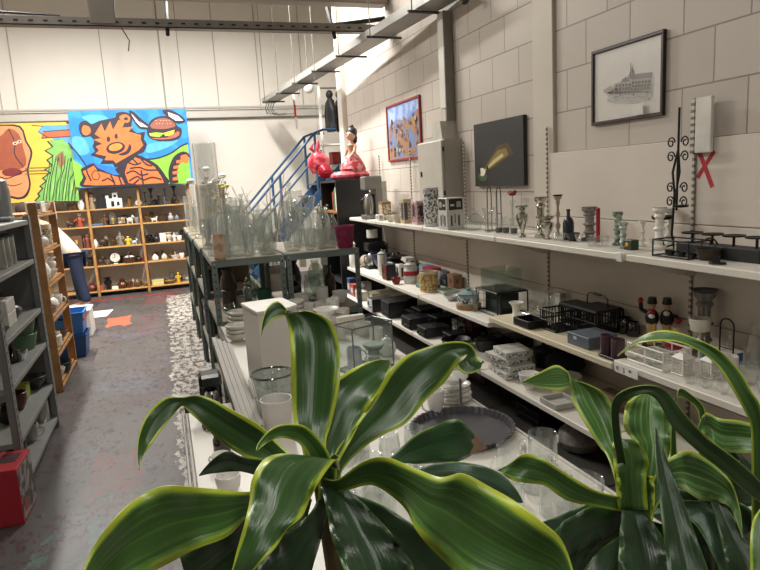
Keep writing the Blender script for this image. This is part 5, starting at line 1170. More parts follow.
put('cushion', 'cushion', 354, 178, 8, 40, 'bookcase_top', 'flat red cushion under the kneeling figurine on the black bookcase', 'cushion', pos=(2.4, 7.92))
for i, (y, c, hh, lb) in enumerate(((7.72, 'd98a2a', .26, 'orange book standing upright nearest the front in the black bookcase'), (7.78, 'e3dfd2', .3, 'cream book standing second in the black bookcase'), (7.85, '4a7a4a', .27, 'green book standing third in the black bookcase'), (7.92, '9e2f2a', .24, 'red book standing deepest in the black bookcase'))):
    t = thing('book', lb, 'book', (2.2, y, 1.43), 0, 'books in the black bookcase'); k_book(t, hh, .045, .17, c)
t = thing('vase', 'dark red bottle vase on the middle shelf of the black bookcase', 'vase', (2.2, 7.8, .98)); k_vessel(t, .34, .12, 'bottle', M('7a2420', .25))
# ------------------------------------------------------------------ middle shelf, far bays
put('vessel', 'enamel_jug', 363, 267, 23, 10, 'mid', 'white lidded jug at the far end of the middle shelf', 'jug', shape='bottle', mat=WHITE, lid=WHITE)
put('coffee', 'coffee_machine', 374, 268, 26, 15, 'mid', 'black coffee machine with a white tub on top', 'coffee machine', mat=BLACK, keep=True)
put('vessel', 'coffee_grinder', 388, 262, 22, 9, 'mid', 'slim black grinder behind the black coffee machine', 'grinder', shape='jar', mat=BLACK)
put('vessel', 'white_canister', 383, 275, 21, 9, 'mid', 'tall white canister in front of the black coffee machine', 'canister', shape='cyl', mat=WHITE, lid=M('8b8a86', .4), keep=True)
put('player', 'clock_radio', 394, 277, 15, 14, 'mid', 'black clock radio with red trim beside white canister', 'radio', d=.1, front=M('6a1f20', .3))
put('carton', 'carton', 401, 279, 15, 10, 'mid', 'small white carton with dark marks below the blue bowl', 'box', prints=[(.3, .6, .2, .8, M('3a3a3c'))])
put('vessel', 'jam_pot', 411, 283, 18, 14, 'mid', 'white jar with a broad red band', 'jar', shape='jar', mat=M('c9c8c2', .3), band=(.45, .7, M('a3242c', .5)), lid=M('b8b6b0', .4), keep=True)
put('vessel', 'mixing_bowl', 406, 266, 16, 20, 'mid', 'large dark blue bowl heaped with folded cloth', 'bowl', shape='bowl', mat=M('22304e', .35), band=(.9, 1.0, M('22304e', .35)))
put('vessel', 'mesh_cover', 404, 262, 12, 14, 'mid', 'pale mesh dome cover behind the dark blue bowl', 'cover', shape='egg', mat=M('b9ab9a', .7))
put('vessel', 'roasting_pan', 425, 268, 14, 16, 'mid', 'dark blue round pan behind the floral pot', 'pan', shape='tumbler', mat=M('1e2430', .3), lid=M('262a34', .3), keep=True)
put('vessel', 'pudding_bowl', 423, 270, 8, 11, 'mid', 'small white bowl beside the dark round pan', 'bowl', shape='bowl', mat=WHITE)
put('carton', 'carton', 438, 270, 16, 14, 'mid', 'white carton with black drawings on the middle shelf', 'box', prints=[(.2, .45, .2, .6, M('2c2c2e')), (.55, .85, .45, .8, M('3c3c3e'))], keep=True)
put('carton', 'tea_box', 432, 252, 14, 14, 'mid', 'upright wooden tea box standing against the shelf back', 'box', mat=M('8d6a4c', .6), prints=[(.3, .6, .4, .7, M('5c3c28'))], pos=(2.57, 5.32))
put('mug', 'floral_pot', 429, 291, 20, 18, 'mid', 'cream pot with orange floral pattern near the shelf edge', 'pot', shape='cyl', mat=M('cfc3a0', .35), band=(.08, .88, FLOR), rz=120, keep=True)
put('mug', 'mug', 442, 282, 13, 10, 'mid', 'grey white mug right of the floral pot', 'mug', shape='cyl', mat=M('a9a8ac', .35))
put('vessel', 'black_pot', 457, 268, 17, 24, 'mid', 'large round black pot at the shelf back', 'pot', shape='round', mat=BLACK, lid=BLACK)
put('carton', 'gift_box', 457, 279, 15, 20, 'mid', 'bright pink box with dark picture on the middle shelf', 'box', mat=M('a8395a', .5), prints=[(.15, .75, .2, .8, PRINT2)], d=.12, keep=True)
put('tray', 'serving_tray', 447, 292, 3, 20, 'mid', 'white tray with green edging beside the floral pot', 'tray', mat=M('b5c6b6', .4), d=.15)
put('vessel', 'cake_tin', 468, 291, 11, 21, 'mid', 'pale blue round tin standing on a wooden board', 'tin', shape='cyl', mat=M('a9bcbc', .35), band=(.3, .75, PRINT3), lid=M('7d9a98', .4), pos=(2.25, 4.42), dz=.025)
def k_board(T, h, w, **k):
    b = MB(); b.lathe([(0, 0), (w * .49, 0), (w * .5, h * .3), (w * .5, h * .7), (w * .49, h), (0, h)], 26); b.build('disc', M('a8834f', .6, 0, .2, 12), T)
    b = MB(); b.box(-.008, .008, w * .48, w * .62, h * .2, h * .8, .003); b.build('grip', M('a8834f', .6), T)
KINDS['board'] = k_board
put('board', 'cutting_board', 469, 299, 5, 25, 'mid', 'round wooden board under the pale blue tin', 'board', pos=(2.25, 4.42))
put('carton', 'carton', 470, 274, 14, 14, 'mid', 'light blue carton behind the pink box', 'box', mat=M('8fa0aa', .5), prints=[(.2, .7, .3, .7, M('c4ccd0'))], keep=True)
put('vessel', 'teapot_warmer', 481, 276, 13, 13, 'mid', 'dark rounded pot right of the light blue carton', 'pot', shape='round', mat=M('1a2026', .3))
put('carton', 'carton', 484, 279, 7, 13, 'mid', 'flat white carton before the dark rounded pot', 'box', prints=[(.2, .8, .3, .8, M('8f98a0'))])
put('carton', 'gadget_box', 495, 281, 10, 14, 'mid', 'black gadget box left of the green glass vase', 'box', mat=M('1d2424', .4), prints=[(.1, .5, .3, .7, M('3f6060'))])
put('book', 'book', 482, 284, 4, 24, 'mid', 'teal book lying below the light blue carton', 'book', mat='3f7a7c')
for x, y, h, w, lb in ((486, 309, 22, 10, 'cut crystal vase left of the pair by shelf joint'), (496, 311, 24, 11, 'cut crystal vase right of the pair by shelf joint')):
    put('vessel', 'crystal_vase', x, y, h, w, 'mid', lb, 'vase', shape='flare', mat=GLD, n=10)
def k_glasscube(T, h, w, **k):
    d = w * .8
    b = MB()
    for z in (.005, h - .008): b.tube([(-d / 2, -w / 2, z), (d / 2, -w / 2, z), (d / 2, w / 2, z), (-d / 2, w / 2, z)], .006, 5, True)
    for x in (-1, 1):
        for y in (-1, 1): b.tube([(x * d / 2, y * w / 2, 0), (x * d / 2, y * w / 2, h - .008)], .006, 5)
    b.build('frame', BLACK, T)
    b = MB(); b.box(-d / 2, d / 2, -w / 2, w / 2, h - .006, h, .001); b.build('glass_top', G('5f8474', .06, .1, .6), T)
KINDS['glasscube'] = k_glasscube
put('glasscube', 'glass_side_table', 519, 309, 24, 42, 'mid', 'low black framed stand with green glass top', 'stand', pos=(2.4, 4.16))
p_ = onz(519, 309, .735)
put('vessel', 'green_glass_vase', 517, 287, 22, 32, 'mid', 'flared green glass vase standing on the black framed stand', 'vase', shape='square', mat=GRN, pos=(2.4, 4.16), dz=.172)
put('carton', 'black_box', 519, 309, 20, 30, 'mid', 'dark box standing under the green glass vase stand', 'box', mat=M('171b1a', .4), prints=[(.1, .6, .3, .7, M('2c3f3a'))], pos=(2.41, 4.17), d=.16, rad=.01)
put('vessel', 'white_tub', 374, 243, 8, 11, 'mid', 'white tub lying on top of the black coffee machine', 'tub', shape='cyl', mat=WHITE, pos=tuple(onz(374, 268, .735)[:2]), dz=.372, rad=.01)
for i, (x, y, h, w, sh, c, lb) in enumerate(((395, 262, 18, 10, 'bottle', '2a2a2c', 'black flask standing behind the clock radio'), (417, 258, 14, 9, 'jar', 'b5a58a', 'beige jar behind the dark round pan'), (446, 262, 12, 9, 'cyl', '77756f', 'grey tin left of the large black pot'), (493, 268, 12, 12, 'round', '2a3034', 'dark round tin beyond the black gadget box'), (503, 300, 14, 8, 'tumbler', 'c2c6c4', 'pale beaker right of the cut crystal vases'), (474, 300, 9, 9, 'cup', 'c8c4ba', 'white cup before the cutting board'), (452, 300, 5, 16, 'plate', 'b8b6b0', 'white plate at the shelf edge by the floral pot'), (388, 285, 7, 9, 'cup', '8a2a2a', 'red cup at the shelf edge below white canister'))):
    put('vessel', 'container', x, y, h, w, 'mid', lb, 'container', shape=sh, mat=M(c, .35))
# ------------------------------------------------------------------ middle shelf, bay with baskets
put('vessel', 'scrolled_holder', 518, 316, 14, 15, 'mid1', 'white scrolled candle holder at left end of basket bay', 'candle holder', shape='flare', mat=WHITE)
put('vessel', 'ashtray', 531, 318, 7, 24, 'mid1', 'flat square clear glass ashtray near shelf edge', 'ashtray', shape='square', mat=GLD, t=.01)
put('vessel', 'storage_jar', 549, 311, 20, 12, 'mid1', 'clear glass storage jar left of the pale tall box', 'jar', shape='jar', mat=GLD, lid=GLD)
put('vessel', 'carafe', 556, 300, 22, 9, 'mid1', 'clear glass carafe in front of the pale tall box', 'carafe', shape='decanter', mat=GLD)
put('carton', 'carton', 563, 303, 22, 10, 'mid1', 'tall pale grey carton against the shelf back', 'box', mat=M('aaa59c', .5), prints=[(.2, .8, .5, .8, M('c9c5bd'))], pos=(2.58, 3.66))
put('vessel', 'salad_bowl', 545, 306, 10, 15, 'mid1', 'shallow clear glass bowl behind the ashtray', 'bowl', shape='bowl', mat=GLD)
put('tray', 'letter_tray', 549, 327, 8, 28, 'mid1', 'black rectangular tray near the edge before the wire baskets', 'tray', d=.14)
put('wirebasket', 'wire_basket', 570, 327, 20, 26, 'mid1', 'black wire basket nearest the rectangular tray', 'basket', d=.16, rad=.11)
put('wirebasket', 'wire_basket', 588, 321, 18, 24, 'mid1', 'black wire basket with flat lid against the back', 'basket', d=.14, lid=True, rad=.1)
put('wirebasket', 'wire_basket', 616, 325, 22, 36, 'mid1', 'black lidded wire basket with an arched carrying handle', 'basket', d=.2, lid=True, handle=True, rad=.13)
put('carton', 'flat_gift_box', 587, 345, 12, 34, 'mid1', 'flat blue grey box lying near the shelf edge', 'box', mat=M('5a616c', .5), prints=[(.55, .7, .55, .8, M('c9c9cc'))], d=.2, rad=.14)
PURP = M('5a4148', .25)
put('tray', 'round_tray', 612, 353, 3, 36, 'mid1', 'dark tray under the three purple brown tumblers', 'tray', d=.09, mat=M('2f2528', .3), pos=(2.2, 2.615), rad=.01)
for k_, (x, y, lb) in enumerate(((2.2, 2.70, 'purple brown tumbler farthest along the dark tray'), (2.2, 2.615, 'purple brown tumbler in the middle of the dark tray'), (2.2, 2.53, 'purple brown tumbler nearest on the dark tray'))):
    put('vessel', 'tumbler', 612, 353, 19, 13, 'mid1', lb, 'tumbler', shape='cyl', mat=PURP, pos=(x, y), dz=.011, group='purple brown tumblers on the tray', rad=.01)
put('vessel', 'purple_glass_jar', 628, 332, 16, 13, 'mid1', 'dark purple glass jar behind the tumblers', 'jar', shape='jar', mat=PURPLE)
put('vessel', 'purple_glass_jar', 640, 331, 14, 12, 'mid1', 'dark purple glass jar beside the white card', 'jar', shape='jar', mat=PURPLE)
put('carton', 'card', 648, 318, 16, 11, 'mid1', 'blank white card standing behind the purple jars', 'card', mat=M('cfcac2', .6), d=.01, pos=(2.6, 2.68), rad=.01)
def k_cooks(T, h, w, **k):
    b = MB()
    for y in (-.2, .2): b.box(-w * .12, w * .12, y * w - w * .12, y * w + w * .12, 0, h * .5, .006)
    b.build('yellow_trousers', M('b5935a', .5), T)
    b = MB()
    for y in (-.2, .2): b.ball(0, y * w, h * .58, w * .17, w * .2, h * .18)
    b.tube([(0, .3 * w, h * .66), (0, .5 * w, h * .74), (0, .52 * w, h * .9)], w * .06, 6); b.tube([(0, -.3 * w, h * .66), (0, -.46 * w, h * .62), (-.1 * w, -.5 * w, h * .56)], w * .06, 6); b.build('black_coats', BLACK, T)
    b = MB()
    for y in (-.2, .2): b.ball(-w * .03, y * w, h * .82, w * .1, w * .1, h * .08)
    b.build('heads', M('d0a287', .5), T)
    b = MB()
    for y in (-.2, .2): b.lathe([(w * .14, h * .87), (w * .13, h * .91), (w * .11, h), (0, h)], 12, 0, y * w)
    b.build('hats', BLACK, T)
    b = MB(); b.ball(-w * .1, .2 * w, h * .71, w * .09, w * .1, h * .05); b.ball(0, .52 * w, h * .93, w * .08, w * .08, h * .06); b.ball(-w * .1, -.5 * w, h * .56, w * .1, w * .1, h * .07); b.build('red_scarves', M('a8303c', .6), T)
    b = MB(); b.ball(-w * .14, -.2 * w, h * .7, w * .06, w * .09, h * .05); b.ball(-w * .14, .2 * w, h * .63, w * .05, w * .09, h * .05); b.build('white_fronts', WHITE, T)
    b = MB(); b.box(-w * .2, w * .2, -w * .46, w * .46, -.0, h * .04, .003); b.build('foot_board', DWOOD, T)
KINDS['cooks'] = k_cooks
put('cooks', 'wooden_figure_pair', 660, 333, 44, 31, 'mid1', 'painted wooden pair of figures in black coats and red scarves', 'figurine', rz=42, pos=(2.56, 2.7), rad=.08); ITEMS[-1]['m'] = (.28, .19)
put('teapot', 'red_pot', 672, 337, 17, 20, 'mid0', 'small red teapot with yellow lid beside the wooden figures', 'teapot', mat=M('9a1f2c', .3), lidmat=M('d9b02a', .4), pos=(2.46, 2.49), rad=.06); ITEMS[-1]['m'] = (0.145, 0.13)
put('stick', 'tall_candlestick', 704, 340, 56, 26, 'mid0', 'tall silver grey candlestick with wide dark dish', 'candlestick', mat=M('8d8a86', .3, .7), dish=M('2b2c30', .4), shape='stick2', pos=(2.57, 2.41), rad=.05); ITEMS[-1]['m'] = (0.345, 0.135)
put('vessel', 'white_pierced_bowl', 696, 343, 30, 19, 'mid0', 'white pierced bowl raised on a slender stem', 'bowl', shape='pedestal', mat=M('d3cdbf', .4), pos=(2.47, 2.34), rad=.05); ITEMS[-1]['m'] = (0.22, 0.105)
put('wirebasket', 'white_wire_basket', 650, 362, 20, 44, 'mid0', 'white wire basket around a clear glass oven dish', 'basket', mat=WHITE, d=.17, pos=(2.27, 2.4), rad=.12, step=.11, wire=.004); ITEMS[-1]['m'] = (0.095, 0.24)
put('vessel', 'glass_oven_dish', 650, 361, 13, 38, 'mid0', 'clear glass oven dish inside the white wire basket', 'dish', shape='square', mat=GLD, pos=(2.27, 2.4), dz=.013, rad=.01, t=.006); ITEMS[-1]['m'] = (0.06, .14)
put('lantern', 'white_lantern', 681, 370, 27, 15, 'mid0', 'white pierced metal lantern, left of the pair near shelf edge', 'lantern', pos=(2.25, 2.225), rad=.05); ITEMS[-1]['m'] = (0.125, 0.075)
put('lantern', 'white_lantern', 701, 373, 26, 14, 'mid0', 'white pierced metal lantern, partly behind the arching leaf', 'lantern', pos=(2.32, 2.13), rad=.05); ITEMS[-1]['m'] = (0.125, 0.07)
put('carton', 'carton', 712, 351, 14, 26, 'mid0', 'white and blue carton lying behind the lanterns', 'box', prints=[(.1, .5, .2, .9, M('2f5f9e', .5)), (.7, .95, .1, .9, M('2f5f9e', .5))], mat=WHITE, d=.14, pos=(2.51, 2.24), rad=.08); ITEMS[-1]['m'] = (0.075, 0.12)
put('vessel', 'white_pot', 718, 362, 18, 17, 'mid0', 'plain white pot below the white and blue carton', 'pot', shape='cyl', mat=WHITE, pos=(2.43, 2.13), rad=.04); ITEMS[-1]['m'] = (0.085, 0.08)
for x, y, h, w, px_, lb in ((2.56, 2.2, 30, 10, (2.58, 2.26), 'clear glass bottle beside the tall grey candlestick'), (2.57, 2.0, 48, 13, (2.58, 2.13), 'tall clear glass bottle in the wire stand'), (2.5, 1.8, 50, 17, (2.55, 1.99), 'large clear glass jar at the right picture edge')):
    put('vessel', 'glass_bottle', 740, 350, h, w, 'mid0', lb, 'bottle', shape='bottle' if w < 17 else 'jar', mat=GLD, pos=px_, rad=.05)
put('wirestand', 'bottle_stand', 728, 345, 50, 16, 'mid0', 'black wire bottle stand near the right picture edge', 'stand', pos=(2.49, 2.2), rad=.03)
for i, (x, y, h, w, lb) in enumerate(((2.18, 2.11, 11, 13, 'tiny clear crystal glass first along the shelf edge'), (2.19, 2.03, 13, 13, 'tiny clear crystal glass second along the shelf edge'), (2.19, 1.94, 17, 15, 'clear tumbler third along the shelf edge'), (2.29, 1.97, 17, 15, 'clear glass cup behind the third edge tumbler'), (2.38, 1.98, 22, 18, 'clear glass tankard under the arching leaf'), (2.25, 1.78, 26, 22, 'wide clear glass bowl at right end of shelf edge'))):
    put('vessel', 'crystal_glass', 700, 380, h, w, 'mid0', lb, 'glass', shape=('tumbler', 'cup', 'bowl')[i % 3], mat=GLD, pos=(x, y), rad=.035)
# ------------------------------------------------------------------ low shelf
for i, (x, y, h, w, c, lb) in enumerate(((349, 288, 16, 10, '2c4470', 'dark blue box file at the far end of low shelf'), (355, 291, 12, 12, 'a8453a', 'red box beside the dark blue one on low shelf'), (362, 296, 9, 14, 'c9c5bc', 'white carton before the red box on low shelf'), (358, 284, 10, 10, 'b5b2aa', 'pale carton behind the red box on low shelf'), (373, 296, 8, 14, 'a9a68c', 'olive patterned carton left of the video players'))):
    put('carton', 'carton', x, y + 4, h, w, 'low', lb, 'box', mat=M(c, .5), prints=[(.2, .8, .3, .7, M('d0ccc2'))])
put('player', 'white_player', 372, 311, 13, 16, 'low', 'white fronted player at the left of black appliances', 'player', mat=M('2a2a2c', .4), front=M('c8ccd0', .4))
for i, (x, y, h, w, lb) in enumerate(((391, 316, 16, 24, 'black video player with silver edge, first in the row'), (403, 309, 12, 24, 'black player lying behind the first video player'), (408, 326, 11, 24, 'flat black player second along the low shelf edge'), (421, 322, 14, 24, 'thick black appliance behind the second flat player'), (425, 336, 10, 22, 'flat black player third along the low shelf edge'), (444, 328, 14, 22, 'black boxy appliance under the crystal vases'))):
    put('player', 'video_player', x, y, h, w, 'low', lb, 'player', d=.24, mat=M(('151517', '1c1d1f', '101012')[i % 3], .4), rad=.13)
put('pan', 'frying_pan', 434, 347, 8, 30, 'low', 'black pan at low shelf edge beside the flat players', 'pan', rz=200)
put('carton', 'printed_carton', 459, 336, 18, 13, 'low', 'grey printed carton beside dark red box on low shelf', 'box', mat=M('8b8884', .5), prints=[(.1, .9, .1, .9, PRINT3)])
put('carton', 'dark_red_box', 473, 338, 26, 15, 'low', 'dark red box standing tall on the low shelf', 'box', mat=M('4a1c22', .5), prints=[(.2, .8, .5, .8, M('6a3038'))])
put('pan', 'saucepan', 487, 350, 12, 24, 'low', 'black saucepan left of the white stacked cartons', 'pan', rz=150, lid=SMOKE)
put('pan', 'saucepan', 505, 340, 16, 26, 'low', 'large black saucepan behind the white stacked cartons', 'pan', pos=(2.5, 3.75), rz=100, lid=BLACK)

q = onz(500, 372, .396)
for i, (dx, dy, w_, lb) in enumerate(((0, 0, .30, 'flat white carton at the bottom of the low shelf stack'), (.01, -.02, .27, 'flat white carton second from the bottom of stack'), (.0, .02, .28, 'flat white carton third from the bottom of stack'), (.02, -.01, .22, 'flat white carton on top of the low shelf stack'))):
    t = thing('flat_carton', lb, 'box', (2.2 + dx, 3.72 + dy, .397 + .0465 * i), .1 * (i % 3 - 1), 'flat white cartons stacked on the low shelf'); k_carton(t, .045, w_, .2, M('c9c6bd', .5), [(.1, .9, .25, .7, PRINT3)])
put('vessel', 'white_bowl', 516, 382, 16, 21, 'low', 'white ribbed bowl at the edge of the low shelf', 'bowl', shape='bowl', mat=CHINA, band=(.3, .6, M('c9c7c0', .3)), pos=(2.14, 3.38))
put('pan', 'white_casserole', 535, 376, 17, 34, 'low', 'white casserole with a side handle right of white bowl', 'casserole', mat=M('c6c2b8', .3), rz=120, pos=(2.3, 3.22))
put('tray', 'patterned_tray', 562, 404, 6, 28, 'low', 'pale grey tray with loops at the low shelf edge', 'tray', mat=M('b9b6ae', .4), d=.16)
put('carton', 'carton', 612, 408, 16, 28, 'low', 'brown carton far along the low shelf behind the plant', 'box', mat=M('8a7460', .6), prints=[(.2, .7, .3, .7, M('a8957c'))])
put('vessel', 'fabric_bag', 540, 352, 26, 40, 'low', 'dark blue cloth bag against the back of low shelf', 'bag', shape='round', mat=M('161a26', .8), pos=(2.5, 3.5), rad=.1)
for i, (x, y, h, w, lb) in enumerate(((416, 318, 9, 20, 'black lead bundle between the flat players on low shelf'), (452, 344, 9, 20, 'black adapter box near the black pan on low shelf'), (480, 330, 14, 22, 'black appliance behind the dark red box on low shelf'), (496, 345, 10, 20, 'black toaster left of the stacked flat cartons'), (520, 350, 16, 24, 'black heater behind the stacked flat cartons'))):
    put('player', 'appliance', x, y, h, w, 'low', lb, 'appliance', d=.16, mat=M(('17181a', '0f1012', '1e1f22')[i % 3], .4), rad=.08)
for i, (x, y, h, w, sh, lb) in enumerate(((548, 388, 8, 22, 'plate', 'pale plate beside the white casserole'), (583, 402, 8, 26, 'bowl', 'pale bowl behind the patterned tray'), (602, 418, 8, 26, 'plate', 'pale plate right of the patterned tray'))):
    put('vessel', 'crockery', x, y, h, w, 'low', lb, 'plate', shape=sh, mat=M('b5b1a8', .35))
# floor level under the low shelf
put('wirebasket', 'dish_rack', 524, 397, 14, 44, 'base', 'black wire dish rack on the bottom of the shelving', 'rack', d=.28, rad=.17)
put('vessel', 'plastic_bag', 570, 452, 30, 44, 'base', 'crumpled pale plastic bag under the low shelf', 'bag', shape='round', mat=M('8c8680', .5, 0, .3, 18, .5), rad=.14)
put('wirebasket', 'wire_crate', 545, 420, 16, 40, 'base', 'black wire crate before the pale plastic bag', 'crate', d=.28, rad=.16)
put('carton', 'carton', 490, 378, 14, 30, 'base', 'dark carton on the bottom beyond the wire dish rack', 'box', mat=M('3a3632', .6), prints=[(.2, .7, .3, .7, M('57524c'))], d=.25)
# ------------------------------------------------------------------ kitchenware table
FIX = dict(rad=.02)
def k_hexbox(T, h, w, **k):
    r = w / 2
    def hexa(s): return [(r * s * a, r * s * c) for a, c in ((-1, -.4), (-.7, -.8), (.92, -.8), (1, -.7), (1, .7), (-1, .7))]
    b = MB(); b.prism(hexa(.98), 0, h * .97); b.build('cabinet_body', M('d3cfc6', .45, 0, .04, 2), T, smooth=0)
    b = MB(); b.prism(hexa(1.03), h * .97, h); b.build('top_plate', M('e3e0d8', .4), T, smooth=0)
    b = MB(); b.box(-r * 1.0, -r * .9, -r * .55, -r * .5, h * .4, h * .55, .002); b.build('catch', GREYP, T)
KINDS['hexbox'] = k_hexbox
put('hexbox', 'white_cabinet', 263, 404, 76, 55, 'table2', 'white six sided cabinet standing on the table in front of rack', 'cabinet', pos=(.44, 3.0), rz=8, rad=.09)
def k_bucket(T, h, w, **k):
    b = MB(); b.lathe(hollow('tumbler', h, w, .006), 28); b.build('bucket_body', G('c6d2cf', .08, .1, .6), T)
    b = MB(); b.tube([(math.cos(2 * PI * i / 28) * w * .5, math.sin(2 * PI * i / 28) * w * .5, h) for i in range(28)], .005, 6, True); b.build('rim', G('7f8d8a', .1, .2, .7), T)
KINDS['bucket'] = k_bucket
put('bucket', 'glass_bucket', 274, 421, 42, 42, 'table', 'clear glass bucket filled with mugs before the white cabinet', 'bucket', pos=(.36, 2.52), rad=.1)
for i, (dx, dy, lb) in enumerate(((-.03, -.01, 'clear glass mug inside the glass bucket, left one'), (.035, .02, 'clear glass mug inside the glass bucket, right one'))):
    put('mug', 'glass_mug', 270, 400, 26, 12, 'table', lb, 'mug', shape='cyl', mat=GLD, pos=(.345 + dx, 2.52 + dy), dz=.07, rad=.001, rz=i * 150)
put('vessel', 'white_planter', 281, 430, 36, 32, 'table', 'white tapered bowl before the glass bucket', 'bowl', shape='tumbler', mat=M('dad8d2', .35), pos=tuple(onz(279, 433, TZ)[:2]), rad=.06)
t = thing('slat_bundle', 'bundle of long grey white slats leaning along the left table edge', 'slats', (0, 0, 0))
for i in range(4):
    b = MB(); A = ony(214 + i * 5, 341 + i * 2, 3.35); B = Vector((.205 + i * .021, 2.3, .877)); D_ = (B - A)
    n = D_.normalized(); u = Vector((0, 0, 1)).cross(n).normalized(); v = n.cross(u)
    V = [A + u * sx * .01 + v * sv * .022 for sx, sv in ((-1, -1), (1, -1), (1, 1), (-1, 1))] + [B + u * sx * .01 + v * sv * .022 for sx, sv in ((-1, -1), (1, -1), (1, 1), (-1, 1))]
    b.add(V, [(0, 1, 2, 3), (4, 5, 6, 7), (0, 1, 5, 4), (1, 2, 6, 5), (2, 3, 7, 6), (3, 0, 4, 7)]); b.build('slat', M('857e70', .55, 0, .15, 6), t)
put('coffee', 'filter_machine', 209, 408, 42, 22, 'table', 'black filter coffee machine at the left edge of the table', 'coffee machine', mat=BLACKG, pos=(.115, 2.66), rad=.06)
def k_headset(T, h, w, **k):
    b = MB(); b.tube([(math.cos(2 * PI * j / 24) * w * .5, math.sin(2 * PI * j / 24) * w * .3, .006 + .01 * (j % 2)) for j in range(24)], .005, 6, True); b.tube([(w * .3, 0, .01), (w * .6, .02, .03), (w * .55, .08, .06)], .005, 6); b.build('coil', BLACK, T)
    b = MB(); b.box(w * .5, w * .66, .06, .1, .05, .08, .004); b.build('plug', BLACK, T)
KINDS['headset'] = k_headset
put('headset', 'power_cord', 204, 418, 10, 30, 'table', 'black coiled cord beside the black filter machine', 'cord', pos=(.1, 2.5), rad=.03)
put('mug', 'mug', 220, 490, 20, 25, 'table', 'white mug at the left table edge nearest the plant', 'mug', shape='cup', pos=(.105, 1.9), rz=20)
put('mug', 'mug', 214, 462, 14, 19, 'table', 'white cup behind the nearest white mug on left edge', 'cup', shape='bowl', pos=(.1, 2.1), rz=60)
put('vessel', 'preserve_jar', 213, 455, 18, 17, 'table', 'small brown preserve jar with white lid on left edge', 'jar', shape='jar', mat=G('6b4a3c', .1, .1, .5), lid=WHITE, pos=(.115, 2.24), rad=.03)
put('vessel', 'saucer', 234, 455, 6, 18, 'table', 'pale grey saucer beside the small brown jar', 'saucer', shape='plate', mat=M('b5b2ac', .3), pos=(.2, 2.1))
# rear of table, in front of the racks
for i, (x, y, h, w, sh, lb) in enumerate(((308, 312, 14, 11, 'cup', 'white mug left of the white funnel pot'), (318, 308, 18, 12, 'cyl', 'white beaker behind the white funnel pot'), (326, 314, 14, 12, 'cup', 'white mug just behind the white funnel pot'), (306, 324, 8, 12, 'cup', 'low white cup beside the upright leaf'))):
    put('mug' if sh in ('cup', 'cyl') else 'vessel', 'mug' if sh in ('cup', 'cyl') else 'bowl' if sh == 'bowl' else 'plate', x, y, h, w, 'table2', lb, 'mug' if sh in ('cup', 'cyl') else sh, shape=sh, mat=CHINA)
put('vessel', 'funnel_pot', 332, 330, 22, 26, 'table2', 'white flared pot with wide rim behind the glass tank', 'pot', shape='flare', mat=CHINA)
put('vessel', 'glass_vase', 331, 352, 30, 16, 'table2', 'clear glass vase below the white flared pot', 'vase', shape='cyl', mat=GLD)
put('carton', 'flat_carton', 354, 330, 16, 28, 'table2', 'plain white carton leaning behind the glass tank', 'box', mat=M('dcd8cc', .5), prints=[(.05, .95, .1, .14, M('c5c1b5'))], d=.05)
put('vessel', 'green_canister', 352, 310, 14, 9, 'table2', 'small green canister by the right rack post', 'canister', shape='cyl', mat=M('4a7a66', .4), lid=M('b9c9c0', .4))
put('figure', 'china_figurine', 341, 308, 18, 9, 'table2', 'white china figurine beside the right rack post', 'figurine', body='d8d2c8', head='d8d2c8')
def k_tank(T, h, w, **k):
    d = w * .62
    b = MB(); b.box(-d / 2, d / 2, -w / 2, w / 2, 0, .004, 0)
    for s in (-1, 1): b.box(s * d / 2 - .002, s * d / 2 + .002, -w / 2, w / 2, .004, h, 0); b.box(-d / 2, d / 2, s * w / 2 - .002, s * w / 2 + .002, .004, h, 0)
    b.build('glass_walls', G('dfe8e6', .06, .08, .5), T, smooth=0)
    b = MB()
    for z in (.004, h): b.tube([(-d / 2, -w / 2, z), (d / 2, -w / 2, z), (d / 2, w / 2, z), (-d / 2, w / 2, z)], .004, 5, True)
    for x in (-1, 1):
        for y in (-1, 1): b.tube([(x * d / 2, y * w / 2, 0), (x * d / 2, y * w / 2, h)], .004, 5)
    b.build('metal_edges', M('6f7a78', .3, .7), T)
KINDS['tank'] = k_tank
put('tank', 'glass_tank', 368, 374, 46, 49, 'table2', 'open rectangular glass tank with metal edges', 'tank', pos=(.9, 2.95), rz=20, rad=.14)
put('stick', 'cake_stand', 378, 366, 22, 22, 'table2', 'pale green candle bowl inside the glass tank', 'bowl', shape='stick2', mat=M('a9bcae', .3), pos=(.95, 2.95), dz=.006, rad=.001)
put('mug', 'mug', 357, 366, 20, 15, 'table2', 'white printed mug inside the glass tank', 'mug', shape='cyl', mat=M('b9bcc8', .3), pos=(.85, 2.97), dz=.006, rad=.001, rz=-90)
put('teapot', 'white_teapot', 401, 360, 22, 26, 'table2', 'white rounded teapot right of the glass tank', 'teapot', pos=(1.075, 3.1), rad=.06)
for i, (x, y, n, w) in enumerate(((.42, 4.2, 4, .17), (.62, 4.22, 3, .15), (.8, 4.2, 5, .14), (.36, 3.9, 3, .14), (.55, 3.95, 2, .16), (.72, 3.72, 3, .14), (.9, 4.02, 2, .12))):
    sn = ('first', 'second', 'third', 'fourth', 'fifth', 'sixth', 'seventh')[i]
    for j in range(n):
        t = thing('china_bowl', 'white china bowl, level %s in the %s stack before the racks' % (('one', 'two', 'three', 'four', 'five')[j], sn), 'bowl', (x, y, TZ + .001 + .027 * j), 0, 'white bowls stacked before the racks'); k_vessel(t, .05, w - .003 * j, 'bowl', M('d9d6cd', .3))
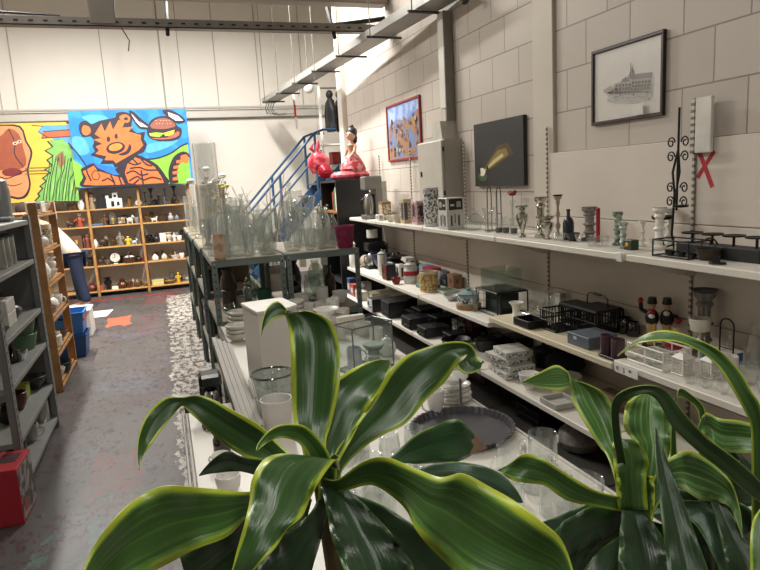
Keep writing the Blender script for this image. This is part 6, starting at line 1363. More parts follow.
for i, (x, y, h, w, sh) in enumerate(((1.02, 4.2, .12, .09, 'cyl'), (1.1, 4.05, .09, .09, 'cup'), (1.0, 3.85, .1, .1, 'jar'), (1.1, 3.6, .08, .1, 'cup'), (.95, 3.6, .09, .09, 'cup'), (1.1, 3.35, .1, .08, 'cyl'))):
    t = thing('china_mug', 'white china mug, %s of those between glass tank and right rack' % ('farthest', 'second farthest', 'third farthest', 'fourth farthest', 'fifth farthest', 'nearest')[i], 'mug', (x, y, TZ + .001), i * .9); k_mug(t, h, w, sh if sh != 'jar' else 'cup', M('d9d6cd', .3))
# plates, cups and tart tin
q0 = (1.085, 2.30)
for i in range(4):
    lb = ('bottom', 'second', 'third', 'top')[i]
    t = thing('plate', 'white china plate, %s of the stack behind the tart tin' % lb, 'plate', (q0[0] + .004 * (i % 2), q0[1], TZ + .001 + .0195 * i), 0, 'white plates stacked behind the tart tin'); k_vessel(t, .018, .155 - .004 * i, 'plate', CHINA)
    b = MB(); b.tube([(math.cos(2 * PI * j / 24) * (.076 - .002 * i), math.sin(2 * PI * j / 24) * (.076 - .002 * i), .0185) for j in range(24)], .0018, 5, True); b.build('rim_line', M('8b8a88', .3), t)
t = thing('gravy_bowl', 'round white bowl lying on top of the plate stack', 'bowl', (q0[0], q0[1], TZ + .081)); k_vessel(t, .075, .13, 'round', CHINA)
put('mug', 'mug', 437, 410, 26, 18, 'table', 'white cup left of the plate stack', 'cup', shape='cup', pos=(.955, 2.2), rz=100, rad=.04)
def k_tart(T, h, w, **k):
    def wob(a, z): return 1 + (.018 * math.sin(44 * a) if z > .004 else 0)
    b = MB(); b.lathe([(0, 0), (w * .46, 0), (w * .47, .004), (w * .5, h), (w * .512, h), (w * .512, h + .003), (w * .49, h + .003), (w * .46, .007), (0, .007)], 176, wob=wob); b.build('fluted_tin', M('505054', .42, .4, .1, 5), T)
KINDS['tart'] = k_tart
put('tart', 'tart_tin', 462, 438, 7, 102, 'table', 'large round dark fluted tart tin lying on the table', 'tin', pos=tuple(onz(462, 430, TZ + .01)[:2]), rad=.17)
t = thing('sign_rod', 'thin upright grey metal rod at the rear rim of tart tin', 'rod', tuple(onz(461, 409, TZ)))
b = MB(); b.tube([(0, 0, .006), (0, 0, .13)], .006, 7); b.build('rod', M('7f7f80', .35, .8), t)
b = MB(); b.cyl(0, 0, 0, .006, .025, n=14); b.build('foot', M('7f7f80', .35, .8), t)
# clear glasses around the tart tin
for i, (px_, py_, lb) in enumerate(((543, 466, 'clear glass beer mug farthest from the plants by the table edge'), (536, 489, 'clear glass beer mug directly before the farthest one'), (512, 480, 'clear glass beer mug standing left of the farthest pair'), (556, 514, 'clear glass beer mug behind the long broad leaf'), (508, 512, 'clear glass beer mug under the pointed leaf'))):
    x, y, z = onz(px_, py_, TZ)
    z += .001
    t = thing('beer_mug', lb, 'mug', (x, y, z), 2.6 + .3 * (i % 3), 'clear glass beer mugs'); k_mug(t, .115, .092, 'cyl', GLD)
    b = MB(); b.box(-.049, -.044, -.012, .012, .085, .105, .001); b.build('price_sticker', M('d8d4ca'), t)
    b = MB(); b.cyl(0, 0, .004, .018, .04, n=18); b.build('thick_foot', GLD, t)
for i, (x, y, lb) in enumerate(((onz(582, 508, TZ).x, onz(582, 508, TZ).y, 'clear glass bowl by the table edge next to the plants'), (.99, 1.22, 'clear glass bowl hidden below the right plant'))):
    t = thing('glass_bowl', lb, 'bowl', (x, y, TZ)); k_vessel(t, .09, .12, 'cup', GLD); b = MB(); b.box(-.056, -.05, -.012, .012, .06, .08, .001); b.build('price_sticker', M('d8d4ca'), t)
n_ = 0
for r_ in range(3):
    for c_ in range(4):
        x, y = .42 + c_ * .095, 1.55 + r_ * .12 + .02 * (c_ % 2)
        rl = ('nearest', 'middle', 'rear')[r_]; cl = ('first', 'second', 'third', 'fourth')[c_]
        t = thing('drinking_glass', 'clear drinking glass, %s from left in the %s row left of tart tin' % (cl, rl), 'glass', (x, y, TZ + .001), 0, 'clear drinking glasses left of the tart tin'); k_vessel(t, .12 + .01 * r_, .07, ('tumbler', 'cyl', 'goblet')[r_], G('e6ebe9', .08, .12, .75))
for i, (x, y, lb) in enumerate(((.5, 2.05, 'white rectangular dish left of the tart tin'), (.62, 2.3, 'white oval dish behind the clear drinking glasses'))):
    t = thing('serving_dish', lb, 'dish', (x, y, TZ + .001), .3); k_vessel(t, .03, .2, 'plate', CHINA)
# ------------------------------------------------------------------ glass on the racks
def gl(x, top, w, yy, sh, z, lb, cat='vase', mat=None, name='glass_vase', **k):
    put('vessel', name, x, 240, 1, w, z, lb, cat, shape=sh, mat=mat or GL, yy=yy, ptop=top, **k)
gl(221, 234, 12, 4.56, 'square', 'rackA', 'pinkish clouded glass vase at front left rack corner', mat=M('b08a76', .3, 0, .3, 10, 0, .5, 'd0b8a0'))
gl(239, 206, 27, 4.62, 'jar', 'rackA', 'wide clear glass storage jar at front of the left rack', 'jar', G('e2e8e6', .1, .08, .5), 'glass_jar')
gl(211, 196, 11, 4.8, 'cyl', 'rackA', 'slim clear cylinder vase behind the pinkish one', mat=G('e8ecea', .14, .1, .5))
gl(258, 222, 22, 4.62, 'round', 'rackA', 'rounded clear glass bowl vase beside the storage jar')
gl(277, 208, 25, 4.6, 'goblet', 'rackA', 'giant clear goblet vase at right front of left rack', mat=G('e6eae4', .08, .08, .5))
gl(205, 143, 22, 5.35, 'cyl', 'rackA', 'very tall frosted white cylinder vase sticking up highest', mat=G('f2f4f2', .18, .1, .5))
gl(250, 205, 14, 4.95, 'bottle', 'rackA', 'clear bottle vase behind the rounded bowl vase')
gl(266, 214, 16, 4.95, 'flare', 'rackA', 'clear flared vase behind the giant goblet')
gl(232, 198, 16, 5.0, 'cyl', 'rackA', 'straight clear cylinder behind the storage jar')
gl(246, 212, 16, 5.3, 'vase', 'rackA', 'clear curved vase at the back of left rack')
gl(285, 202, 12, 5.2, 'bottle', 'rackA', 'clear bottle at the back right of left rack', 'bottle')
gl(300, 200, 23, 4.62, 'vase', 'rackB', 'tall curved clear vase at left front of right rack', mat=G('e2e7e5', .09, .08, .5))
gl(316, 206, 18, 4.85, 'decanter', 'rackB', 'clear glass decanter in the middle of right rack', 'decanter')
gl(325, 229, 20, 4.58, 'square', 'rackB', 'square clear glass tank vase near the pink pot', mat=G('dde4e1', .08, .1, .6))
put('basket', 'woven_pot', 343, 248, 22, 20, 'rackB', 'magenta woven pot at the right corner of right rack', 'pot', mat='8e2350', handle=False)
gl(295, 182, 13, 5.0, 'bottle', 'rackB', 'clear bottle with long neck behind the curved vase', 'bottle')
gl(308, 190, 16, 5.3, 'cyl', 'rackB', 'tall clear cylinder at the back of right rack')
gl(333, 214, 12, 4.9, 'round', 'rackB', 'small round clear vase left of the pink pot')
gl(322, 196, 14, 5.3, 'flare', 'rackB', 'clear flared vase at the back of right rack')
put('plant', 'flower_stem', 330, 240, 1, 20, 'rackB', 'cream artificial flower in slim pot on right rack', 'flower', flower=M('e6dfc4', .6), potc='b9b4a8', yy=5.1, ptop=198)
gl(222, 212, 14, 5.75, 'cyl', 'rackC', 'clear straight glass behind the tall frosted cylinder', 'glass')
gl(282, 202, 22, 5.8, 'bowl', 'rackC', 'clear glass bowl with a yellow rim', 'bowl', band=(.86, 1.0, M('e2b81e', .4)), name='glass_bowl')
gl(258, 200, 14, 5.8, 'vase', 'rackC', 'clear curved vase directly behind the left front rack')
gl(238, 205, 13, 5.8, 'flare', 'rackC', 'clear flared vase beside the yellow orchid')
put('carton', 'planter_box', 214, 230, 1, 28, 'rackD', 'white cardboard box holding dried flower heads', 'box', mat=M('d8cfc4', .6), prints=[(.1, .9, .88, .93, M('c4b9ac'))], d=.2, rad=.12, yy=7.3, ptop=184)
put('plant', 'dried_flowers', 212, 196, 1, 22, 'rackE', 'brown and white dried flower tuft above the white box', 'flowers', dry=True, flower=M('8a7a68', .8, 0, .5, 30), potc='b9a890', yy=8.1, ptop=170)
put('plant', 'artificial_orchid', 236, 214, 1, 26, 'rackC', 'yellow artificial orchid with dark pot beside the white box', 'flowers', flower=M('d8c23a', .6), potc='5a4a3a', leafc='6b7040', yy=6.3, ptop=176)
put('plant', 'white_blossom_spray', 262, 224, 1, 44, 'rackD', 'white artificial blossom branches in a pale pot', 'flowers', dry=True, flower=M('e6e3da', .7), potc='c9c9c4', yy=7.0, ptop=158)
for i, (x, tp, w, sh, lb) in enumerate(((200, 206, 10, 'goblet', 'clear goblet on the third rack, nearest the aisle'), (192, 196, 11, 'decanter', 'clear decanter on the third rack by the aisle'), (240, 200, 12, 'vase', 'clear curved vase on the third rack'), (250, 196, 13, 'flare', 'clear flared vase on the third rack, far side'))):
    gl(x, tp, w, (6.9, 7.2, 6.9, 7.5)[i], sh, 'rackD', lb, ('glass', 'decanter', 'vase', 'vase')[i])
for i, (x, tp, w, sh, lb) in enumerate(((186, 196, 9, 'goblet', 'clear goblet on the farthest rack, aisle corner'), (192, 190, 9, 'bottle', 'clear bottle on the farthest rack'), (200, 200, 10, 'jar', 'clear lidded jar on the farthest rack'), (226, 192, 10, 'vase', 'clear curved vase on the farthest rack'))):
    gl(x, tp, w, (8.0, 8.4, 8.0, 8.6)[i], sh, 'rackE', lb, ('glass', 'bottle', 'jar', 'vase')[i])
put('vessel', 'black_urn', 202, 244, 26, 12, 'rackC', 'black pot between the racks near the aisle', 'pot', shape='urn', mat=BLACKG, pos=(.36, 5.75))
G3 = G('e4e9e7', .1, .12, .7)
for i, (x, tp, w, yy, sh, z, lb) in enumerate(((249, 228, 12, 4.6, 'tumbler', 'rackA', 'clear tumbler at front between storage jar and bowl vase'), (291, 232, 11, 4.6, 'tumbler', 'rackA', 'clear tumbler at the front right end of left rack'), (228, 226, 11, 4.8, 'bottle', 'rackA', 'short clear bottle behind the pinkish vase'), (268, 228, 15, 5.1, 'round', 'rackA', 'round clear vase in the middle of left rack'), (222, 205, 13, 5.3, 'flare', 'rackA', 'clear flared vase beside the very tall cylinder'), (287, 215, 14, 4.85, 'cyl', 'rackA', 'clear straight vase between giant goblet and curved vase'), (312, 228, 13, 4.6, 'tumbler', 'rackB', 'clear tumbler right of the tall curved vase'), (304, 208, 14, 5.0, 'jar', 'rackB', 'clear lidded jar behind the tall curved vase'), (325, 208, 15, 5.05, 'vase', 'rackB', 'clear belly vase behind the square tank vase'), (338, 206, 11, 5.3, 'cyl', 'rackB', 'clear cylinder at the back right of right rack'), (296, 206, 14, 5.8, 'goblet', 'rackC', 'clear goblet behind the pair of racks'), (272, 192, 12, 6.2, 'bottle', 'rackC', 'clear tall bottle on the rack behind the pair'), (246, 190, 12, 6.3, 'decanter', 'rackC', 'clear decanter on the rack behind the pair'))):
    gl(x, tp, w, yy, sh, z, lb, 'glass' if sh in ('tumbler', 'goblet') else 'vase', mat=G3)
for i, (x, y, z, w, d, h, c, lb) in enumerate(((.42, 5.8, .904, .24, .3, .2, '3a3632', 'dark grey bin under the top of the rack behind the pair'), (.64, 6.2, .904, .2, .3, .26, '6a5a48', 'brown bin under the top of the rack behind the pair'), (.42, 6.3, .404, .26, .4, .3, '2a2c2e', 'black bin low in the rack behind the pair'), (.64, 5.85, .404, .2, .3, .28, '8a867c', 'grey bin low in the rack behind the pair'), (.4, 7.0, .904, .22, .3, .24, '4a3a30', 'brown bin in the second rack along the aisle'), (.62, 7.4, .904, .2, .4, .2, '77736a', 'grey bin in the second rack along the aisle'), (.42, 7.3, .404, .24, .5, .28, '24282a', 'black bin low in the second rack along the aisle'), (.4, 8.2, .904, .22, .3, .26, '5a5650', 'grey bin in the farthest rack along the aisle'), (.42, 8.5, .404, .24, .4, .3, '302a28', 'black bin low in the farthest rack along the aisle'))):
    t = thing('storage_bin', lb, 'bin', (x, y, z + .002))
    b = MB(); b.box(-w / 2, w / 2, -d / 2, d / 2, 0, h * .9, .01); b.build('bin_body', M(c, .5), t)
    b = MB(); b.box(-w / 2 - .008, w / 2 + .008, -d / 2 - .008, d / 2 + .008, h * .9 + .0005, h, .006); b.build('rim', M(c, .4), t)
    b = MB(); b.box(-w / 2 - .003, -w / 2 + .001, -.05, .05, h * .55, h * .7, .001); b.build('label_plate', M('b9b5aa'), t)
# dry branches rising from a floor vase behind the racks
t = thing('branch_vase', 'bare dry branches standing in a grey vase beyond the glass racks', 'branches', (1.15, 7.2, 0))
b = MB(); b.lathe(hollow('vase', .9, .36, .01), 20); b.build('floor_vase', M('8c867c', .6), t)
for k in range(9):
    a = k * 2.3; L_ = random.uniform(.75, 1.2); o = random.uniform(.15, .4)
    b = MB(); e = Vector((math.cos(a) * o, math.sin(a) * o * .6, .75 + L_)); b.tube([(0, 0, .5), (e.x * .4, e.y * .4, .9 + L_ * .3), e], [.012, .009, .004], 5)
    for j in range(4):
        q = Vector((e.x * (.5 + .1 * j), e.y * (.5 + .1 * j), .75 + L_ * (.45 + .12 * j))); b.tube([q, q + Vector((random.uniform(-.15, .15), random.uniform(-.1, .1), random.uniform(.08, .2)))], [.005, .002], 4)
    b.build('branch', M('b5aea2', .7, 0, .3, 20), t)
# shelf below: green glass and bowls inside the racks
GR2 = M('4f7f6c', .3, 0, .2, 8); 
for i, (x, y, h, w, sh, c, lb) in enumerate(((.40, 4.62, .08, .2, 'bowl', GRN, 'green glass bowl, front left under the left rack top'), (.62, 4.62, .06, .2, 'bowl', GRN, 'pale green glass bowl, front right under the left rack top'), (.42, 4.88, .16, .11, 'cyl', M('4b4238', .4), 'brown canister under the left rack top'), (.58, 4.9, .2, .1, 'jar', GRN, 'green glass jar under the left rack top'), (.7, 4.86, .14, .12, 'tumbler', M('3d6b55', .35), 'dark green pot under the left rack top'), (.45, 5.2, .28, .14, 'vase', M('5a5148', .5), 'grey brown vase deep under the left rack top'), (.65, 5.2, .3, .14, 'bottle', GRN, 'green bottle deep under the left rack top'))):
    put('vessel', 'green_bowl' if sh == 'bowl' else 'pot', 0, 0, 1, 1, 'rackA2', lb, 'bowl' if sh == 'bowl' else 'pot', shape=sh, mat=c, pos=(x, y))
    ITEMS[-1]['m'] = (h, w)
for i, (x, y, h, w, sh, c, lb) in enumerate(((.94, 4.66, .1, .13, 'cup', CHINA, 'white cup at front under the right rack top'), (1.1, 4.64, .14, .1, 'cyl', CHINA, 'white beaker at front under the right rack top'), (1.25, 4.66, .09, .12, 'cup', CHINA, 'low white cup under the right rack top'), (.95, 4.92, .22, .1, 'bottle', G('2f5a48', .1, .1, .5), 'green bottle at left under the right rack top'), (1.1, 4.95, .2, .14, 'jar', GRN, 'green glass jar under the right rack top'), (1.25, 4.95, .26, .09, 'bottle', M('3a2a22', .3), 'brown bottle under the right rack top'), (1.0, 5.25, .3, .15, 'vase', M('2f2d2c', .4), 'black vase deep under the right rack top'), (1.2, 5.25, .28, .14, 'round', GRN, 'round green glass vase deep under the right rack top'))):
    put('vessel', 'pot', 0, 0, 1, 1, 'rackB2', lb, 'cup' if sh == 'cup' else 'pot', shape=sh, mat=c, pos=(x, y))
    ITEMS[-1]['m'] = (h, w)
for i, (x, c, lb) in enumerate(((.93, 'c9c4b4', 'white price card hanging left under the right rack top'), (1.02, 'a8a58c', 'yellowish price card hanging second under the right rack top'), (1.09, '9aa09a', 'grey price card hanging third under the right rack top'))):
    t = thing('hanging_card', lb, 'card', (x, 4.447, 1.2 - .03 * (i % 2))); b = MB(); b.box(-.025, .025, -.002, .001, 0, .055, 0); b.build('card', c, t); b = MB(); b.tube([(0, 0, .055), (0, 0, .075)], .0015, 4); b.build('loop', STEEL, t)
# ------------------------------------------------------------------ hanging red ornament
t = thing('hanging_ornament', 'glossy red rounded ornament with rosette hanging near the blue stairs', 'ornament', onz(320, 180, 1.8) if False else ony(320, 178, 8.4))
RED = M('b02438', .3, 0, .5, 14, 0, .5, 'd4707c')
b = MB(); b.lathe([(0, .05), (.1, .06), (.15, .16), (.14, .26), (.08, .33), (.03, .36), (0, .36)], 20, sy=.6, wob=lambda a, z: 1 + .07 * math.sin(7 * a + z * 20)); b.build('body', RED, t)
b = MB()
for k in range(4): b.tube([(.05 + math.cos(2 * PI * j / 16) * (.085 - .02 * k), -.11 - .01 * k, .08 + math.sin(2 * PI * j / 16) * (.085 - .02 * k)) for j in range(16)], .012, 6, True)
b.build('rosette', M('c22a40', .3), t)
b = MB(); b.tube([(-.02, 0, .34), (.0, 0, .42), (.01, 0, .5)], [.02, .035, .015], 7); b.tube([(-.04, 0, .34), (-.1, 0, .4), (-.05, 0, .48)], [.02, .03, .012], 7); b.build('ribbon', M('c8485a', .4), t)
b = MB(); b.tube([(.01, 0, .5), (.02, 0, 1.35)], .003, 4); b.build('string', STEELG, t)
# ------------------------------------------------------------------ ornaments on the pine rack
def bk(row, x, y, h, w, kind, name, lb, cat, **k): k.setdefault('rad', min(w, 9) * .0088); put(kind, name, x, y, h, w, 'back%d' % row, lb, cat, **k)
bk(4, 92.5, 208, 17, 9, 'figure', 'figurine', 'brown and white robed figurine on top row under the tiger', 'figurine', body='a08a72', head='c9a88a', hat='6a3a2a')
bk(4, 112, 207, 15, 24, 'house', 'model_building', 'black and white model building on the top row', 'model')
bk(4, 115, 207.5, 3, 6, 'carton', 'trinket_box', 'tiny bright blue box before the model building', 'box', mat=M('3f8fc4', .4), dy=-.09)
bk(4, 139, 205, 7, 7, 'clock', 'alarm_clock', 'small round clock at the middle rack post', 'clock', mat=GREYP)
bk(4, 145.5, 204, 13, 7, 'tripod', 'tripod_candlestick', 'dark tripod candlestick right of the round clock', 'candlestick')
bk(4, 152, 204, 17, 5, 'stick', 'candlestick', 'tall black candlestick on the top right row, first', 'candlestick', mat=BLACK)
bk(4, 159, 203, 10, 6, 'stick', 'candlestick', 'short black candlestick with pale top on the top right row', 'candlestick', mat=BLACK, dish=WHITE)
bk(4, 166, 203, 15, 6, 'tripod', 'tripod_candlestick', 'dark spindly stand on the top right row', 'candlestick', mat=BLACK)
bk(4, 175, 202, 18, 5, 'stick', 'candlestick', 'tallest black candlestick at the right end of top row', 'candlestick', mat=BLACK)
bk(4, 81, 209, 10, 7, 'vessel', 'white_vase', 'small white vase on the top left row', 'vase', shape='vase')
bk(4, 74, 210, 9, 8, 'animal', 'animal_figurine', 'brown animal figurine on the top left row', 'figurine', mat='6d4a36')
bk(3, 80, 227, 14, 9, 'figure', 'figurine', 'red and white figurine on the second row left', 'figurine', body='a8503a', head='e0d0c0', hat='e8e4dc')
bk(3, 72, 229, 8, 10, 'animal', 'animal_figurine', 'black and red animal figurine on second row left', 'figurine', mat='2a2020', mat2='8a3a2a')
bk(3, 99, 226, 2, 11, 'book', 'book', 'thin blue book lying on the second row', 'book', mat='4a6a9a')
bk(3, 105.5, 225, 11, 6, 'figure', 'figurine', 'brown carved figurine left of the bell jar', 'figurine', body='6a4430', head='8a5f42')
bk(3, 113.5, 224, 14, 9, 'bell', 'bell_jar', 'glass bell jar with a golden ornament inside', 'bell jar')
bk(3, 122.5, 223, 8, 8, 'pic', 'photo_frame', 'small brown photo frame on the second row', 'frame')
bk(3, 129.5, 223, 9, 8, 'animal', 'animal_figurine', 'white animal figurine right of the photo frame', 'figurine', mat='d8d4cc')
bk(3, 136, 222.5, 6, 6, 'vessel', 'bowl', 'small grey bowl at second row middle post', 'bowl', shape='bowl', mat=M('9a9690', .4))
bk(3, 147, 222, 8, 6, 'vessel', 'brass_jug', 'brass coloured jug on the second row right', 'jug', shape='urn', mat=M('8a6a3a', .3, .7))
bk(3, 154.5, 221, 6, 8, 'animal', 'animal_figurine', 'white reclining animal figurine on second row right', 'figurine', mat='e0dcd4')
bk(3, 163, 221, 12, 11, 'basket', 'wicker_basket', 'dark wicker basket with tall handle on second row', 'basket', mat='4a3524')
bk(3, 171, 220, 6, 6, 'vessel', 'sugar_bowl', 'small grey lidded bowl on the second row right', 'bowl', shape='round', mat=M('a8a8ac', .4), lid=M('a8a8ac', .4))
bk(3, 177, 219, 6, 6, 'teapot', 'teapot', 'tiny blue grey teapot at right end of second row', 'teapot', mat=M('7a86a0', .4))
bk(2, 89, 248, 15, 9, 'figure', 'figurine', 'red brown clown like figurine on the third row', 'figurine', body='8a4436', head='c9907a', hat='6a2420')
bk(2, 78, 249, 13, 10, 'carton', 'brown_chest', 'brown wooden chest on the third row left', 'box', mat=M('6d4c33', .6), prints=[(.4, .6, .4, .7, M('c9a94a'))])
bk(2, 97, 248, 8, 5, 'vessel', 'white_vase', 'tiny white vase beside the red brown figurine', 'vase', shape='vase')
bk(2, 106, 247, 11, 10, 'animal', 'owl_figurine', 'dark brown owl figurine on the third row', 'figurine', mat='3f2d22', mat2='8a7a68')
bk(2, 114.5, 246, 16, 9, 'plant', 'artificial_plant', 'dark green artificial tree on the third row', 'plant', leafc='2f4a2a', potc='4a3a2a')
bk(2, 121, 246, 14, 8, 'figure', 'figurine', 'white bearded figurine right of the dark green tree', 'figurine', body='8a8478', head='d8c4b0', hat='3a5a40')
bk(2, 129, 245, 9, 7, 'figure', 'figurine', 'bright yellow figurine on the third row', 'figurine', body='d8c43a', head='e0d490')
bk(2, 134.5, 244.5, 6, 6, 'animal', 'animal_figurine', 'pale blue white animal figurine beside the yellow one', 'figurine', mat='c4ccd0')
bk(2, 141, 244, 16, 9, 'plant', 'dried_flowers', 'brown dried flowers at the third row middle post', 'flowers', dry=True, flower=M('a08050', .7), potc='6a4a34')
bk(2, 149.5, 242.5, 8, 7, 'vessel', 'glass_jar', 'grey glass jar on the third row right', 'jar', shape='jar', mat=SMOKE)
bk(2, 156, 242, 7, 7, 'vessel', 'dark_bowl', 'dark lidded bowl on the third row right', 'bowl', shape='round', mat=M('2c2a30', .3), lid=M('2c2a30', .3))
bk(2, 161.5, 241.5, 9, 6, 'carton', 'price_sign', 'white square price sign on the third row', 'sign', mat=WHITE, d=.01)
bk(2, 168.5, 241, 9, 6, 'vessel', 'white_vase', 'cream vase on the third row right of the sign', 'vase', shape='urn', mat=CREAM)
bk(2, 174.5, 240.5, 9, 5, 'figure', 'figurine', 'white angel figurine near right end of third row', 'figurine', body='dedad2', head='d8c8b8')
bk(2, 179, 240, 5, 5, 'vessel', 'white_cup', 'tiny white cup at right end of third row', 'cup', shape='cup')
bk(1, 83, 267, 8, 10, 'teapot', 'teapot', 'brown white teapot on the fourth row left', 'teapot', mat=M('cfc6b8', .4), lidmat=M('6a4a34', .4))
bk(1, 90, 266, 9, 8, 'vessel', 'dark_pot', 'dark handled pot on the fourth row left', 'pot', shape='urn', mat=M('3a3230', .3))
bk(1, 101.5, 264, 9, 6, 'animal', 'animal_figurine', 'dark brown animal figurine on the fourth row', 'figurine', mat='4a3426')
bk(1, 107, 264, 5, 7, 'vessel', 'pewter_dish', 'low pewter dish on the fourth row', 'dish', shape='bowl', mat=M('8a8680', .4, .6))
bk(1, 115.5, 263, 13, 9, 'clock', 'mantel_clock', 'round white faced clock on the fourth row', 'clock', mat=WHITE)
bk(1, 130, 262, 12, 13, 'basket', 'wicker_basket', 'dark basket filled with white on the fourth row', 'basket', mat='5a3a22', fill=WHITE)
bk(1, 139, 261, 6, 6, 'vessel', 'dark_jug', 'dark small jug at the fourth row middle post', 'jug', shape='vase', mat=M('2a2420', .3))
bk(1, 144.5, 260.5, 4, 5, 'vessel', 'red_cup', 'small red cup beside the fourth row post', 'cup', shape='cup', mat=M('a8242c', .4))
bk(1, 155.5, 259, 7, 9, 'teapot', 'teapot', 'white teapot first on the fourth row right', 'teapot', mat=CHINA)
bk(1, 164.5, 258, 7, 8, 'teapot', 'teapot', 'cream coffee pot second on the fourth row right', 'teapot', mat=CREAM)
bk(1, 175.5, 257.5, 7, 8, 'basket', 'china_basket', 'white china basket third on the fourth row right', 'basket', mat='e0dcd4')
bk(1, 182, 257, 5, 5, 'mug', 'mug', 'white mug at right end of the fourth row', 'mug')
bk(0, 93, 294, 8, 10, 'vessel', 'red_pot', 'dark red pot on the bottom row left', 'pot', shape='round', mat=M('6a2a24', .4))
bk(0, 86, 296, 11, 3, 'book', 'book', 'pale book leaning on the bottom row left', 'book', mat='c9c0ae')
bk(0, 104.5, 291.5, 5, 7, 'vessel', 'terracotta_pot', 'terracotta pot on the bottom row', 'pot', shape='tumbler', mat=M('b5603f', .7))
bk(0, 112.5, 291, 3, 6, 'carton', 'white_packet', 'white packet lying on bottom row of the pine rack', 'packet', mat=WHITE, dy=-.08)
bk(0, 112.5, 288.5, 12, 8, 'vessel', 'dark_jug', 'tall dark metal jug on the bottom row', 'jug', shape='urn', mat=M('2a2624', .35, .5))
bk(0, 124, 288.5, 8, 10, 'vessel', 'copper_pot', 'brown copper pot on the bottom row', 'pot', shape='round', mat=M('6a4630', .3, .6), lid=M('6a4630', .3, .6))
bk(0, 130, 288, 6, 6, 'vessel', 'copper_cup', 'small copper cup right of the brown copper pot', 'cup', shape='cup', mat=M('7a5234', .3, .6))
bk(0, 136, 287.5, 9, 10, 'teapot', 'teapot', 'brown teapot on the bottom row', 'teapot', mat=M('6b4a2c', .3))
bk(0, 143.5, 287, 3, 7, 'vessel', 'brass_dish', 'flat brass dish beside the brown teapot', 'dish', shape='plate', mat=M('9a8040', .3, .6))
bk(0, 158.5, 286, 5, 11, 'carton', 'yellow_box', 'yellow cream box on the bottom row right', 'box', mat=M('d8c878', .5), prints=[(.1, .9, .4, .6, M('e8e0c0'))])
bk(0, 170, 284.5, 3, 11, 'vessel', 'oval_dish', 'flat yellow brown dish on the bottom row right', 'dish', shape='plate', mat=M('8a7030', .4))
bk(0, 179, 283.5, 11, 6, 'figure', 'figurine', 'yellow duck like figurine at right end of bottom row', 'figurine', body='d8b020', head='e0bc30')
rn = ('bottom row', 'fourth row', 'third row', 'second row', 'top row'); used = set(); random.seed(21)
KD = (('vessel', 'jug', 'jug', dict(shape='urn')), ('vessel', 'vase', 'vase', dict(shape='vase')), ('animal', 'animal_figurine', 'figurine', {}), ('figure', 'figurine', 'figurine', {}), ('vessel', 'pot', 'pot', dict(shape='round')), ('teapot', 'teapot', 'teapot', {}), ('vessel', 'goblet', 'goblet', dict(shape='goblet')))
CN = (('dark brown', '3f2c22'), ('cream', 'cfc5b0'), ('grey', '77736e'), ('reddish brown', '6a3a2c'), ('black', '1c1a1a'), ('olive', '5a5636'), ('pale blue', '9aa8b4'), ('golden', '9a7a3a'))
for row in range(5):
    for bay, (a_, c_) in enumerate(((-1.9, -1.3), (-1.12, -.47), (-.27, .4))):
        for q in range(5 if bay else 3):
            kd = KD[(row * 3 + bay * 2 + q) % 7]; cn = CN[(row * 5 + bay * 3 + q * 2) % 8]
            lb = '%s %s at the back of the %s, %s bay of pine rack' % (cn[0], kd[1].replace('_', ' '), rn[row], ('left', 'middle', 'right')[bay])
            if lb in used: continue
            used.add(lb); x = a_ + (c_ - a_) * (q + .5) / (5 if bay else 3) + random.uniform(-.02, .02)
            hh = random.uniform(.08, .19); ww = random.uniform(.07, .11)
            kw = dict(kd[3]); kw.update(dict(body=cn[1]) if kd[0] == 'figure' else dict(mat=M(cn[1], .4)))
            put(kd[0], kd[1], 0, 0, 1, 1, 'rear%d' % row, lb, kd[2], pos=(x, 12.34), **kw); ITEMS[-1]['m'] = (hh, ww)
# ------------------------------------------------------------------ left metal shelf unit
def gs(row, x, y, h, w, kind, name, lb, cat, **k): put(kind, name, x, y, h, w, 'grey%d' % row, lb, cat, **k)
def k_mixer(T, h, w, **k):
    b = MB(); b.box(-w * .3, w * .3, -w * .45, w * .45, 0, h * .12, .01); b.build('base', M('8f9192', .35, .5), T)
    b = MB(); b.lathe([(0, h * .1), (w * .3, h * .1), (w * .33, h * .7), (w * .26, h * .95), (w * .1, h), (0, h)], 18, 0, w * .1); b.build('housing', M('9c9fa0', .3, .4), T)
    b = MB(); b.at(-w * .28, w * .1, h * .5, 0, 0, -PI / 2).lathe([(0, 0), (w * .2, 0), (w * .22, w * .06), (w * .12, w * .16), (0, w * .18)], 16); b.build('dial', M('6a6c6e', .25, .6), T)
KINDS['mixer'] = k_mixer
gs(5, 6, 228, 42, 26, 'mixer', 'kitchen_scale', 'large grey metal kitchen machine on top of grey shelf unit', 'machine', pos=(-1.09, 5.2))
for i, (x, lb) in enumerate(((4, 'steel flask, nearest of three on the upper grey shelf'), (10, 'steel flask, middle of three on the upper grey shelf'), (16, 'steel flask, farthest of three on the upper grey shelf'))):
    gs(4, x, 267 - i * 2, 30 + 2 * i, 9, 'vessel', 'thermos_flask', lb, 'flask', shape='cyl', mat=M('b0b0ac', .3, .5), lid=M('6f6f6d', .3, .5), group='steel flasks on the grey shelf'); ITEMS[-1]['m'] = (.19, .1); ITEMS[-1]['k']['pos'] = (-1.06, 4.72 + .15 * i); ITEMS[-1]['k']['dz'] = .003
gs(4, 20, 262, 24, 16, 'vessel', 'red_plate', 'dark red round tray standing behind the steel flasks', 'tray', shape='egg', mat=M('5a1c24', .4), pos=(-1.3, 5.2))
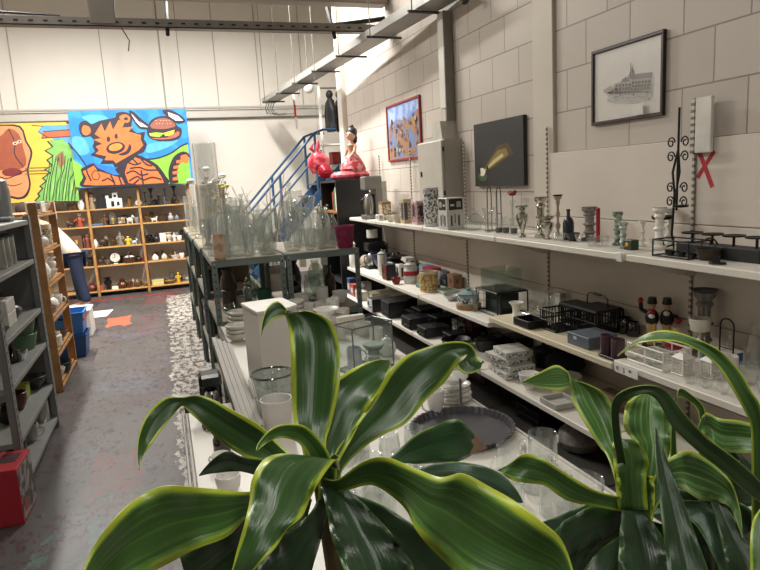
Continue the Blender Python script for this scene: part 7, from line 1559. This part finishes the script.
for i, (x, y, lb) in enumerate(((14, 326, 'white carton, lower of two on the grey shelf'), (14, 315, 'white carton, upper of two on the grey shelf'))):
    t = thing('carton', lb, 'box', (-1.12, 4.68, .977 + .09 * i), 0, 'white cartons on the grey shelf'); k_carton(t, .088, .24, .2, M('c9c6be', .5), [(.1, .5, .3, .7, M('a5a29a'))])
gs(3, 10, 334, 6, 18, 'vessel', 'saucer', 'grey glass dish in front of the white cartons', 'dish', shape='plate', mat=SMOKE, pos=(-1.03, 4.4))
gs(3, 24, 312, 24, 14, 'basket', 'wicker_basket', 'dark wicker basket behind the white cartons', 'basket', mat='4a3628', handle=False, pos=(-1.2, 5.1))
for i in range(2):
    t = thing('green_planter', 'sage green planter, %s of the stacked pair on grey shelf' % ('lower', 'upper')[i], 'planter', (-1.1, 5.16, .702 + .105 * i), 0, 'stacked green planters'); k_vessel(t, .115, .24, 'tumbler', M('5f7f62', .5), t=.006)
gs(2, 12, 372, 26, 16, 'vessel', 'glass_lamp', 'smoky glass jar left of the stacked green planters', 'jar', shape='decanter', mat=SMOKE, pos=(-1.08, 4.78))
gs(2, 34, 356, 10, 14, 'vessel', 'glass_bowl', 'clear glass bowl before the stacked green planters', 'bowl', shape='bowl', mat=GLD, pos=(-1.03, 4.8))
gs(1, 27, 398, 14, 18, 'carton', 'tea_carton', 'yellow green carton on the lower grey shelf', 'box', mat=M('8f9a3a', .5), prints=[(.1, .9, .4, .8, M('c4c878'))], pos=(-1.12, 5.05))
gs(1, 12, 405, 20, 20, 'vessel', 'black_pot', 'black rounded pot beside the yellow green carton', 'pot', shape='round', mat=BLACK, pos=(-1.1, 4.5))
gs(0, 34, 447, 26, 16, 'vessel', 'brown_jug', 'brown stoneware jug on the bottom grey shelf', 'jug', shape='bottle', mat=M('4a3026', .3), pos=(-1.1, 4.62))
gs(0, 46, 437, 18, 12, 'mug', 'mug', 'grey white mug on bottom of grey shelf unit', 'mug', mat=M('b8b6b2', .4), pos=(-1.05, 4.85))
gs(0, 28, 440, 16, 18, 'vessel', 'black_kettle', 'black kettle on the bottom grey shelf', 'kettle', shape='round', mat=BLACKG, lid=BLACKG, pos=(-1.2, 5.1))
gs(0, 50, 437, 8, 18, 'vessel', 'glass_dish', 'clear glass dish at the front of bottom grey shelf', 'dish', shape='bowl', mat=GLD, pos=(-1.05, 5.1))
for i, (row, x, y, h, w, kd, c, sh, lb) in enumerate(((3, -1.1, 5.0, .1, .16, 'vessel', '3a3532', 'round', 'dark round pot right of the white cartons on grey shelf'), (3, -1.25, 5.25, .16, .12, 'vessel', '8b867c', 'urn', 'grey jug deep on the shelf of the white cartons'), (2, -1.25, 4.75, .16, .14, 'vessel', '4a4640', 'jar', 'brown grey jar deep beside the green planters'), (1, -1.08, 5.25, .1, .2, 'vessel', '2a2828', 'bowl', 'black bowl on the lower grey shelf'), (1, -1.28, 4.6, .2, .12, 'vessel', 'b5b1a6', 'bottle', 'pale bottle deep on the lower grey shelf'), (1, -1.1, 4.78, .12, .14, 'vessel', '5a2c26', 'cup', 'red brown pot on the lower grey shelf'), (0, -1.08, 4.4, .14, .16, 'vessel', '1c1c1e', 'round', 'black pot at near end of bottom grey shelf'), (0, -1.25, 4.85, .12, .2, 'vessel', '8d8a84', 'bowl', 'grey bowl deep on the bottom grey shelf'), (0, -1.06, 5.27, .16, .12, 'vessel', 'c2beb4', 'cyl', 'pale canister at the far end of bottom grey shelf'))):
    put(kd, 'pot', 0, 0, 1, 1, 'grey%d' % row, lb, 'pot', shape=sh, mat=M(c, .35), pos=(x, y), rad=.03); ITEMS[-1]['m'] = (h, w)
# ------------------------------------------------------------------ wooden shelf unit
def ws(row, y, x, h, w, kind, name, lb, cat, **k):
    x = min(x + .06, -1.14) if x > -1.3 else x
    k.setdefault('rad', .05)
    put(kind, name, 0, 0, 1, 1, 'wood%d' % row, lb, cat, pos=(x, y), **k); ITEMS[-1]['m'] = (h, w)
ws(5, 6.78, -1.2, .1, .2, 'carton', 'blue_carton', 'white and blue carton on top of the wooden shelf unit', 'box', prints=[(.1, .9, .3, .8, M('5a78a0'))])
ws(5, 7.1, -1.2, .08, .18, 'vessel', 'white_bowl', 'white bowl on top of the wooden shelf unit', 'bowl', shape='bowl')
for i, (y, h, w, kd, nm, lb, cat, kk) in enumerate(((6.42, .16, .14, 'vessel', 'white_jug', 'white jug on the upper wooden shelf, near end', 'jug', dict(shape='urn')), (6.62, .07, .2, 'vessel', 'white_bowl', 'white bowl on the upper wooden shelf', 'bowl', dict(shape='bowl')), (6.86, .13, .17, 'teapot', 'teapot', 'white teapot with blue lid on upper wooden shelf', 'teapot', dict(lidmat=M('4a6a9a', .4))), (7.1, .2, .12, 'vessel', 'patterned_canister', 'cream canister with brown rings on upper wooden shelf', 'canister', dict(shape='cyl', mat=CREAM, band=(.2, .8, PRINT1))))):
    ws(4, y, -1.18, h, w, kd, nm, lb, cat, **kk)
for i, (y, h, w, kd, nm, lb, cat, kk) in enumerate(((6.42, .1, .16, 'mug', 'mug', 'white soup cup on the middle wooden shelf', 'cup', {}), (6.64, .2, .15, 'vessel', 'white_vase', 'white vase on the middle wooden shelf', 'vase', dict(shape='vase')), (6.88, .08, .2, 'vessel', 'white_bowl', 'white bowl on the middle wooden shelf', 'bowl', dict(shape='bowl')), (7.12, .18, .12, 'vessel', 'white_pitcher', 'white pitcher on the middle wooden shelf, far end', 'pitcher', dict(shape='urn')))):
    ws(3, y, -1.18, h, w, kd, nm, lb, cat, **kk)
for i, (y, h, w, kd, nm, lb, cat, kk) in enumerate(((6.45, .1, .22, 'vessel', 'terracotta_dish', 'pale brown dish on the fourth wooden shelf', 'dish', dict(shape='bowl', mat=M('b08a70', .6))), (6.75, .16, .18, 'vessel', 'white_swan_pot', 'white rounded pot on the fourth wooden shelf', 'pot', dict(shape='round')), (7.05, .12, .16, 'mug', 'mug', 'large white mug on the fourth wooden shelf', 'mug', {}))):
    ws(2, y, -1.18, h, w, kd, nm, lb, cat, **kk)
for i, (y, h, w, kd, nm, lb, cat, kk) in enumerate(((6.45, .12, .14, 'vessel', 'grey_mug', 'grey pot on the fifth wooden shelf', 'pot', dict(shape='cyl', mat=M('9a9890', .4))), (6.68, .14, .16, 'vessel', 'beige_pot', 'beige pot on the fifth wooden shelf', 'pot', dict(shape='jar', mat=CREAM)), (6.95, .1, .2, 'vessel', 'brown_bowl', 'brown bowl on the fifth wooden shelf', 'bowl', dict(shape='bowl', mat=M('6a4a34', .4))))):
    ws(1, y, -1.18, h, w, kd, nm, lb, cat, **kk)
for i, (y, h, w, kd, nm, lb, cat, kk) in enumerate(((6.48, .12, .2, 'vessel', 'white_bowl', 'white deep bowl at the bottom of the wooden shelf unit', 'bowl', dict(shape='bowl')), (6.8, .1, .24, 'vessel', 'dark_pan', 'dark pan at the bottom of the wooden shelf unit', 'pan', dict(shape='tumbler', mat=BLACK)))):
    ws(0, y, -1.18, h, w, kd, nm, lb, cat, **kk)
WN = ('bottom', 'fifth', 'fourth', 'middle', 'upper')
for row in range(5):
    for q, (kd, nm, cat, kw) in enumerate((('vessel', 'serving_bowl', 'bowl', dict(shape='bowl')), ('teapot', 'coffee_pot', 'teapot', {}), ('vessel', 'ginger_jar', 'jar', dict(shape='round', lid=CHINA)), ('vessel', 'china_vase', 'vase', dict(shape='urn')))):
        if (row + q) % 4 == 3: continue
        ws(row, 6.5 + .24 * q, -1.34, (.09, .16, .17, .2)[q], (.17, .17, .13, .11)[q], kd, nm, 'white %s at the back of the %s board of wooden shelf unit' % (nm.replace('_', ' '), WN[row]), cat, **dict(kw, **(dict(mat=M('dcd6c8', .35)) if q % 2 else {})))
for y, z, lb in ((6.33, 1.5, 'white paper tag hanging from the near post of wooden shelf unit'), (7.33, 1.6, 'long white paper tag hanging from the far post of wooden shelf unit')):
    t = thing('hanging_tag', lb, 'tag', (-1.046, y - .012, z)); b = MB(); b.box(-.003, .0, -.02, .02, -.02, .16, .001); b.build('tag_sheet', WHITE, t); t.rotation_euler = (.2, 0, 0)
# ------------------------------------------------------------------ on the floor at left
t = thing('red_carton', 'red printed carton on the floor against the grey shelf unit', 'box', (-.99, 3.9, 0), -.05)
b = MB(); b.box(-.08, .08, -.15, .15, 0, .33, .004); b.build('box_body', M('b02a38', .45, 0, .06), t)
b = MB(); b.box(.079, .0815, -.14, .14, .02, .31, 0); pn = b.build('side_picture', M('9a948c', .5, 0, .5, 14, 0, .5, '4a4440'), t, smooth=0)
b = MB(); b.box(-.05, .05, -.03, .1, .3285, .3315, 0); b.build('top_picture', M('5a2a30', .5, 0, .5, 30, 0, .5, '2a2022'), t, smooth=0)
b = MB(); b.box(.081, .083, -.1, -.04, .05, .12, 0); b.build('red_badge', M('b02a38', .45), t, smooth=0)
for i, (z, c, lb) in enumerate(((0, '1d4c86', 'dark blue plastic crate on the floor, lower of the two'), (.26, '2f78c0', 'bright blue plastic crate stacked on the dark one'))):
    t = thing('plastic_crate', lb, 'crate', (-1.16, 7.78, z))
    b = MB(); b.lathe([(0, 0), (.24, 0), (.245, .01), (.28, .25), (.295, .25), (.295, .262), (.27, .262), (.235, .012), (0, .012)], 4, wob=None); o = b.build('bin', M(c, .4, 0, .08), t, smooth=20); o.rotation_euler = (0, 0, PI / 4)
    b = MB(); b.box(-.06, .06, -.201, -.196, .19, .215, .002); b.build('handle_hole', M('10284a', .6), t)
    if i: b = MB(); b.box(.193, .2, -.19, .19, .16, .19, .001); b.build('red_stripe', M('a83a40', .5), t)
t = thing('white_crate', 'white box on the floor beyond the blue crates', 'box', (-1.2, 8.9, 0)); b = MB(); b.box(-.2, .18, -.2, .2, 0, .33, .01); b.build('body', WHITE, t); b = MB(); b.box(-.21, .19, -.21, .21, .331, .36, .008); b.build('lid', WHITE, t)
t = thing('floor_mat', 'small white sheet lying on the floor near the person', 'sheet', (-1.15, 10.3, 0)); b = MB(); b.prism([(-.28, -.3), (.2, -.26), (.26, .28), (-.24, .3)], .001, .006); b.build('sheet', M('dcd8ce', .6), t)
# ------------------------------------------------------------------ the person behind the wooden shelf unit
def skin(name, joints, edges, radii, mat, parent, root=0, sub=2):
    me = bpy.data.meshes.new(name); me.from_pydata(joints, edges, []); o = bpy.data.objects.new(name, me); C.objects.link(o); o.parent = parent
    o.modifiers.new('skin', 'SKIN'); me.materials.append(as_mat(mat))
    for i, r in enumerate(radii):
        v = me.skin_vertices[0].data[i]; v.radius = (r, r) if not isinstance(r, tuple) else r; v.use_root = (i == root)
    s = o.modifiers.new('sub', 'SUBSURF'); s.levels = sub; s.render_levels = sub
    o.modifiers['skin'].use_smooth_shade = True
    return o
t = thing('person', 'person in pale top and navy trousers bending behind the wooden shelf unit', 'person', (-1.4, 10.9, 0), 0)
# faces -x (left), bending forward at the hips; feet at the right
J = [(0, 0, .92), (-.14, 0, 1.12), (-.3, 0, 1.3), (-.42, 0, 1.4), (-.5, 0, 1.46), (-.58, 0, 1.5), (-.62, 0, 1.62),
     (-.34, -.19, 1.34), (-.36, -.23, 1.06), (-.5, -.2, .86), (-.56, -.19, .78), (-.34, .19, 1.34), (-.4, .23, 1.06), (-.56, .2, .9), (-.62, .19, .82),
     (.02, -.1, .86), (.06, -.11, .48), (.13, -.12, .1), (.0, -.12, .04), (.02, .1, .86), (.0, .11, .48), (.03, .12, .1), (-.1, .12, .04)]
E_ = [(0, 1), (1, 2), (2, 3), (3, 4), (4, 5), (5, 6), (3, 7), (7, 8), (8, 9), (9, 10), (3, 11), (11, 12), (12, 13), (13, 14), (0, 15), (15, 16), (16, 17), (17, 18), (0, 19), (19, 20), (20, 21), (21, 22)]
R_ = [.1, .1, .115, .1, .06, .085, .09, .07, .05, .04, .035, .07, .05, .04, .035, .1, .065, .045, .04, .1, .065, .045, .04]
skin('body', J, E_, R_, M('c49a80', .6), t)
skin('shirt', [(.05, 0, .76), (-.14, 0, 1.12), (-.3, 0, 1.3), (-.42, 0, 1.4), (-.34, -.19, 1.34), (-.355, -.225, 1.06), (-.45, -.21, .92), (-.34, .19, 1.34), (-.395, .228, 1.06), (-.5, .215, .95)], [(0, 1), (1, 2), (2, 3), (3, 4), (4, 5), (5, 6), (3, 7), (7, 8), (8, 9)], [.175, .15, .165, .14, .09, .075, .065, .09, .075, .065], M('c9c4ba', .7, 0, .2, 9, .2), t)
skin('trousers', [(0, 0, .92), (.02, -.1, .84), (.06, -.11, .48), (.13, -.12, .12), (.02, .1, .84), (.0, .11, .48), (.03, .12, .12)], [(0, 1), (1, 2), (2, 3), (0, 4), (4, 5), (5, 6)], [.16, .125, .09, .075, .125, .09, .075], M('1b2845', .7, 0, .25, 12, .2), t)
for y, x in ((-.12, .08), (.12, -.02)):
    b = MB(); b.ball(x - .04, y, .045, .15, .055, .045); b.build('shoe', M('d8d6d0', .5), t)
b = MB(); b.ball(-.61, 0, 1.65, .11, .1, .12); b.build('hair', M('3a2c22', .8, 0, .3, 40), t)
place_all()
